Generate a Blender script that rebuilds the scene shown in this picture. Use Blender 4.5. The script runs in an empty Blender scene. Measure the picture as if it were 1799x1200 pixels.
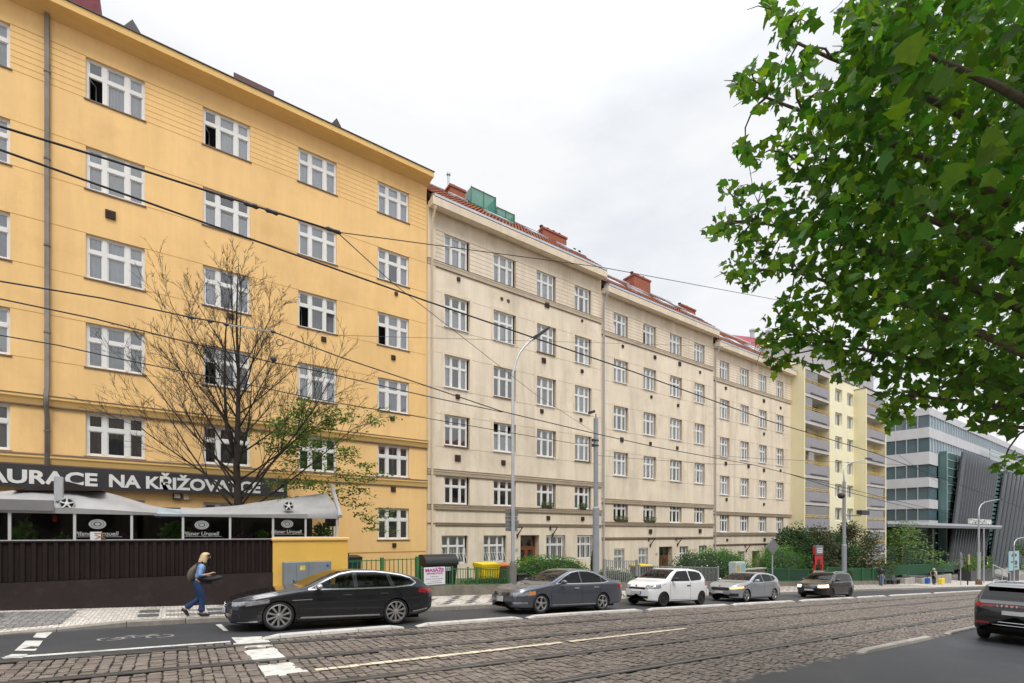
import bpy, math, random
import numpy as np
from mathutils import Vector, Matrix, Euler

sc = bpy.context.scene
COL = sc.collection
R = math.radians
rnd = random.Random(7)
nrs = np.random.RandomState(11)

# ---------------------------------------------------------------- camera maths
# world: X along the street (downhill), Y across it away from the camera, Z up, z=0 is the road at X=0
TH = math.atan(849.5 / 1220); S_, C_ = math.sin(TH), math.cos(TH)
FP, YH, CH, G = 849.5, 937.0, 2.06, .053
def ray(px, py):
    d = (px - 900) / FP
    return C_ * d + S_, -S_ * d + C_, -(py - YH) / FP
def fac(px, py, v=23.0):            # point of the upright plane Y = v seen at a photo pixel
    a, b, c = ray(px, py); t = v / b
    return a * t, CH + c * t
def F3(px, py, v=23.0):
    u, z = fac(px, py, v); return (u, v, z)
def gnd(px, py, dz=0.0):            # point of the sloping road plane seen at a photo pixel
    a, b, c = ray(px, py); t = (CH - dz) / (-c - G * a)
    return a * t, b * t
def road_z(u, v=0.0):
    return -G * u - .04 * max(0.0, min(v, 15.0) - 11.7)
def pave_z(u): return -G * u + .03

cam_d = bpy.data.cameras.new('camera'); cam = bpy.data.objects.new('camera', cam_d); COL.objects.link(cam)
cam.location = (0, 0, CH); cam.rotation_euler = (R(90), 0, -TH)
cam_d.sensor_width = 36; cam_d.lens = 36 * FP / 1799; cam_d.shift_y = (YH - 600) / 1799
cam_d.clip_start = .1; cam_d.clip_end = 3000
sc.camera = cam
sc.view_settings.view_transform = 'Standard'; sc.view_settings.look = 'None'
sc.view_settings.exposure = .24; sc.view_settings.gamma = 1
sc.render.engine = 'CYCLES'
sc.cycles.max_bounces = 8; sc.cycles.transparent_max_bounces = 24
sc.cycles.use_denoising = True

# ---------------------------------------------------------------- sky and sun
SUN_EL, SUN_AZ = R(55), R(196)      # azimuth from +Y towards +X
w = bpy.data.worlds.new('World'); sc.world = w; w.use_nodes = True
nt = w.node_tree; nt.nodes.clear()
def N(t, kind, **kw):
    n = t.nodes.new(kind)
    for k, v in kw.items(): setattr(n, k, v)
    return n
wo = N(nt, 'ShaderNodeOutputWorld'); mx = N(nt, 'ShaderNodeMixShader'); mx.inputs[0].default_value = .93
b1 = N(nt, 'ShaderNodeBackground'); b1.inputs[1].default_value = .1
sky = N(nt, 'ShaderNodeTexSky', sky_type='NISHITA'); sky.sun_disc = False
sky.sun_elevation = SUN_EL; sky.sun_rotation = SUN_AZ; sky.dust_density = 3; sky.air_density = 1.5
nt.links.new(sky.outputs[0], b1.inputs[0])
b2 = N(nt, 'ShaderNodeBackground')
tc = N(nt, 'ShaderNodeTexCoord'); mp = N(nt, 'ShaderNodeMapping'); mp.inputs['Scale'].default_value = (1.0, 1.0, 2.6)
nz = N(nt, 'ShaderNodeTexNoise'); nz.inputs['Scale'].default_value = 2.4; nz.inputs['Detail'].default_value = 7; nz.inputs['Roughness'].default_value = .58
nt.links.new(tc.outputs['Generated'], mp.inputs[0]); nt.links.new(mp.outputs[0], nz.inputs['Vector'])
cr = N(nt, 'ShaderNodeValToRGB')
cr.color_ramp.elements[0].position = .3; cr.color_ramp.elements[0].color = (.80, .835, .89, 1)
cr.color_ramp.elements[1].position = .58; cr.color_ramp.elements[1].color = (.985, .99, 1.0, 1)
nt.links.new(nz.outputs[0], cr.inputs[0]); nt.links.new(cr.outputs[0], b2.inputs[0])
# an overcast dome is brightest overhead
sx = N(nt, 'ShaderNodeSeparateXYZ'); nt.links.new(tc.outputs['Generated'], sx.inputs[0])
mr = N(nt, 'ShaderNodeMapRange'); mr.interpolation_type = 'SMOOTHSTEP'
mr.inputs[1].default_value = .62; mr.inputs[2].default_value = 1.0; mr.inputs[3].default_value = .87; mr.inputs[4].default_value = 2.7
nt.links.new(sx.outputs[2], mr.inputs[0]); nt.links.new(mr.outputs[0], b2.inputs[1])
nt.links.new(b1.outputs[0], mx.inputs[1]); nt.links.new(b2.outputs[0], mx.inputs[2]); nt.links.new(mx.outputs[0], wo.inputs[0])
sun_d = bpy.data.lights.new('sun', 'SUN'); sun = bpy.data.objects.new('sun', sun_d); COL.objects.link(sun)
sun_d.energy = 1.5; sun_d.angle = R(25); sun_d.color = (1, .965, .92)
dirv = Vector((math.sin(SUN_AZ) * math.cos(SUN_EL), math.cos(SUN_AZ) * math.cos(SUN_EL), math.sin(SUN_EL)))
sun.rotation_euler = (-dirv).to_track_quat('-Z', 'Y').to_euler(); sun.location = (0, 0, 60)

# ---------------------------------------------------------------- materials
def mat(name, color, rough=.65, metal=0, var=.12, scale=2.0, bump=0, bscale=40, isl=0, islhue=0, spec=.4, coat=0,
        streak=0, stain=None, coord='pos', fine=0, trans=0, alpha=1, runs=None):
    m = bpy.data.materials.new(name); m.use_nodes = True; t = m.node_tree
    p = t.nodes['Principled BSDF']; L = t.links.new
    p.inputs['Roughness'].default_value = rough; p.inputs['Metallic'].default_value = metal
    p.inputs['Specular IOR Level'].default_value = spec
    if coat: p.inputs['Coat Weight'].default_value = coat; p.inputs['Coat Roughness'].default_value = .04
    if alpha < 1: p.inputs['Alpha'].default_value = alpha
    if coord == 'pos': vec = N(t, 'ShaderNodeNewGeometry').outputs['Position']
    else: vec = N(t, 'ShaderNodeTexCoord').outputs['Object']
    val = None
    def addv(sock, k):
        nonlocal val
        mr = N(t, 'ShaderNodeMapRange'); mr.inputs[1].default_value = .25; mr.inputs[2].default_value = .75
        mr.inputs[3].default_value = 1 - k; mr.inputs[4].default_value = 1 + k; L(sock, mr.inputs[0])
        if val is None: val = mr.outputs[0]
        else:
            mm = N(t, 'ShaderNodeMath', operation='MULTIPLY'); L(val, mm.inputs[0]); L(mr.outputs[0], mm.inputs[1]); val = mm.outputs[0]
    if var:
        n = N(t, 'ShaderNodeTexNoise'); n.inputs['Scale'].default_value = scale; n.inputs['Detail'].default_value = 6; n.inputs['Roughness'].default_value = .62
        L(vec, n.inputs['Vector']); addv(n.outputs[0], var)
    if fine:
        n = N(t, 'ShaderNodeTexNoise'); n.inputs['Scale'].default_value = bscale; n.inputs['Detail'].default_value = 3
        L(vec, n.inputs['Vector']); addv(n.outputs[0], fine)
    if streak:
        q = N(t, 'ShaderNodeMapping'); q.inputs['Scale'].default_value = (1.5, 1.5, .11); L(vec, q.inputs[0])
        n = N(t, 'ShaderNodeTexNoise'); n.inputs['Scale'].default_value = 1.0; n.inputs['Detail'].default_value = 5; n.inputs['Roughness'].default_value = .7
        L(q.outputs[0], n.inputs['Vector']); addv(n.outputs[0], streak)
    hs = N(t, 'ShaderNodeHueSaturation'); hs.inputs['Color'].default_value = (*color, 1)
    colr = hs.outputs[0]
    if isl:
        g = N(t, 'ShaderNodeNewGeometry'); mr = N(t, 'ShaderNodeMapRange')
        mr.inputs[3].default_value = 1 - isl; mr.inputs[4].default_value = 1 + isl; L(g.outputs['Random Per Island'], mr.inputs[0])
        if val is None: val = mr.outputs[0]
        else:
            mm = N(t, 'ShaderNodeMath', operation='MULTIPLY'); L(val, mm.inputs[0]); L(mr.outputs[0], mm.inputs[1]); val = mm.outputs[0]
        if islhue:
            w1 = N(t, 'ShaderNodeTexWhiteNoise', noise_dimensions='1D'); L(g.outputs['Random Per Island'], w1.inputs['W'])
            mh = N(t, 'ShaderNodeMapRange'); mh.inputs[3].default_value = .5 - islhue; mh.inputs[4].default_value = .5 + islhue
            L(w1.outputs[0], mh.inputs[0]); L(mh.outputs[0], hs.inputs['Hue'])
    if val is not None: L(val, hs.inputs['Value'])
    if stain:
        scol, samt, ssc = stain
        n = N(t, 'ShaderNodeTexNoise'); n.inputs['Scale'].default_value = ssc; n.inputs['Detail'].default_value = 8; n.inputs['Roughness'].default_value = .7
        L(vec, n.inputs['Vector'])
        rp = N(t, 'ShaderNodeMapRange'); rp.inputs[1].default_value = .52; rp.inputs[2].default_value = .78; rp.inputs[3].default_value = 0; rp.inputs[4].default_value = samt
        L(n.outputs[0], rp.inputs[0])
        mc = N(t, 'ShaderNodeMix', data_type='RGBA'); L(rp.outputs[0], mc.inputs[0]); L(colr, mc.inputs[6]); mc.inputs[7].default_value = (*scol, 1)
        colr = mc.outputs[2]
    if runs:                                  # long marks drawn out along one direction: rain runs on walls, tyre lanes on roads
        rcol, ramt, rsc = runs
        q = N(t, 'ShaderNodeMapping'); q.inputs['Scale'].default_value = rsc; L(vec, q.inputs[0])
        n = N(t, 'ShaderNodeTexNoise'); n.inputs['Scale'].default_value = 1.0; n.inputs['Detail'].default_value = 7; n.inputs['Roughness'].default_value = .66; n.inputs['Distortion'].default_value = .4
        L(q.outputs[0], n.inputs['Vector'])
        rp = N(t, 'ShaderNodeMapRange'); rp.inputs[1].default_value = .5; rp.inputs[2].default_value = .74; rp.inputs[3].default_value = 0; rp.inputs[4].default_value = ramt; L(n.outputs[0], rp.inputs[0])
        mc = N(t, 'ShaderNodeMix', data_type='RGBA'); L(rp.outputs[0], mc.inputs[0]); L(colr, mc.inputs[6]); mc.inputs[7].default_value = (*rcol, 1); colr = mc.outputs[2]
    L(colr, p.inputs['Base Color'])
    if bump:
        n = N(t, 'ShaderNodeTexNoise'); n.inputs['Scale'].default_value = bscale; n.inputs['Detail'].default_value = 4
        L(vec, n.inputs['Vector']); b = N(t, 'ShaderNodeBump'); b.inputs['Strength'].default_value = bump; b.inputs['Distance'].default_value = .02
        L(n.outputs[0], b.inputs['Height']); L(b.outputs[0], p.inputs['Normal'])
    if trans:
        tr = N(t, 'ShaderNodeBsdfTranslucent'); hv = N(t, 'ShaderNodeHueSaturation'); hv.inputs['Value'].default_value = 2.2; hv.inputs['Saturation'].default_value = 1.1; hv.inputs['Hue'].default_value = .485
        L(colr, hv.inputs['Color']); L(hv.outputs[0], tr.inputs[0])
        ms = N(t, 'ShaderNodeMixShader'); ms.inputs[0].default_value = trans
        L(p.outputs[0], ms.inputs[1]); L(tr.outputs[0], ms.inputs[2]); L(ms.outputs[0], t.nodes['Material Output'].inputs[0])
    return m
def glass(name, tint=(.9, .95, .93), ior=1.5, boost=.04, rough=.02):
    m = bpy.data.materials.new(name); m.use_nodes = True; t = m.node_tree; t.nodes.clear()
    o = N(t, 'ShaderNodeOutputMaterial'); ms = N(t, 'ShaderNodeMixShader')
    tr = N(t, 'ShaderNodeBsdfTransparent'); tr.inputs[0].default_value = (*tint, 1)
    gl = N(t, 'ShaderNodeBsdfGlossy'); gl.inputs['Roughness'].default_value = rough
    fr = N(t, 'ShaderNodeFresnel'); fr.inputs[0].default_value = ior
    ad = N(t, 'ShaderNodeMath', operation='ADD', use_clamp=True); ad.inputs[1].default_value = boost
    nz = N(t, 'ShaderNodeTexNoise'); nz.inputs['Scale'].default_value = 1.3; nz.inputs['Detail'].default_value = 1
    g = N(t, 'ShaderNodeNewGeometry'); t.links.new(g.outputs['Position'], nz.inputs['Vector'])
    bp = N(t, 'ShaderNodeBump'); bp.inputs['Strength'].default_value = .06; bp.inputs['Distance'].default_value = .1
    t.links.new(nz.outputs[0], bp.inputs['Height']); t.links.new(bp.outputs[0], gl.inputs['Normal'])
    t.links.new(fr.outputs[0], ad.inputs[0]); t.links.new(ad.outputs[0], ms.inputs[0])
    t.links.new(tr.outputs[0], ms.inputs[1]); t.links.new(gl.outputs[0], ms.inputs[2]); t.links.new(ms.outputs[0], o.inputs[0])
    return m
def emit(name, color, s):
    m = bpy.data.materials.new(name); m.use_nodes = True; p = m.node_tree.nodes['Principled BSDF']
    p.inputs['Base Color'].default_value = (*color, 1); p.inputs['Emission Color'].default_value = (*color, 1); p.inputs['Emission Strength'].default_value = s
    return m

# ---------------------------------------------------------------- mesh building
def wmat(o):
    m = o.matrix_basis
    return (wmat(o.parent) @ o.matrix_parent_inverse @ m) if o.parent else m.copy()
def adopt(o, parent):
    o.parent = parent; o.matrix_parent_inverse = wmat(parent).inverted()
class MB:
    def __init__(s): s.v, s.f, s.m = [], [], []
    def add(s, vs, fs, m=0):
        b = len(s.v); s.v.extend([tuple(map(float, q)) for q in vs]); s.f.extend([tuple(i + b for i in f) for f in fs]); s.m.extend([m] * len(fs)); return s
    def quad(s, a, b, c, d, m=0): return s.add([a, b, c, d], [(0, 1, 2, 3)], m)
    def box(s, x0, x1, y0, y1, z0, z1, m=0):
        return s.add([(x0, y0, z0), (x1, y0, z0), (x1, y1, z0), (x0, y1, z0), (x0, y0, z1), (x1, y0, z1), (x1, y1, z1), (x0, y1, z1)],
                     [(0, 3, 2, 1), (4, 5, 6, 7), (0, 1, 5, 4), (1, 2, 6, 5), (2, 3, 7, 6), (3, 0, 4, 7)], m)
    def bbox(s, x0, x1, y0, y1, z0, z1, b=.02, m=0):      # box with chamfered upright and top edges
        def ring(i, z): return [(x0 + i, y0, z), (x1 - i, y0, z), (x1, y0 + i, z), (x1, y1 - i, z), (x1 - i, y1, z), (x0 + i, y1, z), (x0, y1 - i, z), (x0, y0 + i, z)]
        vs = ring(b, z0) + ring(b, z1 - b)
        top = [(x0 + 2 * b, y0 + b, z1), (x1 - 2 * b, y0 + b, z1), (x1 - b, y0 + 2 * b, z1), (x1 - b, y1 - 2 * b, z1), (x1 - 2 * b, y1 - b, z1), (x0 + 2 * b, y1 - b, z1), (x0 + b, y1 - 2 * b, z1), (x0 + b, y0 + 2 * b, z1)]
        vs += top; fs = []
        for k in range(2):
            for i in range(8): fs.append((k * 8 + i, k * 8 + (i + 1) % 8, k * 8 + 8 + (i + 1) % 8, k * 8 + 8 + i))
        fs += [tuple(range(16, 24)), tuple(range(7, -1, -1))]
        return s.add(vs, fs, m)
    def prism(s, pts, d, m=0):           # polygon (list of 3d points) extruded by vector d
        n = len(pts); d = Vector(d); a = [Vector(p) for p in pts]
        vs = a + [p + d for p in a]
        fs = [tuple(range(n - 1, -1, -1)), tuple(range(n, 2 * n))] + [(i, (i + 1) % n, n + (i + 1) % n, n + i) for i in range(n)]
        return s.add(vs, fs, m)
    def tube(s, pts, r, n=6, m=0, cap=True):
        pts = [Vector(p) for p in pts]; k = len(pts)
        rs = r if isinstance(r, (list, tuple)) else [r] * k
        vs = []; up = None
        for i, p in enumerate(pts):
            t = (pts[min(i + 1, k - 1)] - pts[max(i - 1, 0)])
            if t.length < 1e-9: t = Vector((0, 0, 1))
            t.normalize()
            if up is None: up = t.orthogonal().normalized()
            else:
                up = up - t * up.dot(t)
                up = up.normalized() if up.length > 1e-6 else t.orthogonal().normalized()
            b = t.cross(up)
            for j in range(n):
                a = 2 * math.pi * j / n; vs.append(p + (up * math.cos(a) + b * math.sin(a)) * rs[i])
        fs = []
        for i in range(k - 1):
            for j in range(n): fs.append((i * n + j, i * n + (j + 1) % n, (i + 1) * n + (j + 1) % n, (i + 1) * n + j))
        if cap: fs += [tuple(range(n - 1, -1, -1)), tuple(range((k - 1) * n, k * n))]
        return s.add(vs, fs, m)
    def lathe(s, prof, c=(0, 0, 0), n=24, axis='z', m=0, a0=0, a1=2 * math.pi):   # prof: (radius, height)
        full = abs(a1 - a0 - 2 * math.pi) < 1e-6; k = n if full else n + 1
        vs = []
        for r, h in prof:
            for j in range(k):
                a = a0 + (a1 - a0) * j / n; x, y = r * math.cos(a), r * math.sin(a)
                q = (x, y, h) if axis == 'z' else ((x, h, y) if axis == 'y' else (h, x, y))
                vs.append((c[0] + q[0], c[1] + q[1], c[2] + q[2]))
        fs = []
        for i in range(len(prof) - 1):
            for j in range(n):
                j2 = (j + 1) % k; fs.append((i * k + j, i * k + j2, (i + 1) * k + j2, (i + 1) * k + j))
        return s.add(vs, fs, m)
    def ell(s, c, rx, ry, rz, n=14, k=8, m=0):
        pr = [(math.sin(math.pi * i / k), -math.cos(math.pi * i / k)) for i in range(k + 1)]
        b = len(s.v); s.lathe(pr, (0, 0, 0), n, 'z', m)
        for i in range(b, len(s.v)):
            x, y, z = s.v[i]; s.v[i] = (c[0] + x * rx, c[1] + y * ry, c[2] + z * rz)
        return s
    def build(s, name, mats, parent=None, smooth=False, angle=40):
        me = bpy.data.meshes.new(name); me.from_pydata(s.v, [], s.f)
        if not isinstance(mats, (list, tuple)): mats = [mats]
        for q in mats: me.materials.append(q)
        if len(mats) > 1: me.polygons.foreach_set('material_index', s.m)
        if smooth:
            me.polygons.foreach_set('use_smooth', [True] * len(me.polygons))
            if angle: me.set_sharp_from_angle(angle=R(angle))
        me.update()
        o = bpy.data.objects.new(name, me); COL.objects.link(o)
        if parent: adopt(o, parent)
        return o
def tag(o, label, cat, group=None, kind=None):
    o['label'] = label; o['category'] = cat
    if group: o['group'] = group
    if kind: o['kind'] = kind
    return o
def thing(name, label, cat, loc=(0, 0, 0), group=None, rot=None):
    o = bpy.data.objects.new(name, None); o.empty_display_size = .2; COL.objects.link(o); o.location = loc
    if rot: o.rotation_euler = rot
    return tag(o, label, cat, group)
def struct(o, label=None, kind='structure'):
    o['kind'] = kind
    if label: o['label'] = label
    return o
def inst(name, me, parent, loc, rot=None, local=False):
    o = bpy.data.objects.new(name, me); COL.objects.link(o)
    if local: o.parent = parent
    else: adopt(o, parent)
    o.matrix_basis = Matrix.Translation(loc) @ (Euler(rot).to_matrix().to_4x4() if rot else Matrix.Identity(4))
    return o
def mesh_of(mb, name, mats, smooth=False):
    o = mb.build(name, mats, None, smooth); me = o.data; bpy.data.objects.remove(o); return me
def text_mb(s, size, u, v, z, ext=.01, bold=0, align='LEFT', sx=1.0, shear=0, spacing=1.0, yaw=0):   # lettering as raised mesh facing -Y
    cu = bpy.data.curves.new('lettering', 'FONT'); cu.body = s; cu.size = size; cu.extrude = ext; cu.offset = bold; cu.align_x = align; cu.shear = shear; cu.space_character = spacing
    cu.resolution_u = 3
    o = bpy.data.objects.new('lettering', cu); COL.objects.link(o)
    dg = bpy.context.evaluated_depsgraph_get(); me = bpy.data.meshes.new_from_object(o.evaluated_get(dg))
    mb = MB(); cy, sy = math.cos(yaw), math.sin(yaw)
    vs = [(u + p.co.x * sx * cy + p.co.z * sy, v - p.co.z * cy + p.co.x * sx * sy, z + p.co.y) for p in me.vertices]
    mb.add(vs, [tuple(p.vertices) for p in me.polygons])
    bpy.data.objects.remove(o); bpy.data.curves.remove(cu); bpy.data.meshes.remove(me)
    return mb
def pchip(xs, ys):
    xs = np.array(xs, float); ys = np.array(ys, float); h = np.diff(xs); d = np.diff(ys) / h
    m = np.zeros_like(xs); m[0], m[-1] = d[0], d[-1]
    for i in range(1, len(xs) - 1):
        if d[i - 1] * d[i] > 0:
            w1, w2 = 2 * h[i] + h[i - 1], h[i] + 2 * h[i - 1]; m[i] = (w1 + w2) / (w1 / d[i - 1] + w2 / d[i])
    def f(x):
        x = np.clip(np.asarray(x, float), xs[0], xs[-1]); i = np.clip(np.searchsorted(xs, x) - 1, 0, len(h) - 1)
        t = (x - xs[i]) / h[i]; t2, t3 = t * t, t ** 3
        return (2 * t3 - 3 * t2 + 1) * ys[i] + (t3 - 2 * t2 + t) * h[i] * m[i] + (-2 * t3 + 3 * t2) * ys[i + 1] + (t3 - t2) * h[i] * m[i + 1]
    return f
def lerp_pl(pl, x):
    return float(np.interp(x, [p[0] for p in pl], [p[1] for p in pl]))

# ---------------------------------------------------------------- leaves
LEAF_PLANE = [(0, 0), (.20, .02), (.46, .12), (.36, .27), (.50, .55), (.33, .55), (.20, .70), (0, 1.0), (-.17, .72), (-.30, .58), (-.52, .50), (-.35, .28), (-.48, .08), (-.18, .03)]
LEAF_OVAL = [(0, 0), (.22, .22), (.27, .5), (.16, .8), (0, 1), (-.16, .8), (-.27, .5), (-.22, .22)]
LEAF_KITE = [(0, 0), (.3, .45), (0, 1), (-.3, .45)]
def leaf_mesh(name, P, sizes, shape, mats, flat=.5, droop=0.0, midx=None, fold=.18, rs=nrs, wind=None, fan=False):
    """one blade per point; blade plane mostly lying flat (flat -> 1) or random (0)"""
    n = len(P); P = np.asarray(P, float); k = len(shape); sh = np.array(shape, float)
    az = rs.uniform(0, 2 * np.pi, n)
    up = np.stack([rs.normal(0, 1, n), rs.normal(0, 1, n), rs.normal(0, 1, n)], 1); up /= np.linalg.norm(up, axis=1)[:, None]
    up = up * (1 - flat) + np.array([0, 0, 1.0]) * flat; up /= np.linalg.norm(up, axis=1)[:, None]
    t = np.stack([np.cos(az), np.sin(az), -droop + 0 * az], 1)
    if wind is not None: t = t * .6 + np.array(wind)
    t -= up * (t * up).sum(1)[:, None]; t /= np.linalg.norm(t, axis=1)[:, None] + 1e-9
    b = np.cross(up, t) * rs.uniform(.72, 1.12, n)[:, None]
    s = np.asarray(sizes, float)[:, None, None]
    X = sh[None, :, 0:1]; Y = sh[None, :, 1:2]
    curl = (-np.abs(X) * fold - .18 * Y * Y) if fold else 0 * X
    if fan:                                  # rounded blade: midrib points sunk between raised lobes, each leaf curled its own way
        ex = np.array([[0, .22], [0, .52]]); sh2 = np.concatenate([sh, ex]); X = sh2[None, :, 0:1]; Y = sh2[None, :, 1:2]
        cA = rs.uniform(-.55, .25, n)[:, None, None]; cB = rs.uniform(-.5, .15, n)[:, None, None]; cC = rs.uniform(-.35, .35, n)[:, None, None]
        curl = cA * X * X * 1.6 + cB * Y * Y * .8 + cC * X * Y + .07 * np.abs(X) ** .5; k = k + 2
    V = P[:, None, :] + s * (b[:, None, :] * X + t[:, None, :] * Y + up[:, None, :] * curl)
    V = V.reshape(-1, 3)
    me = bpy.data.meshes.new(name); nv = n * k
    me.vertices.add(nv); me.vertices.foreach_set('co', V.ravel())
    # fan halves about the midrib: keeps the fold
    half = k // 2
    polys = [list(range(0, half + 1)), [0] + list(range(half, k))]
    if fan:
        o_ = k - 2; a_, b_ = o_, o_ + 1
        polys = [[i, (i + 1) % o_, (a_ if sh[i][1] < .4 and sh[(i + 1) % o_][1] < .4 else b_)] for i in range(o_)]
        for i in range(o_):
            j_ = (i + 1) % o_; p1, p2 = sh[i][1] < .4, sh[j_][1] < .4
            if p1 and not p2: polys.append([i, b_, a_])
            if p2 and not p1: polys.append([j_, a_, b_])
    lt = [len(q) for q in polys]; per = sum(lt)
    loops = (np.arange(n)[:, None] * k + np.array(sum(polys, []))[None, :]).ravel()
    me.loops.add(n * per); me.loops.foreach_set('vertex_index', loops.astype(np.int32))
    tot = np.tile(np.array(lt), n); start = np.concatenate([[0], np.cumsum(tot)[:-1]])
    me.polygons.add(n * len(polys)); me.polygons.foreach_set('loop_start', start.astype(np.int32)); me.polygons.foreach_set('loop_total', tot.astype(np.int32))
    if not isinstance(mats, (list, tuple)): mats = [mats]
    for q in mats: me.materials.append(q)
    if midx is not None: me.polygons.foreach_set('material_index', np.repeat(np.asarray(midx, np.int32), len(polys)))
    if fan: me.polygons.foreach_set('use_smooth', [True] * len(me.polygons))
    me.update(calc_edges=True); me.validate()
    return me
def leaf_obj(name, P, sizes, shape, mats, parent=None, **kw):
    o = bpy.data.objects.new(name, leaf_mesh(name, P, sizes, shape, mats, **kw)); COL.objects.link(o)
    if parent: adopt(o, parent)
    return o

# ---------------------------------------------------------------- shared materials
M = {}
M['white_paint'] = mat('white paint', (.74, .74, .72), .45, var=.06, scale=3)
M['yellow_plaster'] = mat('ochre plaster', (.86, .565, .245), .85, var=.07, scale=.5, bump=.25, bscale=60, streak=.08, fine=.06, stain=((.56, .34, .14), .45, .35), runs=((.68, .42, .17), .36, (.9, .9, .16)))
M['yellow_light'] = mat('yellow trim', (.82, .54, .205), .8, var=.05, scale=.8, bump=.15, bscale=60, streak=.05)
M['yellow_groove_shade'] = mat('ochre groove shade', (.50, .27, .07), .9, var=.2, scale=1.5)
M['beige_plaster'] = mat('beige plaster', (.765, .665, .525), .88, var=.08, scale=.45, bump=.3, bscale=50, streak=.13, fine=.06, stain=((.47, .375, .27), .55, .42), runs=((.42, .34, .255), .5, (1.0, 1.0, .15)))
M['beige_trim'] = mat('beige trim', (.74, .63, .48), .85, var=.1, scale=.8, bump=.2, bscale=50, streak=.12, stain=((.34, .26, .19), .6, .8))
M['beige_groove_shade'] = mat('beige groove shade', (.33, .26, .175), .9, var=.25, scale=1.2)
M['ledge_dirt_shade'] = mat('weathered ledge and shadow line', (.185, .135, .10), .8, var=.3, scale=1.5, streak=.1)
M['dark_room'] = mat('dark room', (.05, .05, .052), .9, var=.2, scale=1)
M['curtain'] = mat('white net curtain', (.84, .86, .90), .9, var=.12, scale=2.5, streak=.0)
M['curtain_grey'] = mat('grey net curtain', (.52, .54, .58), .9, var=.2, scale=2.5)
M['curtain_dark'] = mat('dim net curtain', (.15, .155, .17), .9, var=.3, scale=2.5)
M['blind'] = mat('roller blind', (.74, .76, .79), .85, var=.03, scale=2)
M['pane'] = glass('window glass', (.92, .95, .96), 1.5, .19)
M['zinc'] = mat('zinc sheet', (.50, .53, .58), .45, metal=.5, var=.15, scale=2)
M['steel'] = mat('galvanised steel', (.47, .49, .51), .5, metal=.35, var=.10, scale=4, spec=.5)
M['dark_metal'] = mat('dark metal', (.045, .045, .05), .5, metal=.2, var=.15)
M['rust'] = mat('brown vent metal', (.075, .045, .035), .7, var=.35, scale=8)
M['tile'] = mat('clay roof tile', (.27, .088, .042), .85, var=.3, scale=3, isl=.25, bump=.3)
M['brick'] = mat('chimney brick', (.31, .105, .065), .9, var=.25, scale=6, bump=.4, bscale=25)
M['asphalt'] = mat('asphalt', (.030, .032, .038), .5, var=.3, scale=.7, bump=.35, bscale=220, fine=.18, spec=.45, stain=((.058, .059, .064), .5, .35), runs=((.016, .017, .020), .6, (.10, 1.5, 1)))
M['asphalt_lane'] = mat('lane asphalt', (.047, .049, .054), .62, var=.2, scale=.9, bump=.35, bscale=220, fine=.18, stain=((.045, .045, .05), .5, .6))
M['kerb'] = mat('granite kerb', (.30, .275, .24), .8, var=.25, scale=5, bump=.4, bscale=60, isl=.15)
M['mark'] = mat('road paint', (.58, .57, .53), .7, var=.22, scale=6, fine=.15, bscale=60, stain=((.15, .14, .13), .95, 3.2))
M['mark_worn'] = mat('worn road paint', (.27, .27, .265), .7, var=.25, scale=8, fine=.15, bscale=60, stain=((.075, .077, .08), 1.0, 3.5))
M['mark_cream'] = mat('worn centre line paint', (.66, .57, .42), .75, var=.2, scale=8, stain=((.2, .18, .16), .8, 6))
M['stone'] = mat('cobble stone', (.165, .136, .114), .62, var=.22, scale=9, bump=.6, bscale=45, isl=.25, islhue=.022, fine=.15, spec=.5)
M['joint'] = mat('joint dirt', (.050, .043, .037), .95, var=.3, scale=12)
M['rail'] = mat('rail steel', (.20, .195, .19), .34, metal=.6, var=.2, scale=5)
M['rail_groove'] = mat('rail groove', (.052, .046, .042), .8, var=.2)
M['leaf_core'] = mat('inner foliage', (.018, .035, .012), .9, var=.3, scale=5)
M['bark'] = mat('bark', (.030, .024, .020), .9, var=.3, scale=12, bump=.6, bscale=40)
M['black_plastic'] = mat('black plastic', (.022, .022, .024), .45, var=.1, coord='obj')
M['rubber'] = mat('tyre rubber', (.022, .022, .023), .8, var=.15, scale=6, coord='obj')
M['green_paint'] = mat('green fence paint', (.045, .17, .06), .5, var=.2, scale=4)
M['grey_fence'] = mat('grey fence paint', (.27, .275, .28), .55, var=.12, scale=4)
M['concrete'] = mat('concrete', (.36, .345, .315), .9, var=.18, scale=1.6, bump=.4, bscale=40, streak=.12)
# ================================================================ ground, road, tram bed, pavements
KERB = [(-14, 13.1), (-4, 13.15), (-2.4, 13.35), (-1.2, 13.8), (.5, 13.95), (6.7, 14.4), (15.6, 14.8), (30, 15.2), (43, 15.4), (60, 15.0), (78, 14.6), (140, 14.6)]
EDGE = [(-14, 10.15), (-2.2, 10.35), (.4, 10.65), (2.5, 10.9), (10.3, 11.5), (32, 11.62), (140, 11.62)]
def kv(u): return lerp_pl(KERB, u)
def ev(u): return lerp_pl(EDGE, u)
def strip(name, us, va, vb, zf, m, nv=1, kind='structure'):
    mb = MB()
    for i in range(len(us) - 1):
        for k in range(nv):
            q = []
            for u, kk in ((us[i], k), (us[i + 1], k), (us[i + 1], k + 1), (us[i], k + 1)):
                v = va(u) + (vb(u) - va(u)) * kk / nv; q.append((u, v, zf(u, v)))
            mb.quad(*q)
    o = mb.build(name, m); o['kind'] = kind; return o
US = [-14 + .5 * i for i in range(0, 60)] + [16 + 3 * i for i in range(0, 42)]
g = MB().quad((-300, -300, 300 * G - .6), (900, -300, -900 * G - .6), (900, 600, -900 * G - .6), (-300, 600, 300 * G - .6)).build('ground', M['asphalt']); struct(g)
strip('road', [-70, -40, -14] + US, lambda u: 1.28, lambda u: 4.6, lambda u, v: -G * u, M['asphalt'])
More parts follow.
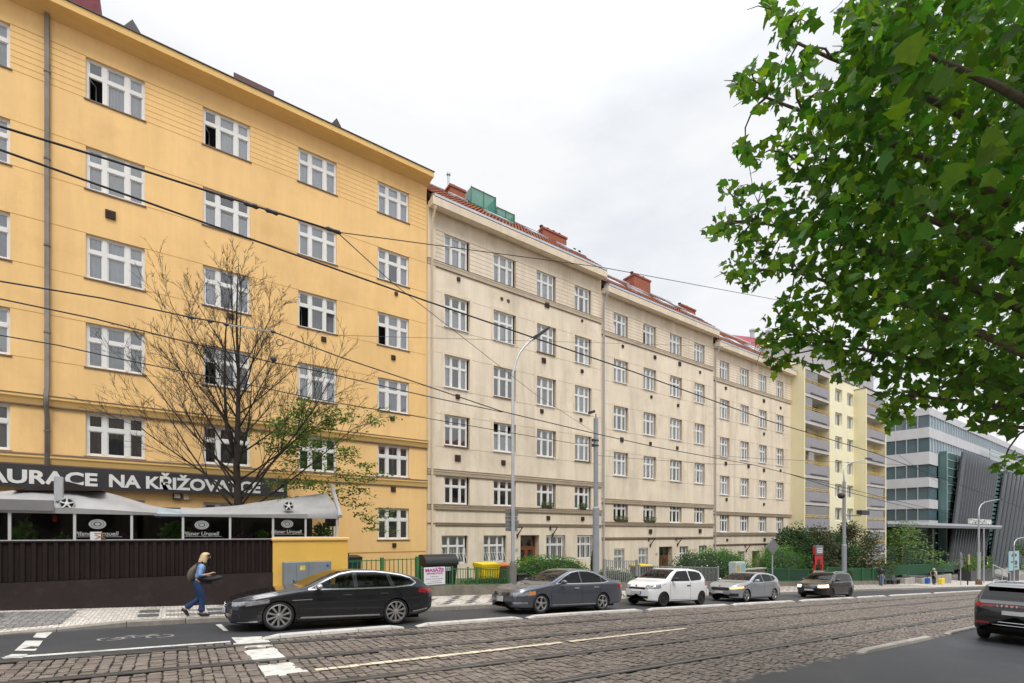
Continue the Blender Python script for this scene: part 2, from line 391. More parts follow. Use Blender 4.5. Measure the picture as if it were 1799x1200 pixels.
strip('bus_lane_road', US, ev, lambda u: kv(u) + .05, lambda u, v: road_z(u, v), M['asphalt_lane'], nv=3)
strip('tram_bed', US, lambda u: 4.45, lambda u: ev(u) + .06, lambda u, v: -G * u - .034, M['joint'])
# cobbles: every stone a bevelled block in rows laid across the rails
RAILS = [5.82, 7.25, 8.98, 10.42]
marks_px = [[(407, 1120), (460, 1118), (477, 1135), (425, 1139)], [(428, 1143), (482, 1138), (505, 1157), (450, 1165)], [(453, 1169), (512, 1163), (537, 1180), (467, 1188)]]
marks_uv = [[gnd(*p) for p in q] for q in marks_px]
def inpoly(x, y, poly):
    c = False; n = len(poly)
    for i in range(n):
        x1, y1 = poly[i]; x2, y2 = poly[(i + 1) % n]
        if (y1 > y) != (y2 > y) and x < (x2 - x1) * (y - y1) / (y2 - y1) + x1: c = not c
    return c
mb = MB(); r_ = random.Random(3)
u = -8.0
while u < 78:
    du = r_.uniform(.125, .185) * (1 if u < 34 else 1.3)
    v = 4.5 + r_.uniform(-.1, .06); sk = r_.uniform(-.015, .015)
    top = ev(u)
    while v < top - .02:
        dv = r_.uniform(.11, .17) * (1 if u < 34 else 1.3); a = v + .010; b = min(v + dv - .010, top + .02)
        v += dv
        ok = b - a > .05
        for rl in RAILS:
            if a < rl + .118 and b > rl - .105:
                if (a + b) / 2 > rl: a = max(a, rl + .122)
                else: b = min(b, rl - .108)
        if b - a < .05: continue
        j = lambda k=.013: r_.uniform(-k, k)
        h = r_.uniform(-.006, .010); e = .022
        zq = lambda x, d: -G * x + d
        c4 = [(u + .011 + j(), a + j()), (u + du - .011 + j(), a + j()), (u + du - .011 + j(), b + j()), (u + .011 + j(), b + j())]
        cx_ = sum(p[0] for p in c4) / 4; cy_ = sum(p[1] for p in c4) / 4
        inn = [(p[0] + (cx_ - p[0]) * e / (du / 2), p[1] + (cy_ - p[1]) * e / ((b - a) / 2)) for p in c4]
        tl = (j(.004), j(.004))
        vs = [(p[0], p[1], zq(p[0], -.034)) for p in c4] + [(p[0], p[1], zq(p[0], h - .006)) for p in c4] + [(p[0], p[1], zq(p[0], h + (tl[0] if i in (0, 1) else tl[1]))) for i, p in enumerate(inn)]
        fs = [(k, (k + 1) % 4, 4 + (k + 1) % 4, 4 + k) for k in range(4)] + [(4 + k, 4 + (k + 1) % 4, 8 + (k + 1) % 4, 8 + k) for k in range(4)] + [(8, 9, 10, 11)]
        pm = 1 if (u < 4 and any(inpoly(cx_, cy_, q) for q in marks_uv)) else 0
        mb.add(vs, fs, pm)
    u += du
struct(mb.build('cobblestones', [M['stone'], M['mark']]))
mb = MB()
for q in marks_uv: mb.quad(*[(p[0], p[1], -G * p[0] + .001) for p in q])
struct(mb.build('crossing_paint', M['mark']))
# rails in the cobbles
mb = MB()
for rl in RAILS:
    for (a, b, dz, m) in ((-.10, -.056, .0035, 1), (-.056, .010, .008, 0), (.010, .048, -.012, 1), (.048, .078, .006, 0), (.078, .115, .0035, 1)):
        for k in range(len(US) - 1):
            ua, ub = US[k], US[k + 1]
            if ua < -9 or ub > 110: continue
            mb.quad((ua, rl + a, -G * ua + dz), (ub, rl + a, -G * ub + dz), (ub, rl + b, -G * ub + dz), (ua, rl + b, -G * ua + dz), m)
            if m == 0:
                for e in (a, b): mb.quad((ua, rl + e, -G * ua + dz), (ub, rl + e, -G * ub + dz), (ub, rl + e, -G * ub - .03), (ua, rl + e, -G * ua - .03), 0)
struct(mb.build('tram_rails', [M['rail'], M['rail_groove']]))
# worn cream line between the tracks
mb = MB(); u = 1.8; r_ = random.Random(5)
while u < 11.7:
    du = r_.uniform(.14, .24); c = 7.98 + (u - 1.8) * .038; w0 = r_.uniform(.05, .08)
    if r_.random() < .97:
        z = lambda x: -G * x + .0165
        mb.quad((u, c - w0 + r_.uniform(-.015, .015), z(u)), (u + du - .012, c - w0 + r_.uniform(-.015, .015), z(u + du)), (u + du - .012, c + w0, z(u + du)), (u, c + w0 + r_.uniform(-.012, .012), z(u)))
    u += du
struct(mb.build('centre_line_paint', M['mark_cream']))
# bus-lane paint on asphalt
mb = MB()
def on_road(px, py, d=.004):
    u, v = gnd(px, py)
    for _ in range(4): u, v = gnd(px, py, road_z(u, v) + G * u)
    return (u, v, road_z(u, v) + d)
for q in ([(66.5, 1110.7), (93.9, 1110), (80.5, 1121.2), (58.4, 1120)], [(45.5, 1125.9), (75.9, 1125.9), (63, 1143.4), (25.7, 1143.4)], [(21, 1149.5), (50, 1149.5), (39.4, 1156.4), (2, 1156.4)],
          [(379, 1097.4), (389, 1096.7), (401.6, 1108.4), (393.4, 1108.4)], [(6, 1157.6), (405, 1128.4), (405, 1126.2), (6, 1154.6)]):
    mb.quad(*[on_road(*p) for p in q])
struct(mb.build('road_markings', M['mark'])); mb = MB()
# bicycle pictogram
c0 = on_road(226, 1120); 
def ring(cu, cv, r, w):
    n = 14
    for k in range(n):
        if k in (3, 9): continue
        a, b = 2 * math.pi * k / n, 2 * math.pi * (k + 1) / n
        P = lambda rr, t: (cu + rr * math.cos(t), cv + rr * math.sin(t), road_z(cu + rr * math.cos(t), cv + rr * math.sin(t)) + .004)
        mb.quad(P(r - w, a), P(r, a), P(r, b), P(r - w, b))
def bar(a, b, w=.04):
    d = Vector((b[0] - a[0], b[1] - a[1])).normalized(); n_ = Vector((-d.y, d.x)) * w / 2
    mb.quad(*[(x, y, road_z(x, y) + .0045) for x, y in ((a[0] - n_.x, a[1] - n_.y), (b[0] - n_.x, b[1] - n_.y), (b[0] + n_.x, b[1] + n_.y), (a[0] + n_.x, a[1] + n_.y))])
bu, bv = c0[0] - .25, c0[1] - .1
ring(bu, bv, .22, .05); ring(bu + .75, bv + .02, .24, .05)
for a, b in (((0, 0), (.28, .3)), ((.28, .3), (.62, .27)), ((.62, .27), (.36, 0)), ((.36, 0), (.28, .3)), ((0, 0), (.36, 0)), ((.62, .3), (.75, .02)), ((.2, .36), (.36, .36)), ((.56, .36), (.72, .36))):
    bar((bu + a[0], bv + a[1]), (bu + b[0], bv + b[1]))
struct(mb.build('bicycle_marking', M['mark_worn']))
# lane edge line by the far kerb separators is the separators themselves
sep_px = [(463, 712), (735, 921), (931, 1133), (1143, 1286), (1292, 1400), (1411, 1506), (1511, 1560), (1568, 1640), (1646, 1745), (1752, 1798)]
sep_lab = ['white separator kerb along the black estate car, next to the crossing marks', 'white separator kerb between the black estate car and the grey saloon', 'white separator kerb along the grey saloon',
           'white separator kerb along the small white hatchback', 'white separator kerb along the silver hatchback', 'white separator kerb along the black people carrier', 'white separator kerb just behind the black people carrier',
           'white separator kerb opposite the man by the benches', 'white separator kerb opposite the person with bags', 'farthest white separator kerb, beyond the dark SUV']
def u_at(px, v):   # u where the photo column px meets plane v
    a, b, _ = ray(px, 0); return a * v / b
M['sep'] = mat('weathered white separator', (.50, .475, .435), .75, var=.16, scale=2.5, fine=.12, bscale=30, bump=.25, isl=.1, stain=((.26, .235, .20), .7, 3.5))
def separator(ua, ub, vf, w, h, zf, lab, grp, mt):
    mb = MB(); L = ub - ua; n = max(3, int(round(L / 1.0)) + 2); br_ = [ua, ua + .32] + [ua + .32 + (L - .64) * k / (n - 2) for k in range(1, n - 2)] + [ub - .32, ub]
    for k in range(n):
        a, b = br_[k] + (.006 if k else 0), br_[k + 1] - .006
        ha = .02 if k == 0 else h; hb = .02 if k == n - 1 else h
        i_ = .05
        va, vb = vf(a), vf(b); za, zb = zf(a), zf(b)
        P = [(a, va, za - .02), (b, vb, zb - .02), (b, vb + w, zb - .02), (a, va + w, za - .02), (a, va + i_ * .4, za + ha * .75), (b, vb + i_ * .4, zb + hb * .75), (b, vb + w - i_ * .4, zb + hb * .75), (a, va + w - i_ * .4, za + ha * .75),
             (a, va + i_, za + ha), (b, vb + i_, zb + hb), (b, vb + w - i_, zb + hb), (a, va + w - i_, za + ha)]
        mb.add(P, [(0, 1, 5, 4), (1, 2, 6, 5), (2, 3, 7, 6), (3, 0, 4, 7), (4, 5, 9, 8), (5, 6, 10, 9), (6, 7, 11, 10), (7, 4, 8, 11), (8, 9, 10, 11)])
    return tag(mb.build('separator_kerb', mt), lab, 'separator kerb', grp)
for (pa, pb), lab in zip(sep_px, sep_lab):
    ua = u_at(pa, ev(u_at(pa, 11.3))); ub = u_at(pb, ev(u_at(pb, 11.5)))
    separator(ua, ub, lambda u: ev(u) + .03, .22, .075, lambda u: -G * u, lab, 'white separators between tram track and lane', M['sep'])
M['sep_old'] = mat('grimy separator', (.33, .305, .27), .8, var=.25, scale=3, fine=.15, bscale=30, bump=.3, isl=.12, stain=((.17, .155, .135), .7, 3))
ns = [gnd(1498, 1146), gnd(1622, 1119), gnd(1650, 1113.5), gnd(1790, 1082)]
separator(ns[0][0], ns[1][0], lambda u: 4.42, .19, .085, lambda u: -G * u, 'grimy separator kerb alone by the wet road, ending before the SUV', 'grimy separators by the near road', M['sep_old'])
separator(ns[2][0], ns[3][0] + 6, lambda u: 4.42, .19, .085, lambda u: -G * u, 'grimy separator kerb running up behind the dark SUV', 'grimy separators by the near road', M['sep_old'])

# kerb stones and pavement
mb = MB(); u = -13
while u < 110:
    L = 1.1 if u < 30 else 3
    a, b = u + .006, u + L - .006; va, vb = kv(a), kv(b); za, zb = road_z(a, va), road_z(b, vb)
    def tz(x): return pave_z(x) if x > -1 else (pave_z(x) - .07 * min(1, (-1 - x) / 1.6))
    ta, tb = tz(a) + .006, tz(b) + .006
    P = [(a, va, za - .1), (b, vb, zb - .1), (b, vb + .2, zb - .1), (a, va + .2, za - .1), (a, va, ta - .02), (b, vb, tb - .02), (b, vb + .2, tb), (a, va + .2, ta), (a, va + .02, ta), (b, vb + .02, tb)]
    mb.add(P, [(0, 1, 5, 4), (4, 5, 9, 8), (8, 9, 6, 7), (1, 2, 6, 9, 5), (3, 0, 4, 8, 7), (2, 3, 7, 6)]); u += L
struct(mb.build('kerb', M['kerb']))
def pz(u, v=0):
    t = pave_z(u)
    if u < -1:
        k = max(0, min(1, (v - kv(u)) / 1.2)); t -= .07 * min(1, (-1 - u) / 1.6) * (1 - k)
    return t
def mosaic(name, c, c2):
    m = bpy.data.materials.new(name); m.use_nodes = True; t = m.node_tree; p = t.nodes['Principled BSDF']; L = t.links.new
    p.inputs['Roughness'].default_value = .75
    g = N(t, 'ShaderNodeNewGeometry'); v = N(t, 'ShaderNodeTexVoronoi', feature='DISTANCE_TO_EDGE'); v.inputs['Scale'].default_value = 12; v.inputs['Randomness'].default_value = .35
    v2 = N(t, 'ShaderNodeTexVoronoi'); v2.inputs['Scale'].default_value = 12; v2.inputs['Randomness'].default_value = .35
    L(g.outputs['Position'], v.inputs['Vector']); L(g.outputs['Position'], v2.inputs['Vector'])
    mr = N(t, 'ShaderNodeMapRange'); mr.inputs[1].default_value = .02; mr.inputs[2].default_value = .11; L(v.outputs['Distance'], mr.inputs[0])
    n = N(t, 'ShaderNodeTexNoise'); n.inputs['Scale'].default_value = 1.1; n.inputs['Detail'].default_value = 6; L(g.outputs['Position'], n.inputs['Vector'])
    sp = N(t, 'ShaderNodeSeparateColor'); L(v2.outputs['Color'], sp.inputs[0])
    ad = N(t, 'ShaderNodeMath', operation='ADD'); L(sp.outputs[0], ad.inputs[0]); L(n.outputs[0], ad.inputs[1])
    m2 = N(t, 'ShaderNodeMapRange'); m2.inputs[1].default_value = .3; m2.inputs[2].default_value = 1.5; m2.inputs[3].default_value = .68; m2.inputs[4].default_value = 1.2; L(ad.outputs[0], m2.inputs[0])
    hs = N(t, 'ShaderNodeHueSaturation'); hs.inputs['Color'].default_value = (*c, 1); L(m2.outputs[0], hs.inputs['Value'])
    mc = N(t, 'ShaderNodeMix', data_type='RGBA'); L(mr.outputs[0], mc.inputs[0]); mc.inputs[6].default_value = (*c2, 1); L(hs.outputs[0], mc.inputs[7]); L(mc.outputs[2], p.inputs['Base Color'])
    b = N(t, 'ShaderNodeBump'); b.inputs['Strength'].default_value = .5; b.inputs['Distance'].default_value = .01; L(mr.outputs[0], b.inputs['Height']); L(b.outputs[0], p.inputs['Normal'])
    return m
M['mosaic_light'] = mosaic('pale mosaic paving', (.60, .55, .49), (.24, .21, .18))
M['mosaic_dark'] = mosaic('dark mosaic paving', (.12, .12, .12), (.07, .065, .06))
def wall_v(u): return lerp_pl([(-14, 16.5), (-3.45, 16.5), (2.6, 16.45), (4.9, 16.7), (8, 17.35), (16, 17.85), (30, 18.3), (48, 18.8), (70, 18.8), (140, 30)], u)
strip('pavement', US, lambda u: kv(u) + .19, lambda u: wall_v(u) + .3, pz, M['mosaic_light'], nv=14)
mb = MB()
M['sett'] = mosaic('grey sett paving', (.235, .225, .215), (.085, .08, .075))
for n_ in M['sett'].node_tree.nodes:
    if n_.bl_idname == 'ShaderNodeTexVoronoi': n_.inputs['Scale'].default_value = 7.5
def patch(poly, d=.004): mb.add([(u, v, pz(u, v) + d) for u, v in poly], [tuple(range(len(poly)))])
du = .5
for k in range(22):                    # dark field of the drop kerb, in the left corner
    a, b = -13 + k * .5, -12.5 + k * .5
    if b <= -1.9:
        for q in range(10):
            f = lambda x, t: kv(x) + .55 + (16.05 - kv(x) - .55) * t / 10
            patch([(a, f(a, q)), (b, f(b, q)), (b, f(b, q + 1)), (a, f(a, q + 1))], .010)
struct(mb.build('pavement_setts', M['sett'])); mb = MB()
for k in range(0, 5):                # squares and bars beyond the drop kerb
    a = -.75 + k * 1.45
    for vb in (14.45, 15.2):
        patch([(a, vb + .02), (a + .42, vb + .02), (a + .42, vb + .55), (a, vb + .55)])
        for q in (.10, .32):
            patch([(a + .56, vb + q), (a + 1.3, vb + q), (a + 1.3, vb + q + .10), (a + .56, vb + q + .10)])
k = 0
u = 6.4
while u < 62:                        # slanted lozenges further down
    for j, vb in enumerate((14.85, 15.45, 16.05, 16.65)):
        o_ = .45 * (j % 2)
        if vb + .5 < wall_v(u) - .1: patch([(u + o_, vb + kv(u) - 14.4), (u + .30 + o_, vb + kv(u) - 14.4), (u + .85 + o_, vb + .52 + kv(u) - 14.4), (u + .55 + o_, vb + .52 + kv(u) - 14.4)])
    u += .95
struct(mb.build('pavement_pattern', M['mosaic_dark']))
strip('garden_ground', US, lambda u: wall_v(u) + .3, lambda u: 24, lambda u, v: -G * u + .30, mat('garden soil', (.09, .10, .05), .95, var=.4, scale=1.5))

# near pavement behind the viewer, and unseen houses added to darken reflections
M['added_house_wall'] = mat('added house render', (.30, .26, .21), .9, var=.2, scale=.15); 
NU = [-70, -40, -14] + US
strip('near_pavement', NU, lambda u: -13, lambda u: 1.06, lambda u, v: -G * u + .12, M['mosaic_light'], nv=2)
mb = MB()
for a, b in zip(NU[:-1], NU[1:]): mb.add([(a, 1.05, -G * a + .125), (b, 1.05, -G * b + .125), (b, 1.29, -G * b + .125), (a, 1.29, -G * a + .125), (a, 1.30, -G * a - .1), (b, 1.30, -G * b - .1)], [(0, 1, 2, 3), (3, 2, 5, 4)])
struct(mb.build('near_kerb', M['kerb']))
mb = MB().quad((8.8, -1.4, -G * 8.8 + .126), (10.4, -1.4, -G * 10.4 + .126), (10.4, .2, -G * 10.4 + .126), (8.8, .2, -G * 8.8 + .126)); struct(mb.build('tree_pit', M['joint']))
mb = MB()
for k in range(9):
    a = -62 + k * 20; h = 11 + (k * 37 % 5) * .9; zb = -G * a
    mb.box(a, a + 19.6, -26, -14, zb - 3, zb + h); mb.prism([(a, -26.4, zb + h), (a, -13.6, zb + h), (a, -20, zb + h + 3.4)], (19.6, 0, 0), 1)
    for i in range(6):
        for j in range(3): x = a + 1.4 + i * 3.05; z = zb + 1.2 + j * 3.4; mb.box(x, x + 1.5, -14.0, -13.93, z, z + 1.7, 2)
struct(mb.build('added_reflection_houses', [M['added_house_wall'], M['tile'], M['dark_room']]))
# ================================================================ buildings
VF = 23.0
def wall_mesh(mb, u0, u1, z0, z1, ops, v=VF, reveal=.17, room=.75, m_wall=0, m_room=1):
    us = sorted({u0, u1, *[x for o in ops for x in (o[0], o[1])]}); zs = sorted({z0, z1, *[x for o in ops for x in (o[2], o[3])]})
    for i in range(len(us) - 1):
        for k in range(len(zs) - 1):
            a, b, c, d = us[i], us[i + 1], zs[k], zs[k + 1]; x, y = (a + b) / 2, (c + d) / 2
            if any(o[0] < x < o[1] and o[2] < y < o[3] for o in ops): continue
            mb.quad((a, v, c), (b, v, c), (b, v, d), (a, v, d), m_wall)
    for o_ in ops:
        a, b, c, d = o_[:4]; rv = o_[4] if len(o_) > 4 else reveal
        for (y0, y1, mm) in ((v, v + rv, m_wall), (v + rv, v + room, m_room)):
            mb.quad((a, y0, c), (a, y0, d), (a, y1, d), (a, y1, c), mm); mb.quad((b, y0, c), (b, y1, c), (b, y1, d), (b, y0, d), mm)
            mb.quad((a, y0, d), (b, y0, d), (b, y1, d), (a, y1, d), mm); mb.quad((a, y0, c), (a, y1, c), (b, y1, c), (b, y0, c), mm)
        mb.quad((a, v + room, c), (b, v + room, c), (b, v + room, d), (a, v + room, d), m_room)
def shell(mb, u0, u1, z0, z1, v0=VF, v1=VF + 11, m=0):   # ends, back, top
    mb.quad((u0, v0, z0), (u0, v0, z1), (u0, v1, z1), (u0, v1, z0), m); mb.quad((u1, v0, z0), (u1, v1, z0), (u1, v1, z1), (u1, v0, z1), m)
    mb.quad((u0, v1, z0), (u0, v1, z1), (u1, v1, z1), (u1, v1, z0), m); mb.quad((u0, v0, z1), (u1, v0, z1), (u1, v1, z1), (u0, v1, z1), m)
_wc = {}
def window_meshes(w, h, cols, tr, fw=.085, mw=.115, open_=()):
    """frame with mullions and a transom; panes cut to the lights; open lights get a leaf swung inward"""
    key = (round(w, 2), round(h, 2), cols, tr, fw, mw, open_)
    if key in _wc: return _wc[key]
    f = MB(); p = MB()
    f.box(0, fw, -.03, .05, 0, h); f.box(w - fw, w, -.03, .05, 0, h); f.box(fw, w - fw, -.03, .05, h - fw, h); f.box(fw, w - fw, -.03, .05, 0, fw)
    xs = [fw]; tot = sum(cols); inner = w - 2 * fw - mw * (len(cols) - 1)
    for c in cols: xs.append(xs[-1] + inner * c / tot); xs.append(xs[-1] + mw)
    lights = [(xs[2 * i], xs[2 * i + 1]) for i in range(len(cols))]
    for i in range(len(cols) - 1): f.box(xs[2 * i + 1], xs[2 * i + 2], -.045, .04, fw, h - fw)
    zt = h * tr
    rows_ = [(fw, h - fw)]
    if tr:
        for a, b in lights: f.box(a, b, -.04, .04, zt - mw * .5, zt + mw * .5)
        rows_ = [(fw, zt - mw * .5), (zt + mw * .5, h - fw)]
    for i, (a, b) in enumerate(lights):
        for k, (c, d) in enumerate(rows_):
            s = .032
            if (i, k) in open_:
                # sash leaf turned into the room about its outer stile
                hx, sgn = (a, 1) if i == 0 else (b, -1); L = b - a; an = R(62)
                P = lambda t, z, o=0: (hx + sgn * (t * math.cos(an)), .02 + t * math.sin(an) + o, z)
                for t0, t1, z0, z1 in ((0, .05, c, d), (L - .05, L, c, d), (.05, L - .05, c, c + .05), (.05, L - .05, d - .05, d)):
                    f.prism([P(t0, z0), P(t1, z0), P(t1, z1), P(t0, z1)], (sgn * -.0, .035, 0))
                p.quad(P(.05, c + .05, .015), P(L - .05, c + .05, .015), P(L - .05, d - .05, .015), P(.05, d - .05, .015))
                continue
            f.box(a, a + s, -.012, .03, c, d); f.box(b - s, b, -.012, .03, c, d); f.box(a + s, b - s, -.012, .03, c, c + s); f.box(a + s, b - s, -.012, .03, d - s, d)
            p.quad((a + s, .01, c + s), (b - s, .01, c + s), (b - s, .01, d - s), (a + s, .01, d - s))
    _wc[key] = (mesh_of(f, 'frame', M['white_paint']), mesh_of(p, 'pane', M['pane'])); return _wc[key]
def curtain_mesh(w, h, m, z0=0, folds=14, x0=.05, x1=None):
    mb = MB(); n = 40; x1 = x1 or w - .05; vs = []
    for i in range(n + 1):
        x = x0 + (x1 - x0) * i / n; y = .022 * math.sin(i / n * folds * 2 * math.pi) + .012 * math.sin(i * 2.3)
        vs += [(x, y, z0 + .03), (x, y * .6, h - .04)]
    mb.add(vs, [(2 * i, 2 * i + 2, 2 * i + 3, 2 * i + 1) for i in range(n)])
    return mesh_of(mb, 'curtain', m, True)
_cc = {}
def add_window(parent, ua, ub, za, zb, cols=(.27, .36, .27), tr=.63, v=VF, dep=.13, cur='white', open_=(), sill=None, mw=.115, fw=.085, name='window'):
    w, h = ub - ua, zb - za
    fm, pm = window_meshes(w, h, tuple(cols), tr, fw, mw, tuple(open_))
    o = inst(name, fm, parent, (ua, v + dep, za))
    inst('pane', pm, o, (0, 0, 0), local=True)
    if cur and cur != 'none':
        k = (cur, round(w, 2), round(h, 2))
        if k not in _cc:
            if cur == 'half': _cc[k] = curtain_mesh(w, h * .55, M['curtain'])
            elif cur == 'blind':
                b = MB().quad((.05, 0, .04), (w - .05, 0, .04), (w - .05, 0, h - .02), (.05, 0, h - .02)); _cc[k] = mesh_of(b, 'blind', M['blind'])
            elif cur == 'sides':
                b = MB()
                for x0, x1 in ((.06, w * .26), (w * .74, w - .06)):
                    n = 14
                    vs = []
                    for i in range(n + 1):
                        x = x0 + (x1 - x0) * i / n; y = .03 * math.sin(i * 1.6); vs += [(x, y, .03), (x, y * .6, h - .04)]
                    b.add(vs, [(2 * i, 2 * i + 2, 2 * i + 3, 2 * i + 1) for i in range(n)])
                _cc[k] = mesh_of(b, 'curtain', M['curtain'], True)
            else: _cc[k] = curtain_mesh(w, h, M[{'white': 'curtain', 'grey': 'curtain_grey', 'dark': 'curtain_dark'}[cur]])
        if (0, 0) in open_ and cur in ('white', 'grey', 'dark', 'blind'):
            kk = k + ('cut',)
            if kk not in _cc: _cc[kk] = curtain_mesh(w, h, M[{'white': 'curtain', 'grey': 'curtain_grey', 'dark': 'curtain_dark', 'blind': 'blind'}[cur]], x0=w * .36)
            k = kk
        inst('blind' if cur == 'blind' else 'curtain', _cc[k], o, (0, .085, 0), local=True)
    return o
_sill = {}
def add_sill(win, w, m, dep=.13, out=.07):
    k = (round(w, 2), m.name, out)
    if k not in _sill: _sill[k] = mesh_of(MB().box(-.05, w + .05, -dep - out, -.032, -.055, -.008), 'sill', m)
    inst('sill', _sill[k], win, (0, 0, 0), local=True)
_sur = {}
def add_surround(win, w, h, m, dep=.14, x0=-.02, x1=.13):
    k = (round(w, 2), round(h, 2))
    if k not in _sur:
        b = MB().prism([(x0 - .15, -dep - .022, -.1), (x0, -dep - .022, -.1), (x0, -dep - .022, h), (w + x1, -dep - .022, h), (w + x1, -dep - .022, -.1), (w + x1 + .15, -dep - .022, -.1), (w + x1 + .15, -dep - .022, h + .16), (x0 - .15, -dep - .022, h + .16)], (0, .03, 0)); _sur[k] = mesh_of(b, 'window_surround', m)
    inst('window_surround', _sur[k], win, (0, 0, 0), local=True)
_vent = {}
def add_vent(parent, u, z, s=.24, v=VF):
    k = round(s, 2)
    if k not in _vent:
        b = MB().box(-s / 2, s / 2, -.06, 0, -s / 2, s / 2)
        for i in range(4): b.box(-s / 2 + .02, s / 2 - .02, -.085, -.06, -s / 2 + .02 + i * s / 4.4, -s / 2 + .045 + i * s / 4.4)
        _vent[k] = mesh_of(b, 'vent', M['rust'])
    inst('vent', _vent[k], parent, (u, v, z))
def groove(mb, u0, u1, z, v=VF, h=.022, skip=()):  # proud strips, the shadow of each groove put into their darker colour
    xs = [u0]
    for a, b in sorted(skip): xs += [a, b]
    xs.append(u1)
    for a, b in zip(xs[::2], xs[1::2]):
        if b - a > .02: mb.box(a, b, v - .004, v + .02, z - h / 2, z + h / 2)
def ledge(parent, m, u0, u1, zb, zt, out=.16, v=VF):
    mb, mc = MB(), MB(); ledge_(mb, mc, u0, u1, zb, zt, out, v)
    o = mb.build('string_course', m, parent); mc.build('ledge_cap_and_shadow', M['ledge_dirt_shade'], o)
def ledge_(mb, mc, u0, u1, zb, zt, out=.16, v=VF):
    """moulded string course: plaster body mb, dirty weathered cap and painted shadow strip mc"""
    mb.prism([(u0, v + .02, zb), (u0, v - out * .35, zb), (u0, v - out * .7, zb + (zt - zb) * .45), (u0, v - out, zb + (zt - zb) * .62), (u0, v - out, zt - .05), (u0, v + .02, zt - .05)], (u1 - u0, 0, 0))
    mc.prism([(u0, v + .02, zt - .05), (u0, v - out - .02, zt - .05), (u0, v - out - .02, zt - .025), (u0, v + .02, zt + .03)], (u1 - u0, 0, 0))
    mc.box(u0, u1, v - out * .35 - .012, v + .02, zb - .045, zb - .002)  # strip below the ledge, its shadow line painted as dark colour

# ---------------------------------------------------------------- the ochre house
yb = thing('ochre_apartment_house', 'tall ochre yellow apartment house above the covered restaurant terrace', 'apartment house', (3, VF, 0))
YC = [(-9.75, -8.08), (-6.22, -4.56), (-2.64, -.95), (.91, 2.59), (4.47, 6.13), (8.07, 9.68)]
YR = [(17.70, 19.21), (14.47, 16.0), (11.26, 12.86), (8.06, 9.66), (4.86, 6.42), (1.76, 3.31)]
ops = [(a, b, c, d) for a, b in YC for c, d in YR]
mb = MB(); wall_mesh(mb, -12, 10.65, -1.6, 20.05, ops); shell(mb, -12, 10.65, -1.6, 20.05)
mb.build('wall', [M['yellow_plaster'], M['dark_room']], yb)
mb = MB()
prev = lambda z: [(a - .0, b + .0) for a, b in YC]
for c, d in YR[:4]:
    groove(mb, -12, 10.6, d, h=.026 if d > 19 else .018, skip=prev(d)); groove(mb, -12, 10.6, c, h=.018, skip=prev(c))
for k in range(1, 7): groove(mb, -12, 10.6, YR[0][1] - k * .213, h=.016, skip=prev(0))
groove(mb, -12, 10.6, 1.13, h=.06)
mb.build('groove', M['yellow_groove_shade'], yb)
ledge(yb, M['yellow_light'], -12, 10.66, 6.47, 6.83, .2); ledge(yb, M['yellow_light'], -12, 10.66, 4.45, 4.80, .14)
mb = MB()
mb.prism([(-12.2, VF + .02, 19.98), (-12.2, VF - .04, 19.99), (-12.2, VF - .30, 20.10), (-12.2, VF - .64, 20.10), (-12.2, VF - .66, 20.33), (-12.2, VF + .02, 20.38)], (22.95, 0, 0))
mb.build('cornice', M['yellow_light'], yb)
mb = MB().box(-12.2, 10.78, VF - .70, VF - .58, 20.338, 20.372)
mb.prism([(-12, VF - .5, 20.385), (-12, VF + 5, 21.8), (-12, VF + 11, 20.385)], (22.6, 0, 0)); mb.build('roof', M['dark_metal'], yb)
mb = MB().tube([(-3.63, VF - .12, 20.0), (-3.63, VF - .12, 7.1), (-3.63, VF - .30, 6.8), (-3.63, VF - .30, 6.4), (-3.63, VF - .12, 6.1), (-3.63, VF - .12, -1)], .075, 8)
for z in (18, 15, 12, 9, 5.6): mb.lathe([(.075, -.03), (.095, -.03), (.095, .03), (.075, .03)], (-3.63, VF - .12, z), 8)
mb.build('downpipe', mat('weathered downpipe', (.20, .185, .17), .45, metal=.5, var=.3, scale=2), yb, smooth=True)
ycur = {(2, 0): 'blind', (2, 1): 'blind', (2, 2): 'white', (2, 3): 'grey', (2, 4): 'dark', (3, 0): 'white', (3, 1): 'half', (3, 2): 'sides', (3, 3): 'dark', (3, 4): 'dark', (4, 0): 'white', (4, 1): 'blind', (4, 2): 'dark', (4, 3): 'sides', (4, 4): 'dark',
        (5, 0): 'white', (5, 1): 'sides', (5, 2): 'blind', (5, 3): 'grey', (5, 4): 'dark', (5, 5): 'dark', (1, 0): 'grey', (1, 1): 'blind', (1, 2): 'grey', (1, 3): 'blind', (1, 4): 'grey'}
yopen = {(2, 0): ((0, 0),), (3, 0): ((0, 0),), (3, 3): ((0, 0),), (4, 2): ((0, 0), (2, 0)), (5, 2): ((0, 0),)}
for i, (a, b) in enumerate(YC):
    for k, (c, d) in enumerate(YR):
        wn = add_window(yb, a, b, c, d, cur=ycur.get((i, k), 'blind' if k == 5 else 'grey'), open_=yopen.get((i, k), ()), mw=.14, fw=.07)
        add_sill(wn, b - a, M['ledge_dirt_shade'], out=.04)
for u, z, s in ((-1.95, 13.75, .3), (1.9, 11.0, .22), (5.55, 10.9, .22), (8.8, 7.75, .22), (8.85, 10.75, .22), (8.85, 4.25, .24), (8.9, 1.48, .2), (9.0, 13.95, .16)): add_vent(yb, u, z, s)
for px, py in ((235, 52), (587, 219)):
    u, z = fac(px, py, VF + .3); mb = MB()
    mb.prism([(u - .3, VF - .2, z - .5), (u + .3, VF - .2, z - .5), (u, VF - .2, z - .04)], (0, 1.5, 0)); mb.build('roof_hood', M['dark_metal'], yb)
u, z = fac(410, 130, VF + .2); u2, z2 = fac(480, 162, VF + .2)
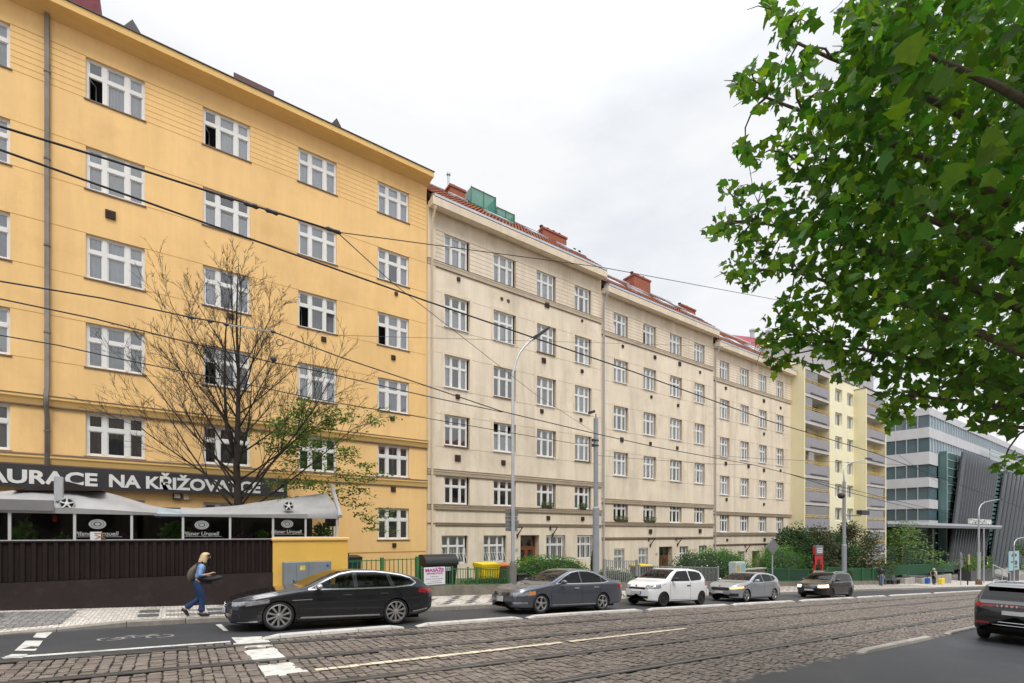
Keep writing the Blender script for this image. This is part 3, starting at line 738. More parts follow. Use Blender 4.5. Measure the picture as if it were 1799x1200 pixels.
MB().prism([(u, VF - .1, z - .5), (u2, VF - .1, z - .5), (u2, VF - .1, z2 - .18), (u, VF - .1, z2 - .18)], (0, .12, .06)).build('skylight_flap', mat('dark red flap', (.09, .03, .03), .5), yb)
u, z = fac(142, 2, VF + 1.2)
mb = MB().box(u - .6, u + .55, VF + 1.2, VF + 2.6, 20.2, z + .55)
for k in range(4): mb.tube([(u - .45 + k * .3, VF + 1.3, z + .6), (u - .45 + k * .3, VF + 1.3, z + 1.1)], .04, 6)
mb.build('chimney', mat('dark red chimney', (.17, .03, .04), .7, var=.3, scale=4), yb)
# corner pier of the terrace end, ochre
mb = MB().box(4.75, 5.55, 21.6, 23, -1, 3.1); mb.box(4.7, 5.7, 21.45, 23, 1.35, 1.55); mb.build('porch', M['yellow_plaster'], yb)

# ---------------------------------------------------------------- the three beige houses
def wall_lamp(parent, u, z, v=VF):
    mb = MB(); mb.tube([(u - .16, v - .04, z + .28), (u + .20, v - .32, z + .30)], .035, 6); mb.tube([(u + .20, v - .32, z + .30), (u + .05, v - .1, z - .1), (u + .02, v - .02, z - .34)], .035, 6)
    mb.box(u - .2, u - .1, v - .06, v, z + .12, z + .36); mb.tube([(u + .02, v - .03, z - .34), (u + .02, v - .03, z - .1)], .05, 6); mb.build('wall_bracket', M['rust'], parent)
def grille(parent, ua, ub, za, zb, v=VF, belly=True, n=9):
    mb = MB()
    for k in range(n):
        x = ua + .06 + (ub - ua - .12) * k / (n - 1); h = zb - za
        if belly: pts = [(x, v + .03, zb - .05), (x, v + .02, za + h * .55), (x, v - .14, za + h * .30), (x, v - .16, za + h * .14), (x, v + .02, za + .04)]
        else: pts = [(x, v + .03, zb - .03), (x, v + .03, za + .03)]
        mb.tube(pts, .013, 4)
    for z in ((za + (zb - za) * .6, za + .05, zb - .06) if not belly else (za + (zb - za) * .62, za + .06)): mb.box(ua, ub, v + .02, v + .045, z - .012, z + .012)
    mb.build('window_grille', M['white_paint'], parent)
def beige(name, label, u0, u1, cols, rows, gops, door, z_soff, z_corn, led, curs, vents, opens=None, doorrec=.3, gtr=.62, gg=None, cor=.55):
    b = thing(name, label, 'apartment house', ((u0 + u1) / 2, VF, -G * u0))
    z0 = gops[0][2] - 2.2
    ops = [(a, e, c, d) for a, e in cols for c, d in rows] + list(gops)
    dops = [(*door, .42)]
    mb = MB(); wall_mesh(mb, u0, u1, z0, z_soff + .1, ops + dops, reveal=.18); shell(mb, u0, u1, z0, z_soff + .1)
    mb.build('wall', [M['beige_plaster'], M['dark_room']], b)
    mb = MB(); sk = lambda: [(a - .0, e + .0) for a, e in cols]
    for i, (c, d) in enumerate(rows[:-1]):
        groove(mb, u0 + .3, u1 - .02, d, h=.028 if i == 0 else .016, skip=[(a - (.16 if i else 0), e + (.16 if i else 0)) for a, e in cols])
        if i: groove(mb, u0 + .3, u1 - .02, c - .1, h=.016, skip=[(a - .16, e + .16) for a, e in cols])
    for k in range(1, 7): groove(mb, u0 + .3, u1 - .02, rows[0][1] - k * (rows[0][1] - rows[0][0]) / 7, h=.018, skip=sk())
    mb.build('groove', M['beige_groove_shade'], b)
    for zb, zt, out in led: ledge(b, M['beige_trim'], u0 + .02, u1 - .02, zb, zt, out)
    # cornice with a coved soffit, zinc eaves, tiled roof
    prof = [(VF + .02, z_soff)] + [(VF - cor * (1 - math.cos(t)), z_soff - .16 * math.sin(t)) for t in (.35, .75, 1.15, 1.5)] + [(VF - cor - .05, z_soff - .15), (VF - cor - .07, z_corn - .05), (VF - cor - .05, z_corn), (VF + .02, z_corn)]
    MB().prism([(u0 + .05, y, z) for y, z in prof], (u1 - u0 - .1, 0, 0)).build('cornice', M['beige_trim'], b)
    z1 = z_corn + .12
    MB().prism([(u0 + .12, VF - cor - .09, z_corn + .01), (u0 + .12, VF - cor - .09, z_corn + .13), (u0 + .12, VF - cor + .25, z_corn + .30), (u0 + .12, VF - .1, z_corn + .25), (u0 + .12, VF - .1, z_corn + .01)], (u1 - u0 - .2, 0, 0)).build('eaves', M['zinc'], b)
    return b, z1 + .18
def roof_tiles(b, u0, u1, z, zr, y0=VF - .32, y1=VF + 4):
    mb = MB(); n = int((u1 - u0) / .23); rows_ = 13; sl = Vector((0, y1 - y0, zr - z)); nrm = Vector((0, -sl.z, sl.y)).normalized()
    for k in range(rows_):
        for i in range(n):
            a = Vector((u0 + i * .23, y0, z)) + sl * (k / rows_); e = Vector((u0 + i * .23, y0, z)) + sl * ((k + 1.15) / rows_)
            if e.y > y1: e = Vector((e.x, y1, zr))
            p = []
            for q, lift in ((a, .055), (e, .02)):
                for x, hgt in ((0, 0), (.06, .05), (.16, .05), (.225, 0)): p.append(q + Vector((x, 0, 0)) + nrm * (hgt + lift))
            mb.add(p, [(0, 1, 5, 4), (1, 2, 6, 5), (2, 3, 7, 6), (0, 3, 2, 1)])
    o = mb.build('roof', M['tile'], b)
    r2 = MB().prism([(u0, y0, z - .06), (u0, y1, zr - .06), (u0, VF + 11, z - .06)], (u1 - u0, 0, 0)); r2.build('roof_deck', M['rust'], o)
    rid = MB().tube([(u0, y1, zr + .08), (u1, y1, zr + .08)], .13, 8); rid.build('ridge_cap', M['zinc'], o)
    return o
def skylight(roof, u, t, z, zr, w=1.0, y0=VF - .32, y1=VF + 4, L=.2):
    sl = Vector((0, y1 - y0, zr - z)); nrm = Vector((0, -sl.z, sl.y)).normalized(); a = Vector((u, y0, z)) + sl * t + nrm * .09
    d = sl * L
    f = MB().prism([a, a + Vector((w, 0, 0)), a + Vector((w, 0, 0)) + d, a + d], nrm * .09).build('skylight', M['zinc'], roof)
    q = [a + Vector((.08, 0, 0)) + d * .06 + nrm * .095, a + Vector((w - .08, 0, 0)) + d * .06 + nrm * .095, a + Vector((w - .08, 0, 0)) + d * .94 + nrm * .095, a + Vector((.08, 0, 0)) + d * .94 + nrm * .095]
    MB().quad(*q).build('pane', mat('skylight pane', (.55, .60, .68), .15, var=0), f)
def chimney(roof, u0, u1, y0, y1, z0, z1, pots=3):
    c = MB().box(u0, u1, y0, y1, z0, z1); c.box(u0 - .06, u1 + .06, y0 - .06, y1 + .06, z1 - .18, z1 - .05); o = c.build('chimney', M['brick'], roof)
    for k in range(pots):
        u = u0 + (u1 - u0) * (k + .5) / pots
        MB().lathe([(.11, 0), (.10, .32), (.14, .34), (.14, .40), (0, .42)], (u, (y0 + y1) / 2, z1), 8).build('chimney_pot', M['rust'], o, smooth=True)
def house_door(b, ua, ub, za, zb, dep, tr=.72, leaves=2):
    mb = MB(); v = VF + dep; w = ub - ua
    m = M['door']
    mb.box(ua, ua + .07, v, v + .08, za, zb); mb.box(ub - .07, ub, v, v + .08, za, zb); mb.box(ua + .07, ub - .07, v, v + .08, zb - .07, zb)
    zt = za + (zb - za) * tr; mb.box(ua + .07, ub - .07, v, v + .08, zt, zt + .09)
    mid = [(ua + .07, ub - .07)] if leaves == 1 else [(ua + .07, (ua + ub) / 2 - .005), ((ua + ub) / 2 + .005, ub - .07)]
    for a, c in mid:
        mb.box(a, a + .1, v + .015, v + .06, za, zt); mb.box(c - .1, c, v + .015, v + .06, za, zt)
        for z0, z1 in ((za, za + .2), (za + (zt - za) * .45, za + (zt - za) * .52), (zt - .12, zt)): mb.box(a + .1, c - .1, v + .015, v + .06, z0, z1)
        mb.box(a + .1, c - .1, v + .035, v + .055, za + .2, za + (zt - za) * .45)
    d = mb.build('door', m, b)
    pn = MB()
    for a, c in mid: pn.quad((a + .1, v + .045, za + (zt - za) * .52), (c - .1, v + .045, za + (zt - za) * .52), (c - .1, v + .045, zt - .12), (a + .1, v + .045, zt - .12))
    pn.quad((ua + .07, v + .045, zt + .09), (ub - .07, v + .045, zt + .09), (ub - .07, v + .045, zb - .07), (ua + .07, v + .045, zb - .07)); pn.build('pane', M['pane'], d)
    MB().tube([(mid[-1][0] + .05, v - .05, za + 1.0), (mid[-1][0] + .05, v - .05, za + 1.18)], .018, 6).build('handle', M['steel'], d)
M['door'] = mat('varnished wood door', (.225, .075, .028), .45, var=.3, scale=6, streak=.25)
# first
C1 = [(11.66, 13.2), (14.74, 16.28), (17.83, 19.33), (20.88, 22.34)]
R1 = [(16.30, 17.93), (13.02, 14.72), (9.83, 11.54), (6.73, 8.36), (3.62, 5.10)]
G1 = [(11.50, 13.08), (14.10, 15.62), (18.55, 20.1), (21.1, 22.5)]
D1 = (16.62, 18.02, -.75, 1.95)
h1, z1 = beige('beige_apartment_house', 'beige apartment house with green netting on its roof, next to the ochre house', 10.67, 23.24, C1, R1, [(a, b, .42, 1.94) for a, b in G1], D1, 18.95, 19.20,
               [(16.02, 16.30, .12), (5.13, 5.42, .14), (3.33, 3.58, .14), (2.49, 2.62, .07)], None, None)
MB().box(10.69, 11.12, VF - .05, VF + .1, -2, 18.9).build('corner_strip', M['beige_trim'], h1)
cur1 = ['white', 'blind', 'white', 'sides', 'half', 'white', 'blind', 'grey', 'sides', 'dark', 'grey', 'white', 'none', 'half', 'dark', 'blind', 'none', 'dark', 'sides', 'sides']
op1 = {3: ((0, 1),), 9: (), 13: ((0, 1), (2, 1)), 7: ((2, 0),)}
q = 0
for k, (c, d) in enumerate(R1):
    for a, b in C1:
        wn = add_window(h1, a + .02, b - .13, c, d, cur=cur1[q], open_=op1.get(q, ()), mw=.10, fw=.06, tr=.64, dep=.14)
        (add_surround(wn, b - a - .15, d - c, M['beige_trim']) if 0 < k < 4 else None); add_sill(wn, b - a - .15, M['white_paint'] if k in (1, 2, 3) and q % 3 else M['ledge_dirt_shade'], dep=.14, out=.08); q += 1
for i, (a, b) in enumerate(G1):
    add_window(h1, a, b - .12, .42, 1.94, cur=('white', 'white', 'dark', 'dark')[i], mw=.08, fw=.06, tr=.62, dep=.16)
    grille(h1, a, b - .1, .44, 1.3 if i < 2 else 1.9, belly=i < 2)
house_door(h1, 16.65, 17.99, -.72, 1.93, .38)
for u, z, s in ((12.5, 15.72, .2), (12.45, 9.4, .24), (12.45, 6.1, .34), (15.4, 6.1, .28), (18.35, 12.55, .3), (18.2, 9.45, .24), (21.5, 12.5, .22), (21.4, 9.35, .22), (21.5, 15.75, .14), (18.7, 3.0, .26), (21.55, 3.0, .26)): add_vent(h1, u, z, s)
add_vent(h1, 18.6, 16.0, .34)
for u in (15.3, 15.75): MB().lathe([(0, -.03), (.09, -.03), (.11, .0)], (u, VF - .01, 15.45), 10, 'y').build('vent', M['rust'], h1)
wall_lamp(h1, 16.35, 2.12); wall_lamp(h1, 19.0, 2.15)
zr = 23.2
rf = roof_tiles(h1, 10.75, 23.15, z1, zr)
skylight(rf, 15.2, .32, z1, zr, 1.6); skylight(rf, 18.6, .42, z1, zr, 1.3); skylight(rf, 21, .25, z1, zr, 1.5, L=.3); skylight(rf, 13.5, .62, z1, zr, .9)
def yroof(px, py, v): return fac(px, py, v)
a0, _ = fac(787.6, 330, VF + 3.6); a1, zt = fac(813.7, 342, VF + 3.6); _, zt = fac(795, 330, VF + 3.6)
chimney(rf, a0, a1, VF + 3.3, VF + 4.5, 21.5, zt, 1)
a0, zt = fac(950, 401, VF + 3.8); a1, _ = fac(991, 420, VF + 3.8)
chimney(rf, a0, a1, VF + 3.5, VF + 4.6, 21.5, zt, 4)
u, z = fac(788.4, 305, VF + 4); MB().lathe([(.07, 20.5 - z), (.07, -.12), (.13, -.1), (.13, 0), (0, .02)], (u, VF + 4, z), 8).build('flue', M['steel'], rf, smooth=True)
M['net'] = mat('green scaffold netting', (.035, .22, .15), .7, var=.25, scale=3, alpha=.86)
for pa, pb, pt, pz_, dd in ((828, 871, 328, 348, 2.2), (873, 904, 364, 378, 1.6)):
    a0, zt = fac(pa, pt, VF + 3.2); a1, _ = fac(pb, pz_, VF + 3.2)
    s = thing('roof_scaffold', 'large green netted scaffold around a chimney on the beige roof' if dd > 2 else 'lower green netted scaffold further along the same beige roof', 'scaffold', (a0, VF + 3.2, 21.6))
    n = MB(); z0 = zt - (2.1 if dd > 2 else 1.5)
    n.quad((a0, VF + 3.2, z0), (a1, VF + 3.2, z0), (a1, VF + 3.2, zt), (a0, VF + 3.2, zt)); n.quad((a0, VF + 3.2, z0), (a0, VF + 3.2, zt), (a0, VF + 3.2 + dd, zt), (a0, VF + 3.2 + dd, z0)); n.quad((a1, VF + 3.2, z0), (a1, VF + 3.2 + dd, z0), (a1, VF + 3.2 + dd, zt), (a1, VF + 3.2, zt)); n.quad((a0, VF + 3.2 + dd, z0), (a1, VF + 3.2 + dd, z0), (a1, VF + 3.2 + dd, zt), (a0, VF + 3.2 + dd, zt))
    n.build('netting', M['net'], s)
    p = MB()
    for x in (a0, (a0 + a1) / 2, a1):
        for y in (VF + 3.17, VF + 3.2 + dd): p.tube([(x, y, z0 - .8), (x, y, zt + .04)], .03, 6)
    for z in (z0 + .1, (z0 + zt) / 2, zt):
        for y in (VF + 3.17, VF + 3.2 + dd): p.tube([(a0, y, z), (a1, y, z)], .025, 6)
    p.build('pole', M['green_paint'], s)
# second
C2 = [(24.42, 25.86), (27.45, 28.85), (30.46, 31.9), (33.49, 34.85)]
R2 = [(15.62, 17.12), (12.42, 13.95), (9.15, 10.76), (6.02, 7.62), (2.86, 4.30)]
G2 = [(24.46, 25.5, -.42, 1.01), (26.95, 27.98, -.42, 1.03), (31.62, 32.7, -.42, 1.06), (34.1, 35.15, -.42, 1.08)]
h2, z2 = beige('beige_apartment_house', 'second beige apartment house, with red and green flowers on two sills', 23.26, 36.0, C2, R2, G2, (29.2, 30.75, -1.6, 1.07), 18.10, 18.34,
               [(15.32, 15.60, .12), (4.10, 4.38, .14), (2.60, 2.83, .14), (1.66, 1.78, .07)], None, None)
cur2 = ['sides', 'white', 'blind', 'white', 'white', 'blind', 'half', 'white', 'dark', 'sides', 'white', 'grey', 'half', 'blind', 'dark', 'sides', 'none', 'sides', 'dark', 'none']
op2 = {0: ((0, 0),), 1: ((0, 0),)}
q = 0
for k, (c, d) in enumerate(R2):
    for a, b in C2:
        wn = add_window(h2, a + .02, b - .13, c, d, cur=cur2[q], open_=op2.get(q, ()), mw=.10, fw=.06, tr=.64, dep=.14); (add_surround(wn, b - a - .15, d - c, M['beige_trim']) if 0 < k < 4 else None); add_sill(wn, b - a - .15, M['ledge_dirt_shade'] if k == 0 else M['white_paint'], dep=.14, out=.08); q += 1
for i, (a, b, c, d) in enumerate(G2):
    add_window(h2, a, b - .1, c, d, cols=(1, 1), cur=('grey', 'white', 'white', 'white')[i], mw=.07, fw=.06, tr=.62, dep=.16)
    if i < 2: grille(h2, a, b - .1, c, d, belly=False, n=8)
house_door(h2, 29.23, 30.72, -1.58, 1.05, .38)
for u, z, s in ((25.3, 14.95, .2), (28.7, 14.9, .26), (31.6, 15.0, .3), (34.2, 14.85, .2), (28.3, 11.95, .2), (31.4, 11.8, .22), (25.2, 8.5, .3), (28.2, 8.55, .24), (31.3, 8.55, .24), (28.2, 2.2, .32), (34.2, 2.25, .32)): add_vent(h2, u, z, s)
wall_lamp(h2, 28.15, 1.4); wall_lamp(h2, 31.3, 1.4)
mb = MB().box(29.55, 29.75, VF + .25, VF + .34, .1, .34); mb.build('mailbox', M['dark_metal'], h2)
zr2 = 22.3
rf = roof_tiles(h2, 23.35, 35.9, z2, zr2)
for u, t in ((24.2, .12), (27.2, .18), (30.3, .2), (33.4, .15), (29, .55), (34, .6)): skylight(rf, u, t, z2, zr2, 1.5, L=.22)
chimney(rf, 30.4, 32.4, VF + 3.4, VF + 4.5, 21, 23.1, 3); chimney(rf, 24.2, 25.2, VF + 3.6, VF + 4.4, 21, 22.9, 2)
# third
C3 = [(36.98, 38.36), (40.03, 41.4), (43.04, 44.4), (46.14, 47.5)]
R3 = [(14.88, 16.42), (11.62, 13.22), (8.46, 10.06), (5.29, 6.86), (2.18, 3.66)]
G3 = [(37.1, 38.2, -1.2, .5), (39.7, 40.7, -1.2, .5), (44.15, 45.5, -1.2, .5), (46.5, 47.5, -1.2, .5)]
h3, z3 = beige('beige_apartment_house', 'third beige apartment house, farthest down the street beside the pale yellow block', 36.02, 48.9, C3, R3, G3, (41.95, 43.25, -2.3, .5), 17.30, 17.54,
               [(14.58, 14.86, .12), (3.62, 3.86, .14), (1.88, 2.12, .14), (1.06, 1.16, .07)], None, None)
cur3 = ['white', 'half', 'white', 'blind', 'blind', 'white', 'sides', 'grey', 'dark', 'white', 'blind', 'none', 'half', 'dark', 'sides', 'grey', 'none', 'dark', 'sides', 'dark']
q = 0
for k, (c, d) in enumerate(R3):
    for a, b in C3:
        wn = add_window(h3, a + .02, b - .13, c, d, cur=cur3[q], open_=((0, 0),) if q == 0 else (), mw=.10, fw=.06, tr=.64, dep=.14); (add_surround(wn, b - a - .15, d - c, M['beige_trim']) if 0 < k < 4 else None); add_sill(wn, b - a - .15, M['white_paint'] if k else M['ledge_dirt_shade'], dep=.14, out=.08); q += 1
for a, b, c, d in G3: add_window(h3, a, b - .1, c, d, cols=(1, 1), cur='grey', mw=.07, fw=.06, dep=.16)
house_door(h3, 41.98, 43.22, -2.28, .48, .38)
for u, z, s in ((37.8, 14.2, .24), (43.9, 14.1, .3), (46.9, 13.9, .24), (37.8, 7.9, .3), (41.3, 7.95, .3), (43.9, 7.8, .3), (43.9, 11.1, .24), (46.9, 8.0, .22), (37.9, 4.9, .24), (43.9, 4.7, .24), (38, 1.5, .2), (44, 1.5, .3)): add_vent(h3, u, z, s)
wall_lamp(h3, 40.9, .75); wall_lamp(h3, 44.2, .75)
zr3 = 21.55
rf = roof_tiles(h3, 36.1, 48.8, z3, zr3)
for u, t in ((36.6, .12), (39.5, .15), (43, .2), (45.2, .45), (46, .15)): skylight(rf, u, t, z3, zr3, 1.6, L=.2)
chimney(rf, 36.6, 38.6, VF + 3.4, VF + 4.6, 20, 22.3, 2)
# downpipes at the joints
for hh, u, zt, zb in ((h1, 10.9, 18.8, -1), (h2, 23.36, 17.95, -1.2), (h3, 36.15, 17.15, -1.8)):
    mb = MB().tube([(u, VF - .5, zt + .05), (u, VF - .42, zt - .25), (u, VF - .13, zt - .6), (u, VF - .13, zb)], .06, 8)
    mb.lathe([(.06, -.16), (.13, .0), (.13, .12)], (u, VF - .46, zt), 8); mb.build('downpipe', M['steel'] if hh is not h1 else M['beige_trim'], hh, smooth=True)
# house number plates
for hh, u, z in ((h1, 16.35, 1.1), (h2, 28.9, .55), (h3, 43.7, .0)): MB().box(u - .09, u + .09, VF - .02, VF, z - .09, z + .09).build('number_plate', M['steel'], hh)

# ---------------------------------------------------------------- pale yellow panel block with balconies
M['pale_yellow'] = mat('pale yellow render', (.81, .745, .49), .85, var=.05, scale=.5, bump=.15, streak=.04)
M['cream'] = mat('cream render', (.84, .79, .56), .85, var=.04, scale=.5, streak=.05, stain=((.5, .45, .3), .35, .4))
M['bal_grey'] = mat('balcony grey', (.30, .29, .31), .7, var=.08, scale=1)
M['slab'] = mat('balcony slab', (.55, .52, .49), .8, var=.1, scale=1)
M['rail_yellow'] = mat('balcony rail', (.72, .46, .10), .5, var=.1)
pb = thing('panel_block', 'pale yellow apartment block with stacked grey balconies', 'apartment block', (58, VF, -3))
PW = [(58.74, 60.5), (61.8, 63.45)]; PT = [17.86 - 2.6 * k for k in range(7)]
ops = [(a, b, t - 1.42, t) for a, b in PW for t in PT]
mb = MB(); wall_mesh(mb, 54.5, 63.6, -4, 18.9, ops, reveal=.3); shell(mb, 48.92, 69.6, -4, 18.9, VF, VF + 13)
mb.quad((48.92, VF, -4), (54.5, VF, -4), (54.5, VF, 18.9), (48.92, VF, 18.9)); mb.quad((63.6, VF, -4), (69.6, VF, -4), (69.6, VF, 18.9), (63.6, VF, 18.9))
mb.build('wall', [M['cream'], M['dark_room']], pb)
for i, (a, b) in enumerate(PW):
    for k, t in enumerate(PT):
        add_window(pb, a, b, t - 1.42, t, cols=(1, 1), tr=0, dep=.24, mw=.08, cur=('white', 'grey')[(i + k) % 2])
VB = 21.8
M['bal_win'] = mat('balcony glazing', (.10, .11, .12), .15, var=.3, scale=1); M['bal_glass'] = glass('frosted balcony glass', (.62, .66, .66), 1.5, .22, .25)
for a, e, top in ((48.95, 54.55, 18.3), (63.55, 69.4, 18.35)):
    for x in (a, e - .22): MB().box(x, x + .22, VB, VF, -4, top).build('balcony_side', M['pale_yellow'], pb)
    MB().box(a + .22, e - .22, VB + .02, VF, top - .55, top - .04).build('bay_beam', M['slab'], pb); MB().box(a - .04, e + .04, VB - .05, VF, top, top + .07).build('roof_edge', M['dark_metal'], pb)
    for k in range(8):
        zp = 16.5 - 2.6 * k
        if zp < -3: break
        bo = MB().box(a + .24, e - .26, VB - .03, VB + .05, zp - 1.02, zp).build('balcony', M['bal_grey'], pb)
        MB().box(a + .22, e - .22, VB + .0, VF, zp - 1.32, zp - 1.03).build('slab', M['slab'], bo)
        my = MB(); my.tube([(a + .3, VB + .03, zp + .16), (e - .3, VB + .03, zp + .16)], .03, 6); my.tube([(a + .3, VB + .03, zp + .32), (e - .3, VB + .03, zp + .32)], .03, 6)
        for j in range(4): my.tube([(a + .5 + j * (e - a - 1) / 3, VB + .03, zp), (a + .5 + j * (e - a - 1) / 3, VB + .03, zp + .33)], .025, 6)
        my.build('rail', M['rail_yellow'], bo); MB().box(a + 1.2, e - .9, VB - .06, VB - .03, zp - .98, zp - .88).build('slot', M['dark_metal'], bo)
        MB().box(a + .5, a + 2.2, VF - .05, VF - .01, zp - .2, zp + 1.1).build('window', M['bal_win'], pb); MB().box(a + 2.3, a + 3.1, VF - .05, VF - .01, zp - 1.0, zp + 1.1).build('balcony_door', M['bal_win'], pb)
        gl = {0: (0, .52), 1: (0, .3), 2: (0, 0), 3: (.15, .38), 4: (0, 1), 5: (0, 1), 6: (0, 1)}.get(k, (0, 1)) if a < 50 else {0: (0, 1), 1: (0, 0), 2: (0, 0), 3: (0, 0)}.get(k, (0, 1))
        if gl[1] > gl[0]: MB().quad((a + .25 + (e - a - .5) * gl[0], VB + .06, zp + .03), (a + .25 + (e - a - .5) * gl[1], VB + .06, zp + .03), (a + .25 + (e - a - .5) * gl[1], VB + .06, zp + 1.2), (a + .25 + (e - a - .5) * gl[0], VB + .06, zp + 1.2)).build('glazing', M['bal_glass'], bo)
        if a < 50 and k < 2: MB().box(e - 1.3, e - .25, VF - .12, VF - .06, zp - 1, zp + 1.1).build('screen', M['green_paint'], bo)
MB().box(54.5, 63.6, VF - .06, VF + .2, 18.9, 18.98).build('roof_edge', M['dark_metal'], pb)
MB().box(69.15, 69.4, VB - .04, VB, -4, 18.3).build('corner_strip', M['cream'], pb)
# set-back attic storey
AV = VF + 1.6
u_l, _ = fac(1398, 640, AV); u_r, _ = fac(1535, 680, AV); _, zt = fac(1443, 616, AV)
xs = [fac(p, 650, AV) [0] for p in (1414, 1441, 1462.5, 1482.5, 1502, 1517)]; xe = [fac(p, 650, AV)[0] for p in (1431, 1453, 1474, 1493.5, 1512, 1529)]
mb = MB(); wall_mesh(mb, u_l, u_r, 18.5, zt, [(a, e, 19.05, 20.6) for a, e in zip(xs, xe)], v=AV, reveal=.3); shell(mb, u_l, u_r, 18.5, zt, AV, VF + 12)
mb.build('attic', [mat('attic grey render', (.42, .41, .42), .85, var=.1), M['dark_room']], pb)
MB().box(u_l - .1, u_r + .1, AV - .15, VF + 12.1, zt, zt + .12).build('attic_roof', M['dark_metal'], pb)
for a, e in zip(xs, xe): add_window(pb, a, e, 19.05, 20.6, cols=(1, 1), tr=0, v=AV, dep=.24, mw=.07, fw=.06, cur='grey')

# ---------------------------------------------------------------- house with a crimson roof behind
rb = thing('red_roofed_house', 'cream house with a crimson tin roof behind the beige houses', 'house', (62, 36, 10))
RV = 34.0
ua, za = fac(1284, 590, RV + 4); ub, zb = fac(1374, 586, RV + 4)
MB().box(ua + .5, ub + 9.5, RV, RV + 10, 4, za - 3.6).build('wall', M['cream'], rb)
MB().prism([(ua - 1.5, RV - .6, za - 4.0), (ub + 10, RV - .6, za - 4.0), (ub + 8, RV + 4, zb + .1), (ua, RV + 4, za)], (0, .2, .25)).build('roof', mat('crimson tin roof', (.29, .022, .035), .5, var=.1, scale=1, metal=.1), rb)
GV = RV - 2.6; g0, gz0 = fac(1316, 634, GV); g1, gz1 = fac(1376, 590, GV)
MB().prism([(g0, GV, gz0 - 6), (g1 + 7, GV, gz0 - 6), (g1 + 7, GV, gz0), (g1 + .6, GV, gz1), (g0, GV, gz0)], (0, 2.2, 0)).build('gable', M['cream'], rb)
for px, py in ((1322, 583), (1350, 584)): 
    u, z = fac(px, py, RV + 4); mb = MB(); mb.lathe([(.3, -1), (.3, 0), (.42, .05), (.42, .3), (0, .45)], (u, RV + 4, z), 8); mb.build('roof_vent', M['steel'], rb)

# ---------------------------------------------------------------- glass and stone office building at the end
M['stone_band'] = mat('pale stone cladding', (.54, .535, .55), .6, var=.08, scale=.6, streak=.04)
def tinted(name, c, rough=.06, mix=.5):
    m = mat(name, c, rough, var=.35, scale=.22, spec=.8); return m
M['off_glass'] = tinted('dark office glass', (.075, .12, .145)); M['off_blue'] = tinted('blue sky glass', (.44, .60, .68)); M['off_green'] = tinted('green atrium glass', (.10, .20, .19))
M['louver'] = mat('grey metal louvre', (.125, .135, .145), .5, metal=.3, var=.12, scale=2)
ob = thing('office_building', 'modern office building with stone bands, blue glass and slanted grey louvres', 'office building', (98, 30, -5))
DP = 80.0
def at_depth(px, py, d):
    a, b, c = ray(px, py); return (a * d, b * d, CH + c * d)
def on_line(px, p0, dirv):       # where the vertical plane through p0 along dirv meets a photo column
    a, b, _ = ray(px, 0); # solve t*(a,b) = p0 + s*dir
    det = a * -dirv[1] + b * dirv[0]
    t = (p0[0] * -dirv[1] + p0[1] * dirv[0]) / det
    return t
cn = at_depth(1633, 715, DP); cu, cvv = cn[0], cn[1]
zt = cn[2]; PXM = DP / FP
zl = [CH + (YH - y) * PXM for y in (715, 728, 750, 768, 793, 815, 838, 855, 877, 893, 914, 924)]
LD = (-.12, 1.0); 
def quadwall(mb, p, q, z0, z1, m=0): mb.quad((p[0], p[1], z0), (q[0], q[1], z0), (q[0], q[1], z1), (p[0], p[1], z1), m)
le = (cu + LD[0] * 22, cvv + LD[1] * 22); rx = (cu + 75, cvv)
base = -9
core = MB()
core.prism([(le[0] + .3, le[1], base), (cu + .3, cvv + .3, base), (rx[0], rx[1] + .3, base), (rx[0], rx[1] + 22, base)], (0, 0, zt - .2 - base)); core.build('core', M['off_glass'], ob)
st = MB(); gl = MB(); gb = MB(); mu = MB()
bands = [(zl[1], zl[0]), (zl[3], zl[2]), (zl[5], zl[4]), (zl[7], zl[6]), (zl[9], zl[8]), (zl[11], zl[10])]
for z0, z1 in bands:
    st = MB(); quadwall(st, le, (cu, cvv), z0, z1); st.quad((le[0], le[1], z1), (cu, cvv, z1), (cu + .3, cvv + .3, z1), (le[0] + .3, le[1], z1)); st.quad((le[0], le[1], z0), (cu, cvv, z0), (cu + .3, cvv + .3, z0), (le[0] + .3, le[1], z0)); st.build('stone_band', M['stone_band'], ob)
for z0, z1 in bands[:2]:
    st = MB(); quadwall(st, (cu, cvv), rx, z0, z1); st.quad((cu, cvv, z1), (rx[0], rx[1], z1), (rx[0], rx[1] + .3, z1), (cu + .3, cvv + .3, z1)); st.quad((cu, cvv, z0), (rx[0], rx[1], z0), (rx[0], rx[1] + .3, z0), (cu + .3, cvv + .3, z0)); st.build('stone_band', M['stone_band'], ob)
for z0, z1 in bands[2:]: st = MB(); quadwall(st, (cu, cvv), (cu + 4.6, cvv), z0, z1); st.build('stone_band', M['stone_band'], ob)
wins = [(zl[2], zl[1]), (zl[4], zl[3])]
for i, (z0, z1) in enumerate(wins):
    gb = MB(); quadwall(gb, (cu + .25, cvv + .22), (rx[0], cvv + .22), z0, z1)
    u = cu + .3
    while u < rx[0]: mu.box(u, u + .12, cvv - .02, cvv + .2, z0, z1); u += 1.55
    gb.build('window_band', M['off_blue'], ob)
lw = [(zl[2], zl[1]), (zl[4], zl[3]), (zl[6], zl[5]), (zl[8], zl[7]), (zl[10], zl[9])]
for z0, z1 in lw:
    gl = MB(); quadwall(gl, (le[0] + .2, le[1]), (cu + .2, cvv + .05), z0, z1)
    for k in range(1, 12):
        f = k / 9; p = (cu + LD[0] * 22 * f * .6, cvv + 22 * f * .6); mu.box(p[0] - .02, p[0] + .12, p[1] - .06, p[1] + .06, z0, z1)
    gl.build('window_band', M['off_glass'], ob)
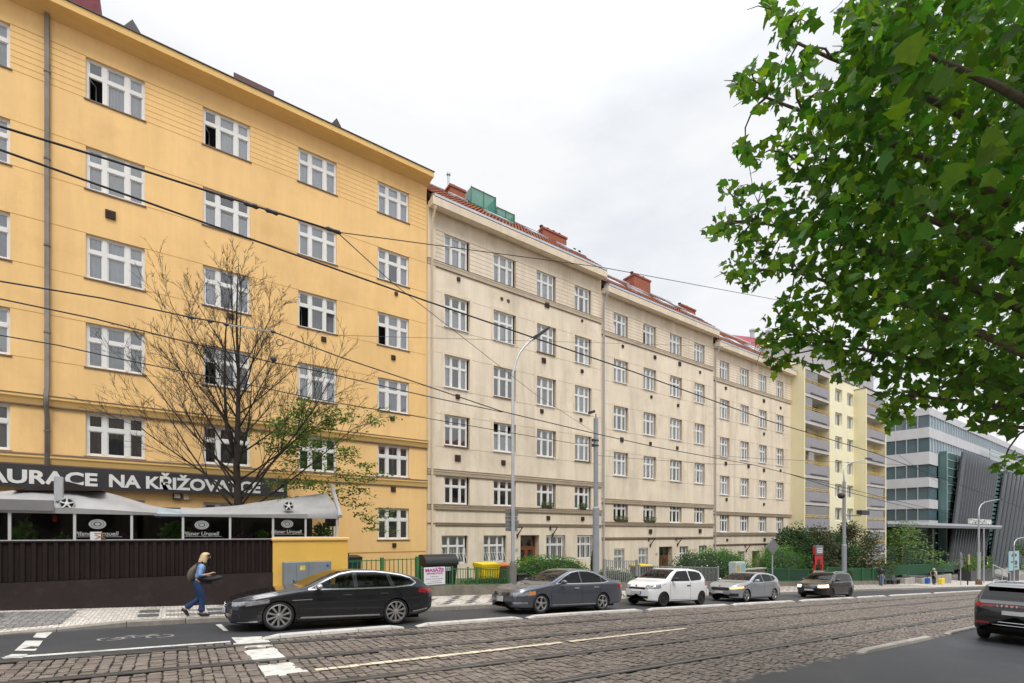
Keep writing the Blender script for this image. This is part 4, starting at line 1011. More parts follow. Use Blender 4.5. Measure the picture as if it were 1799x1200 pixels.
for z0, z1 in lw[2:]: gl = MB(); quadwall(gl, (cu + .1, cvv + .2), (cu + 4.6, cvv + .2), z0, z1); gl.build('window_band', M['off_glass'], ob)
mu.build('mullion', M['steel'], ob)
# atrium glass between stone wing and slanted louvre screens
AVv = cvv - 1.0
a0 = on_line(1649, (0, AVv), (1, 0)); 
def av(px, py, v=None): return fac(px, py, AVv if v is None else v)
q = [av(1649, 790), av(1649, 925), av(1690, 925), av(1697, 795)]
u0, u1 = fac(1649, 800, cvv + .1)[0], av(1700, 800)[0]; ztop = av(1660, 791)[1]; zlow = av(1660, 924)[1]
mb = MB().box(u0, u1 + 30, AVv, cvv + .1, zlow - 6, ztop); mb.build('atrium', M['off_green'], ob)
mb = MB()
for k in range(9): mb.box(u0, u1, AVv - .08, AVv, zlow + (ztop - zlow) * k / 9 - .05, zlow + (ztop - zlow) * k / 9 + .05)
for f in (0, .5): mb.box(u0 + (u1 - u0) * f, u0 + (u1 - u0) * f + .1, AVv - .09, AVv, zlow - 6, ztop)
mb.build('glazing_bar', M['steel'], ob)
LV = AVv - 1.4
for name_, tl, tr_, br, bl in (('louvre_screen', (1698, 793), (1757, 812), (1728, 1000), (1672, 1000)), ('louvre_screen', (1771, 826), (1850, 850), (1823, 1000), (1745, 1000))):
    P = [Vector((fac(x, y, LV)[0], LV, fac(x, y, LV)[1])) for x, y in (tl, tr_, br, bl)]
    s = MB(); n = 13; s.prism([P[0] + Vector((0, .45, 0)), P[1] + Vector((0, .45, 0)), P[2] + Vector((0, .45, 0)), P[3] + Vector((0, .45, 0))], (0, .2, 0), 1)
    for k in range(n + 1):
        t, b_ = P[0].lerp(P[1], k / n), P[3].lerp(P[2], k / n); s.prism([t, t + Vector((.22, 0, 0)), b_ + Vector((.22, 0, 0)), b_], (0, .4, 0))
    s.build('louvre_screen', [M['louver'], M['dark_metal']], ob)
g0 = MB(); 
for k in range(26): g0.box(fac(1740, 900, LV + .9)[0], fac(1775, 900, LV + .9)[0] + 2, LV + .9, LV + 1.0, zlow - 6 + k * .85, zlow - 6 + k * .85 + .5)
g0.build('window_band', M['off_green'], ob)
CV = 22.4
c0, zc0 = fac(1560, 927, CV); c0 = 72.8; c1, _ = fac(1760, 927, CV); _, zc1 = fac(1760, 921, CV)
cz = CH + (YH - 924) * (C_ * CV) / FP if False else zc0
MB().box(c0 - 1, c1, CV, AVv + 4, zc0 + .1, zc0 + .75).build('canopy', mat('dark canopy', (.09, .095, .10), .4, metal=.3, var=.1), ob)
MB().box(c0 - 1.05, c1 + .05, CV - .06, CV, zc0 + .45, zc0 + .78).build('canopy_edge', M['steel'], ob)
mb = MB()
for px in (1586, 1640, 1690, 1716): 
    u = fac(px, 960, CV + 2)[0]; mb = MB(); mb.box(u - .3, u + .3, CV + 2, CV + 2.6, -9, zc0 + .1); mb.build('column', M['dark_metal'], ob)
t0, zz = fac(1700, 919, CV + .6); t1, _ = fac(1741, 919, CV + .6)
tm = text_mb('LUXEMBOURG PLAZA', 1.25, t0, CV + .5, zc0 + .95, .06, .012, sx=1.0); wdt = max(v[0] for v in tm.v) - t0
tm.v = [(t0 + (x - t0) * (t1 - t0) / wdt, y, z) for x, y, z in tm.v]
tm.build('sign_lettering', M['white_paint'], ob)
# ================================================================ cars
M['car_glass'] = glass('car glass', (.40, .46, .44), 1.45, 0)
M['car_glass_dark'] = glass('privacy glass', (.05, .055, .06), 1.45, 0)
M['chrome'] = mat('chrome', (.62, .63, .65), .22, metal=.9, var=.05, coord='obj')
M['trim'] = mat('black trim', (.02, .02, .022), .4, var=.1, coord='obj')
M['well'] = mat('wheel well', (.008, .008, .009), .95, var=0)
M['cabin'] = mat('car cabin cloth', (.03, .03, .033), .9, var=.2, coord='obj')
M['alloy'] = mat('alloy', (.46, .46, .46), .34, metal=.75, var=.08, coord='obj')
M['alloy_dark'] = mat('dark wheel', (.03, .03, .032), .55, metal=.3, var=.1, coord='obj')
M['lamp'] = mat('lamp cover', (.30, .31, .33), .12, metal=.3, var=.45, scale=16, coord='obj', coat=1)
M['lamp_in'] = mat('lamp reflector', (.42, .43, .45), .3, metal=.6, var=.25, scale=30, coord='obj')
M['lamp_on'] = emit('lit dipped beam', (1, .80, .50), 1.5)
M['lamp_amber'] = emit('lit amber indicator', (1, .52, .18), .95)
M['amber'] = mat('amber lens', (.62, .22, .06), .3, var=.1)
M['tail'] = mat('red tail lamp', (.30, .012, .014), .16, var=.25, scale=20, coord='obj', coat=.6)
M['plate'] = mat('number plate', (.55, .56, .58), .5, var=.22, scale=14, coord='obj')
M['plate_blue'] = mat('plate blue band', (.03, .12, .38), .5, var=.1)
def paint(name, c, metal=.35, rough=.32):
    return mat(name, c, rough, metal=metal, var=.04, scale=3, coat=1.0, coord='obj')

def car(spec):
    """spec['prof']: x -> top line, 'belt', 'low', 'wide' curves (front at x=0); y is mirrored.  returns the thing"""
    L, Wm = spec['L'], spec['W'] / 2
    top, belt, low, wide = (pchip(*zip(*spec[k])) for k in ('top', 'belt', 'low', 'wide'))
    ns = 60; nx = spec.get('nx', 250)
    lean = spec.get('lean', .34); rail_in = spec.get('rail_in', .07)
    def section(x, k=1.0):
        zt, zb, zl, wd = float(top(x)), float(belt(x)), float(low(x)), float(wide(x)) * Wm
        h = max(zt - zb, .012); m = zb - zl
        sh = spec.get('shoulder', .03)
        li = lean * h; pts = [(wd * .86, zl - .0), (wd * .955, zl + .015), (wd * .985, zl + .10 * m + .02), (wd * .995, zl + .38 * m), (wd, zl + .62 * m), (wd * .992, zl + .80 * m), (wd - sh * .55, zl + .93 * m), (wd - sh, zb)]
        w1 = wd - sh
        r = min(1, h / .35)
        e = rail_in * r + .05 * (1 - r)
        pts += [(w1 - li * .42 - .012, zb + .42 * h), (w1 - li * .80 - .02, zb + .80 * h), (w1 - li - .02 - e * .35, zb + .925 * h), (w1 - li - .02 - e * 1.3, zb + .975 * h), ((w1 - li) * .55, zb + .996 * h), (0, zt)]
        return pts
    # stations: dense near the ends
    xs = np.concatenate([np.linspace(.0, .25, 36)[:-1], np.linspace(.25, L - .25, nx)[:-1], np.linspace(L - .25, L, 36)])
    par = np.array([0, .03, .08, .2, .32, .40, .46, .50, .60, .70, .75, .80, .90, 1.0])
    sp = np.unique(np.concatenate([np.linspace(0, .46, 22), np.linspace(.46, .80, 26), np.linspace(.80, 1, 12)]))
    rows_ = []
    for x in xs:
        P = np.array(section(x)); fy = pchip(par, P[:, 0]); fz = pchip(par, P[:, 1])
        rows_.append(np.stack([np.full_like(sp, x), fy(sp), fz(sp)], 1))
    A = np.array(rows_)                                   # (nx, ns, 3)  half body
    # end caps: rings shrinking to the middle of the end section, bulging outwards
    def cap(end, sgn, bulge):
        c = np.array([end[0, 0], 0, .5 * (end[:, 2].min() + end[:, 2].max())]); out = []
        for t in np.linspace(0, 1, 26)[1:]:
            k = 1 - t; r = end.copy(); r[:, 1] *= k; r[:, 2] = c[2] + (end[:, 2] - c[2]) * k
            r[:, 0] += sgn * bulge * (1 - k * k); out.append(r)
        return np.array(out)
    fc = cap(A[0], -1, spec.get('nose', .06))[::-1]; rc = cap(A[-1], 1, spec.get('tail', .04))
    A = np.concatenate([fc, A, rc]); nf, nr = len(fc), len(rc)
    na, nb = A.shape[:2]
    cen = .25 * (A[:-1, :-1] + A[1:, :-1] + A[1:, 1:] + A[:-1, 1:])
    smid = .5 * (sp[:-1] + sp[1:]); X, Y, Z = cen[..., 0], cen[..., 1], cen[..., 2]; SM = np.broadcast_to(smid[None, :], X.shape)
    part = np.full(X.shape, 'body', dtype=object)
    def pip(px, pz, poly):
        c = np.zeros(px.shape, bool); n = len(poly)
        for i in range(n):
            x1, y1 = poly[i]; x2, y2 = poly[(i + 1) % n]
            if y1 == y2: continue
            c ^= ((y1 > pz) != (y2 > pz)) & (px < (x2 - x1) * (pz - y1) / (y2 - y1) + x1)
        return c
    side = (SM > .485) & (SM < .80); topf = SM >= .735
    for i, poly in enumerate(spec['dlo']): part[side & pip(X, Z, poly)] = 'side_window_%d' % i
    ws0, ws1 = spec['screen']; part[(SM > .775) & (X > ws0) & (X < ws1)] = 'windscreen'
    rs0, rs1 = spec['rear_screen']; part[(SM > spec.get('rs_s', .775)) & (X > rs0) & (X < rs1)] = 'rear_window'
    for nm, fn in spec['zones']:
        msk = fn(X, Y, Z, SM); part[msk] = nm
    ra = spec['arch']; keep = np.ones(X.shape, bool)
    for wx in spec['wheels']:
        keep &= ~(((X - wx) ** 2 + (Z - spec['wr']) ** 2 < ra ** 2) & (Y > .5 * Wm) & (SM < .46))
    # mirrored mesh pieces
    root = thing(spec['name'], spec['label'], spec['cat'], (0, 0, 0), spec.get('group'))
    order = {}
    full_idx = np.arange(na * nb).reshape(na, nb)
    V1 = A.reshape(-1, 3); V2 = V1 * np.array([1, -1, 1])
    mats = spec['mats']; objs = {}
    def emit_part(nm, matl, faces, parent, pname):
        used = np.unique(faces); mp_ = {int(k): i for i, k in enumerate(used)}
        allv = np.concatenate([V1, V2])
        mb = MB(); mb.v = [tuple(map(float, allv[k])) for k in used]; mb.f = [tuple(mp_[int(k)] for k in f) for f in faces]; mb.m = [0] * len(mb.f)
        return mb.build(pname, matl, parent, smooth=True, angle=spec.get('angle', 32))
    nv = na * nb
    def quads(mask, mirror):
        i, j = np.nonzero(mask & keep); a, b, c, d = full_idx[i, j], full_idx[i + 1, j], full_idx[i + 1, j + 1], full_idx[i, j + 1]
        q = np.stack([d, c, b, a], 1) if not mirror else np.stack([a, b, c, d], 1) + nv
        # weld the centre line
        return q
    # weld centre line columns of the mirrored half to the first half
    def weld(q):
        q = q.copy(); lastcol = set((full_idx[:, -1] + nv).tolist())
        m = np.isin(q, list(lastcol)); q[m] -= nv
        return q
    body = np.concatenate([quads(part == 'body', False), weld(quads(part == 'body', True))])
    objs['body'] = emit_part('body', mats['body'], body, root, 'body')
    for nm in sorted(set(part.ravel()) - {'body'}):
        base = nm.rstrip('0123456789').rstrip('_'); mm = mats.get(nm, mats.get(base, M['trim']))
        if base in ('windscreen', 'rear_window', 'grille', 'bumper_trim', 'sill_trim', 'light_bar', 'lower_intake', 'roof_panel'):
            f = np.concatenate([quads(part == nm, False), weld(quads(part == nm, True))])
            if len(f): objs[nm] = emit_part(nm, mm, f, root, base)
        else:
            for mir in (False, True):
                f = quads(part == nm, mir)
                if mir: mm = mats.get(base + '@near', mm)
                if len(f): objs[nm + str(mir)] = emit_part(nm, mm, f, root, base)
    # surface lookup on the flank
    def surf(x, z):
        P = np.array(section(x)); fy = pchip(par, P[:, 0])(sp); fz = pchip(par, P[:, 1])(sp)
        return float(np.interp(z, fz[1:-4], fy[1:-4]))
    def ribbon(pts, wdt, off=.004, mb=None):
        mb = mb or MB(); n = len(pts)
        for s in (1, -1):
            vs = []
            for i, (x, z) in enumerate(pts):
                a = pts[max(i - 1, 0)]; b = pts[min(i + 1, n - 1)]; d = Vector((b[0] - a[0], b[1] - a[1])); d.normalize(); nn = Vector((-d.y, d.x)) * wdt / 2
                for k in (-1, 1):
                    xx, zz = x + nn.x * k, z + nn.y * k; vs.append((xx, s * (surf(xx, zz) + off), zz))
            mb.add(vs, [(2 * i, 2 * i + 2, 2 * i + 3, 2 * i + 1) if s > 0 else (2 * i + 1, 2 * i + 3, 2 * i + 2, 2 * i) for i in range(n - 1)])
        return mb
    def dense(poly, close=True, step=.05):
        out = []; n = len(poly)
        for i in range(n if close else n - 1):
            a, b = poly[i], poly[(i + 1) % n]; k = max(1, int(math.hypot(b[0] - a[0], b[1] - a[1]) / step))
            out += [(a[0] + (b[0] - a[0]) * t / k, a[1] + (b[1] - a[1]) * t / k) for t in range(k)]
        out.append(poly[0] if close else poly[-1]); return out
    sm = MB()
    for ln in spec.get('seams', []): ribbon(dense(ln, False), .011, .0025, sm)
    if sm.f: sm.build('door_seam', M['well'], objs['body'])
    tr = MB()
    for poly in spec['dlo']: ribbon(dense(poly), .028, .004, tr)
    tr.build('window_seal', M['trim'], root)
    cr_ = MB()
    for ln, wd_ in spec.get('chrome', []): ribbon(dense(ln, False), wd_, .008, cr_)
    if cr_.f: cr_.build('chrome_strip', spec.get('chrome_mat', M['chrome']), root)
    # arch lips, wells and wheels
    wr = spec['wr']; tw = .215
    lip = MB(); well = MB()
    for wx in spec['wheels']:
        a0 = math.asin(max(-1, min(1, (low(wx) + .02 - wr) / ra)))
        arc = [(wx + ra * math.cos(t), wr + ra * math.sin(t)) for t in np.linspace(a0, math.pi - a0, 26)]
        ribbon(arc, .05, .005, lip)
        for s in (1, -1):
            vs = []
            for x, z in arc:
                y = surf(x, z); vs += [(x, s * (y + .004), z), (x, s * y * .45, z)]
            well.add(vs, [(2 * i, 2 * i + 1, 2 * i + 3, 2 * i + 2) for i in range(len(arc) - 1)])
            well.add([(x, s * Wm * .46, z) for x, z in arc], [tuple(range(len(arc)))])
    lip.build('arch_lip', mats.get('lip', mats['body']), objs['body'], smooth=True, angle=0)
    well.box(.35, L - .35, -Wm * .72, Wm * .72, float(low(L / 2)) - .03, float(low(L / 2)) + .12)
    well.box(.12, .5, -Wm * .6, Wm * .6, float(low(.3)) + .0, float(low(.3)) + .1); well.box(L - .5, L - .12, -Wm * .6, Wm * .6, float(low(L - .3)), float(low(L - .3)) + .1)
    well.build('underbody', M['well'], root)
    rr = spec.get('rim_r', wr * .7)
    ty = MB().lathe([(rr, -tw / 2 + .012), (rr + .02, -tw / 2), (wr - .03, -tw / 2 + .004), (wr - .006, -tw / 2 + .03), (wr, 0), (wr - .006, tw / 2 - .03), (wr - .03, tw / 2 - .004), (rr + .02, tw / 2), (rr, tw / 2 - .012), (rr, -tw / 2 + .012)], (0, 0, 0), 36, 'y')
    tym = mesh_of(ty, 'tyre', M['rubber'], True)
    rm = MB(); rm.lathe([(rr - .0, -tw / 2 + .012), (rr - .018, -tw / 2 + .006), (rr - .03, -tw / 2 + .03), (rr - .035, .03)], (0, 0, 0), 36, 'y')
    rm.lathe([(rr - .03, .0), (0, .0)], (0, 0, 0), 24, 'y', 1); rm.lathe([(rr * .62, -.02), (rr * .62, -.03), (0, -.03)], (0, 0, 0), 20, 'y', 1)
    yo = -tw / 2 + .015
    kind, nsp = spec['rim']
    rm.lathe([(.075, .0), (.07, yo - .0), (.03, yo - .012), (0, yo - .012)], (0, 0, 0), 16, 'y')
    for k in range(nsp):
        a = 2 * math.pi * k / nsp + .2
        if kind == 'cap':
            P = lambda r, t, y: (r * math.cos(t), y, r * math.sin(t)); w_ = math.pi / nsp * .74
            rm.add([P(.06, a - .3, yo + .005), P(.06, a + .3, yo + .005), P(rr - .025, a + w_, yo), P(rr - .025, a - w_, yo)], [(0, 1, 2, 3)], 0); continue
        parts_ = [(-.085, .05)] if kind == 'v' else [(0, 0)]
        offs = {'ten': [(-.16, -.10, .034, .040), (.16, .10, .034, .040)], 'five': [(0, 0, .05, .075)], 'fan': [(0, .10, .034, .052)], 'split': [(-.12, -.2, .022, .028), (.12, .2, .022, .028)]}[kind]
        for (o0, o1, w0, w1) in offs:
            t0, t1 = a + o0, a + o1; d0 = Vector((math.cos(t0), 0, math.sin(t0))); d1 = Vector((math.cos(t1), 0, math.sin(t1))); n0 = Vector((-d0.z, 0, d0.x)); n1 = Vector((-d1.z, 0, d1.x))
            p0, p1 = d0 * .055, d1 * (rr - .022)
            rm.prism([p0 - n0 * w0 * .5 + Vector((0, yo - .004, 0)), p0 + n0 * w0 * .5 + Vector((0, yo - .004, 0)), p1 + n1 * w1 * .5 + Vector((0, yo - .006, 0)), p1 - n1 * w1 * .5 + Vector((0, yo - .006, 0))], (0, .035, 0))
    rmm = mesh_of(rm, 'rim', [spec.get('rim_mat', M['alloy']), M['alloy_dark']], False)
    for wx in spec['wheels']:
        for s in (1, -1):
            wy = s * (Wm - tw / 2 - .025)
            e = bpy.data.objects.new('wheel', tym); COL.objects.link(e); adopt(e, root); e.matrix_basis = Matrix.Translation((wx, wy, wr)) @ Matrix.Rotation(0 if s < 0 else math.pi, 4, 'Z')
            inst('rim', rmm, e, (0, 0, 0), local=True)
    # cabin
    cx0, cx1 = spec['cabin']; zf = float(belt(L / 2)) - .12
    cb = MB().box(cx0, cx1, -Wm * .8, Wm * .8, .35, zf - .25)
    cb.build('cabin_floor', M['cabin'], root)
    for sx in spec.get('seats', ()):
        for y in (-.37, .37):
            s = MB(); s.bbox(sx - .1, sx + .45, y - .24, y + .24, zf - .45, zf - .12, .05)
            s.prism([(sx + .38, y - .23, zf - .2), (sx + .52, y - .23, zf - .2), (sx + .66, y - .20, zf + .33), (sx + .54, y - .20, zf + .33)], (0, .44, 0)); s.bbox(sx + .56, sx + .66, y - .12, y + .12, zf + .35, zf + .52, .03)
            s.build('seat', M['cabin'], root)
    dsh = MB().bbox(cx0 + .1, cx0 + .55, -Wm * .8, Wm * .8, zf - .2, zf + .06, .06); dsh.build('dashboard', M['cabin'], root)
    MB().lathe([(.17 + .014 * math.cos(t), .014 * math.sin(t)) for t in np.linspace(0, 2 * math.pi, 7)], (cx0 + .66, -.37, zf + .06), 16, 'x').build('steering_wheel', M['cabin'], root)
    # mirrors
    mx_, mz_ = spec['mirror']
    for s in (1, -1):
        y = surf(mx_, mz_ - .06)
        m_ = MB().ell((mx_ - .02, s * (y + .17), mz_ + .02), .085, .12, .075, 14, 8); m_.tube([(mx_, s * (y - .02), mz_ - .05), (mx_, s * (y + .10), mz_ - .02)], .025, 6)
        m_.build('mirror', spec.get('mirror_mat', mats['body']), root, smooth=True, angle=60)
    hd = MB()
    for x, z in spec.get('handles', []):
        for s in (1, -1):
            y = surf(x, z); hd.bbox(x - .11, x + .11, s * y - .022, s * y + .022, z - .018, z + .016, .008)
    if hd.f: hd.build('door_handle', spec.get('handle_mat', mats['body']), root)
    fp = spec['fplate']; rp = spec['rplate']
    for (px, pz, pw, ph, sg) in ((*fp, -1), (*rp, 1)):
        m_ = MB().box(px - .012, px + .012, -pw / 2, pw / 2, pz - ph / 2, pz + ph / 2); pl = m_.build('number_plate', M['plate'], root)
        if pw > .45: MB().box(px + sg * .013 - .001, px + sg * .013 + .001, -pw / 2, -pw / 2 + .045, pz - ph / 2, pz + ph / 2).build('plate_band', M['plate_blue'], pl) if sg < 0 else MB().box(px + .012, px + .015, pw / 2 - .05, pw / 2, pz - ph / 2, pz + ph / 2).build('plate_band', M['plate_blue'], pl)
    for nm, fn in spec.get('extras', []):
        r = fn(surf, top, belt, Wm)
        if r: r[0].build(nm, r[1], root, smooth=r[2] if len(r) > 2 else False)
    return root
def emblem(x, z, r, kind):           # ring badge with the letters of the maker drawn as strokes, facing -X
    mb = MB()
    mb.lathe([(r, -.008), (r, -.016), (r * .84, -.016), (r * .84, -.008)], (x, 0, z), 20, 'x')
    if kind == 'vw':
        for pts in ([(-.45, .75), (-.12, .12), (.12, .12), (.45, .75)], [(-.78, .32), (-.38, -.66), (0, .02), (.38, -.66), (.78, .32)]):
            mb.tube([(x - .014, -p[0] * r, z + p[1] * r) for p in pts], r * .085, 4)
    else:
        mb.lathe([(r * .84, -.010), (0, -.012)], (x, 0, z), 16, 'x')
        mb.prism([(x - .012, -.5 * r, z - .12 * r), (x - .012, .5 * r, z + .02 * r), (x - .012, .1 * r, z + .5 * r), (x - .012, -.1 * r, z + .2 * r)], (-.006, 0, 0))
    return mb
def place(root, px_front, py_front, px_rear, py_rear, xf, xr, heading=-1, zoff=0.0, dv=0.0):
    """drop the car so that its near-side front and rear wheels stand where the photo shows them"""
    pts = []
    for px, py in ((px_front, py_front), (px_rear, py_rear)):
        u, v = gnd(px, py)
        for _ in range(6): u, v = gnd(px, py, road_z(u, v) + G * u)
        pts.append((u, v))
    (uf, vf), (ur, vr) = pts
    yaw = math.atan2(vr - vf, ur - uf)
    return uf, vf, ur, vr, yaw
def stand(root, u0, vn, width, yaw=0.0, flip=False, roll=.0, scale=1.0):
    """local x=0 (front) at u0 when heading -X; vn is the outer face of the near side"""
    a = math.atan(G)
    v = vn + width * scale / 2
    rot = Matrix.Rotation(a, 4, 'Y') @ Matrix.Rotation(roll, 4, 'X') @ Matrix.Rotation(yaw + (math.pi if flip else 0), 4, 'Z') @ Matrix.Scale(scale, 4)
    root.matrix_basis = Matrix.Translation((u0, v, road_z(u0, v) + .004)) @ rot
# ---------------------------------------------------------------- the six cars
def flat(v): return [(0, v), (10, v)]
def lamps_inner(x0, y0, z0, rad, m, yy=(1, -1)):
    def fn(surf, top, belt, Wm):
        mb = MB()
        for s in yy: mb.ell((x0, s * y0, z0), rad * .6, rad, rad, 12, 8)
        return mb, m, True
    return fn
def slats(x, zs, w, h=.012, m=None, bow=.10):
    def fn(surf, top, belt, Wm):
        mb = MB()
        for z in zs:
            pts = [(x + bow * (y / w) ** 2, y, z) for y in np.linspace(-w, w, 15)]
            mb.tube(pts, h, 5)
        return mb, m or M['chrome']
    return fn
def antenna(x, z):
    def fn(surf, top, belt, Wm): return MB().prism([(x, -.02, z - .01), (x + .16, -.02, z - .03), (x + .15, -.02, z + .05)], (0, .04, 0)), M['trim']
    return fn
cars = []
# black estate (shooting brake)
m_ = paint('black blue car paint', (.016, .018, .024), .45, .30)
spec = dict(name='estate_car', label='long black estate car with silver window trim and ten-spoke wheels', cat='car', L=4.866, W=1.871,
    top=[(0, .70), (.1, .755), (.45, .85), (.95, .94), (1.42, 1.0), (1.5, 1.03), (2.0, 1.27), (2.4, 1.405), (2.75, 1.447), (3.2, 1.44), (3.75, 1.385), (4.2, 1.30), (4.42, 1.235), (4.55, 1.15), (4.75, .99), (4.866, .90)],
    belt=[(0, .60), (.25, .70), (.9, .82), (1.4, .895), (2, .925), (3, .955), (4, .995), (4.45, 1.0), (4.7, .93), (4.866, .84)],
    low=[(0, .20), (.25, .17), (.6, .155), (1.4, .165), (3.3, .175), (4.3, .22), (4.7, .30), (4.866, .40)],
    wide=[(0, .70), (.08, .79), (.25, .90), (.55, .97), (.9, 1), (3.9, 1), (4.4, .965), (4.7, .89), (4.866, .80)],
    wheels=(.935, 3.772), wr=.345, rim_r=.268, arch=.385, rim=('fan', 10), screen=(1.50, 2.36), rear_screen=(4.43, 4.78), nose=.09, tail=.05,
    dlo=[[(1.63, .965), (2.02, 1.175), (2.3, 1.30), (2.62, 1.362), (2.66, .972)], [(2.73, .975), (2.70, 1.368), (3.2, 1.37), (3.50, 1.342), (3.62, 1.0)], [(3.70, 1.005), (3.57, 1.335), (3.9, 1.285), (4.13, 1.215), (4.27, 1.11), (4.18, 1.06)]],
    zones=[('headlight', lambda X, Y, Z, S: (X < .72) & (Y > .40) & (Z > .575 + .10 * X) & (Z < .665 + .105 * X)),
           ('grille', lambda X, Y, Z, S: (X < .10) & (Y < .60) & (Z > .40) & (Z < .645)), ('lower_intake', lambda X, Y, Z, S: (X < .30) & (Z > .235) & (Z < .33) & (Y < .86)),
           ('bumper_trim', lambda X, Y, Z, S: (Z < .225) & (X < 5)), ('tail_light', lambda X, Y, Z, S: (X > 4.40) & (Y > .5) & (Z > .83) & (Z < .935)), ],
    seams=[[(1.36, .30), (1.34, .70), (1.5, .93)], [(2.68, .24), (2.70, .95)], [(3.40, .42), (3.62, .80), (3.68, .99)], [(.62, .70), (.9, .80), (1.4, .885)], [(1.36, .24), (3.3, .24)]],
    chrome=[([(1.55, .955), (2.02, 1.20), (2.3, 1.325), (2.62, 1.388), (3.2, 1.395), (3.55, 1.365), (3.92, 1.31), (4.17, 1.235), (4.33, 1.11)], .03), ([(1.55, .95), (2.6, .955), (3.7, .985), (4.2, 1.035), (4.33, 1.11)], .03),
            ([(1.40, .29), (3.32, .285)], .035), ([(4.25, .33), (4.7, .40)], .03), ([(1.2, .70), (1.65, .715)], .022), ([(.25, .585), (.72, .66)], .016), ([(.1, .22), (.5, .235)], .02)],
    handles=[(2.48, .80), (3.42, .825)], handle_mat=M['trim'], mirror=(1.78, 1.0), mirror_mat=M['chrome'], cabin=(1.5, 4.5), seats=(2.1, 3.1), fplate=(-.11, .46, .52, .11), rplate=(4.93, .70, .52, .11),
    mats=dict(body=m_, windscreen=M['car_glass'], rear_window=M['car_glass_dark'], side_window_0=M['car_glass'], side_window_1=M['car_glass_dark'], side_window_2=M['car_glass_dark'], headlight=M['lamp'], tail_light=M['tail'], grille=M['trim'], bumper_trim=M['trim'], lower_intake=M['trim']),
    extras=[('grille_slat', slats(-.085, (.45, .50, .55, .60), .55, .008, bow=.12)), ('headlight_reflector', lamps_inner(.34, .72, .645, .05, M['lamp_in'])), ('emblem', lambda s, t, b, w: (emblem(-.085, .585, .062, 'vw'), M['chrome']))])
c = car(spec); cars.append((c, spec, (487, 1110), (697, 1097), 0))
# grey saloon
m_ = paint('grey blue metallic paint', (.115, .128, .16), .6, .30)
spec = dict(name='saloon_car', label='grey metallic saloon car with five-spoke wheels beside the bins', cat='car', L=4.868, W=1.835,
    top=[(0, .70), (.12, .78), (.55, .89), (1.3, 1.0), (1.42, 1.04), (2.0, 1.31), (2.4, 1.44), (2.8, 1.487), (3.2, 1.465), (3.55, 1.385), (3.95, 1.23), (4.28, 1.105), (4.5, 1.085), (4.78, 1.06), (4.868, .98)],
    belt=[(0, .62), (.3, .74), (.9, .86), (1.35, .925), (3, .965), (4, 1.0), (4.55, 1.005), (4.8, .96), (4.868, .86)],
    low=[(0, .21), (.3, .185), (.8, .175), (3.4, .185), (4.3, .22), (4.7, .28), (4.868, .38)],
    wide=[(0, .70), (.08, .80), (.25, .90), (.6, .97), (1, 1), (3.8, 1), (4.4, .97), (4.75, .90), (4.868, .82)],
    wheels=(.93, 3.733), wr=.33, rim_r=.235, arch=.365, rim=('five', 5), screen=(1.42, 2.30), rear_screen=(3.60, 4.26), nose=.08, tail=.05, lean=.36,
    dlo=[[(1.62, .985), (2.02, 1.20), (2.35, 1.335), (2.66, 1.385), (2.68, .995)], [(2.75, .995), (2.73, 1.39), (3.1, 1.385), (3.42, 1.325), (3.66, 1.215), (3.66, 1.015)], [(3.71, 1.02), (3.71, 1.19), (3.98, 1.06)]],
    zones=[('headlight', lambda X, Y, Z, S: (X < .66) & (Y > .44) & (Z > .575 + .06 * X) & (Z < .69 + .07 * X) & (X > -.2)), ('indicator', lambda X, Y, Z, S: (X > .46) & (X < .68) & (Y > .44) & (Z > .61 + .06 * (X - .3)) & (Z < .70 + .07 * X)),
           ('grille', lambda X, Y, Z, S: (X < .12) & (Y < .46) & (Z > .575) & (Z < .69)), ('lower_intake', lambda X, Y, Z, S: (X < .10) & (Y < .55) & (Z > .28) & (Z < .40)),
           ('bumper_trim', lambda X, Y, Z, S: (Z < .22)), ('fog_light', lambda X, Y, Z, S: (X < .40) & (Y > .60) & (Z > .335) & (Z < .395)),
           ('tail_light', lambda X, Y, Z, S: (X > 4.52) & (Y > .45) & (Z > .82) & (Z < .97))],
    seams=[[(1.34, .28), (1.33, .70), (1.46, .95)], [(2.70, .24), (2.72, .98)], [(3.38, .42), (3.62, .80), (3.66, .99)], [(.7, .74), (1.0, .83), (1.35, .90)]],
    chrome=[([(1.58, .975), (2.6, .978), (3.7, 1.0), (4.02, 1.045)], .026), ([(1.56, .98), (2.0, 1.225), (2.35, 1.36), (2.7, 1.412), (3.1, 1.41), (3.45, 1.345), (3.72, 1.22), (4.02, 1.05)], .02), ([(1.4, .285), (3.35, .28)], .02)],
    handles=[(2.46, .82), (3.40, .845)], handle_mat=M['chrome'], mirror=(1.78, 1.02), cabin=(1.45, 4.0), seats=(2.1, 3.0), fplate=(-.10, .47, .34, .17), rplate=(4.93, .75, .52, .11),
    mats=dict(body=m_, windscreen=M['car_glass'], rear_window=M['car_glass_dark'], side_window_0=M['car_glass'], side_window_1=M['car_glass_dark'], side_window_2=M['car_glass_dark'], headlight=M['lamp'], indicator=M['amber'], tail_light=M['tail'], grille=M['trim'], lower_intake=M['trim'], bumper_trim=M['trim'], fog_light=M['chrome']),
    extras=[('grille_slat', slats(-.075, (.585, .62, .655, .69), .44, .009, bow=.09)), ('emblem', lambda s, t, b, w: (emblem(-.08, .64, .075, 'vw'), M['chrome'])), ('headlight_reflector', lamps_inner(.30, .66, .655, .062, M['lamp_in']))])
c = car(spec); cars.append((c, spec, (948.6, 1080.2), (1060.6, 1072.5), 0))
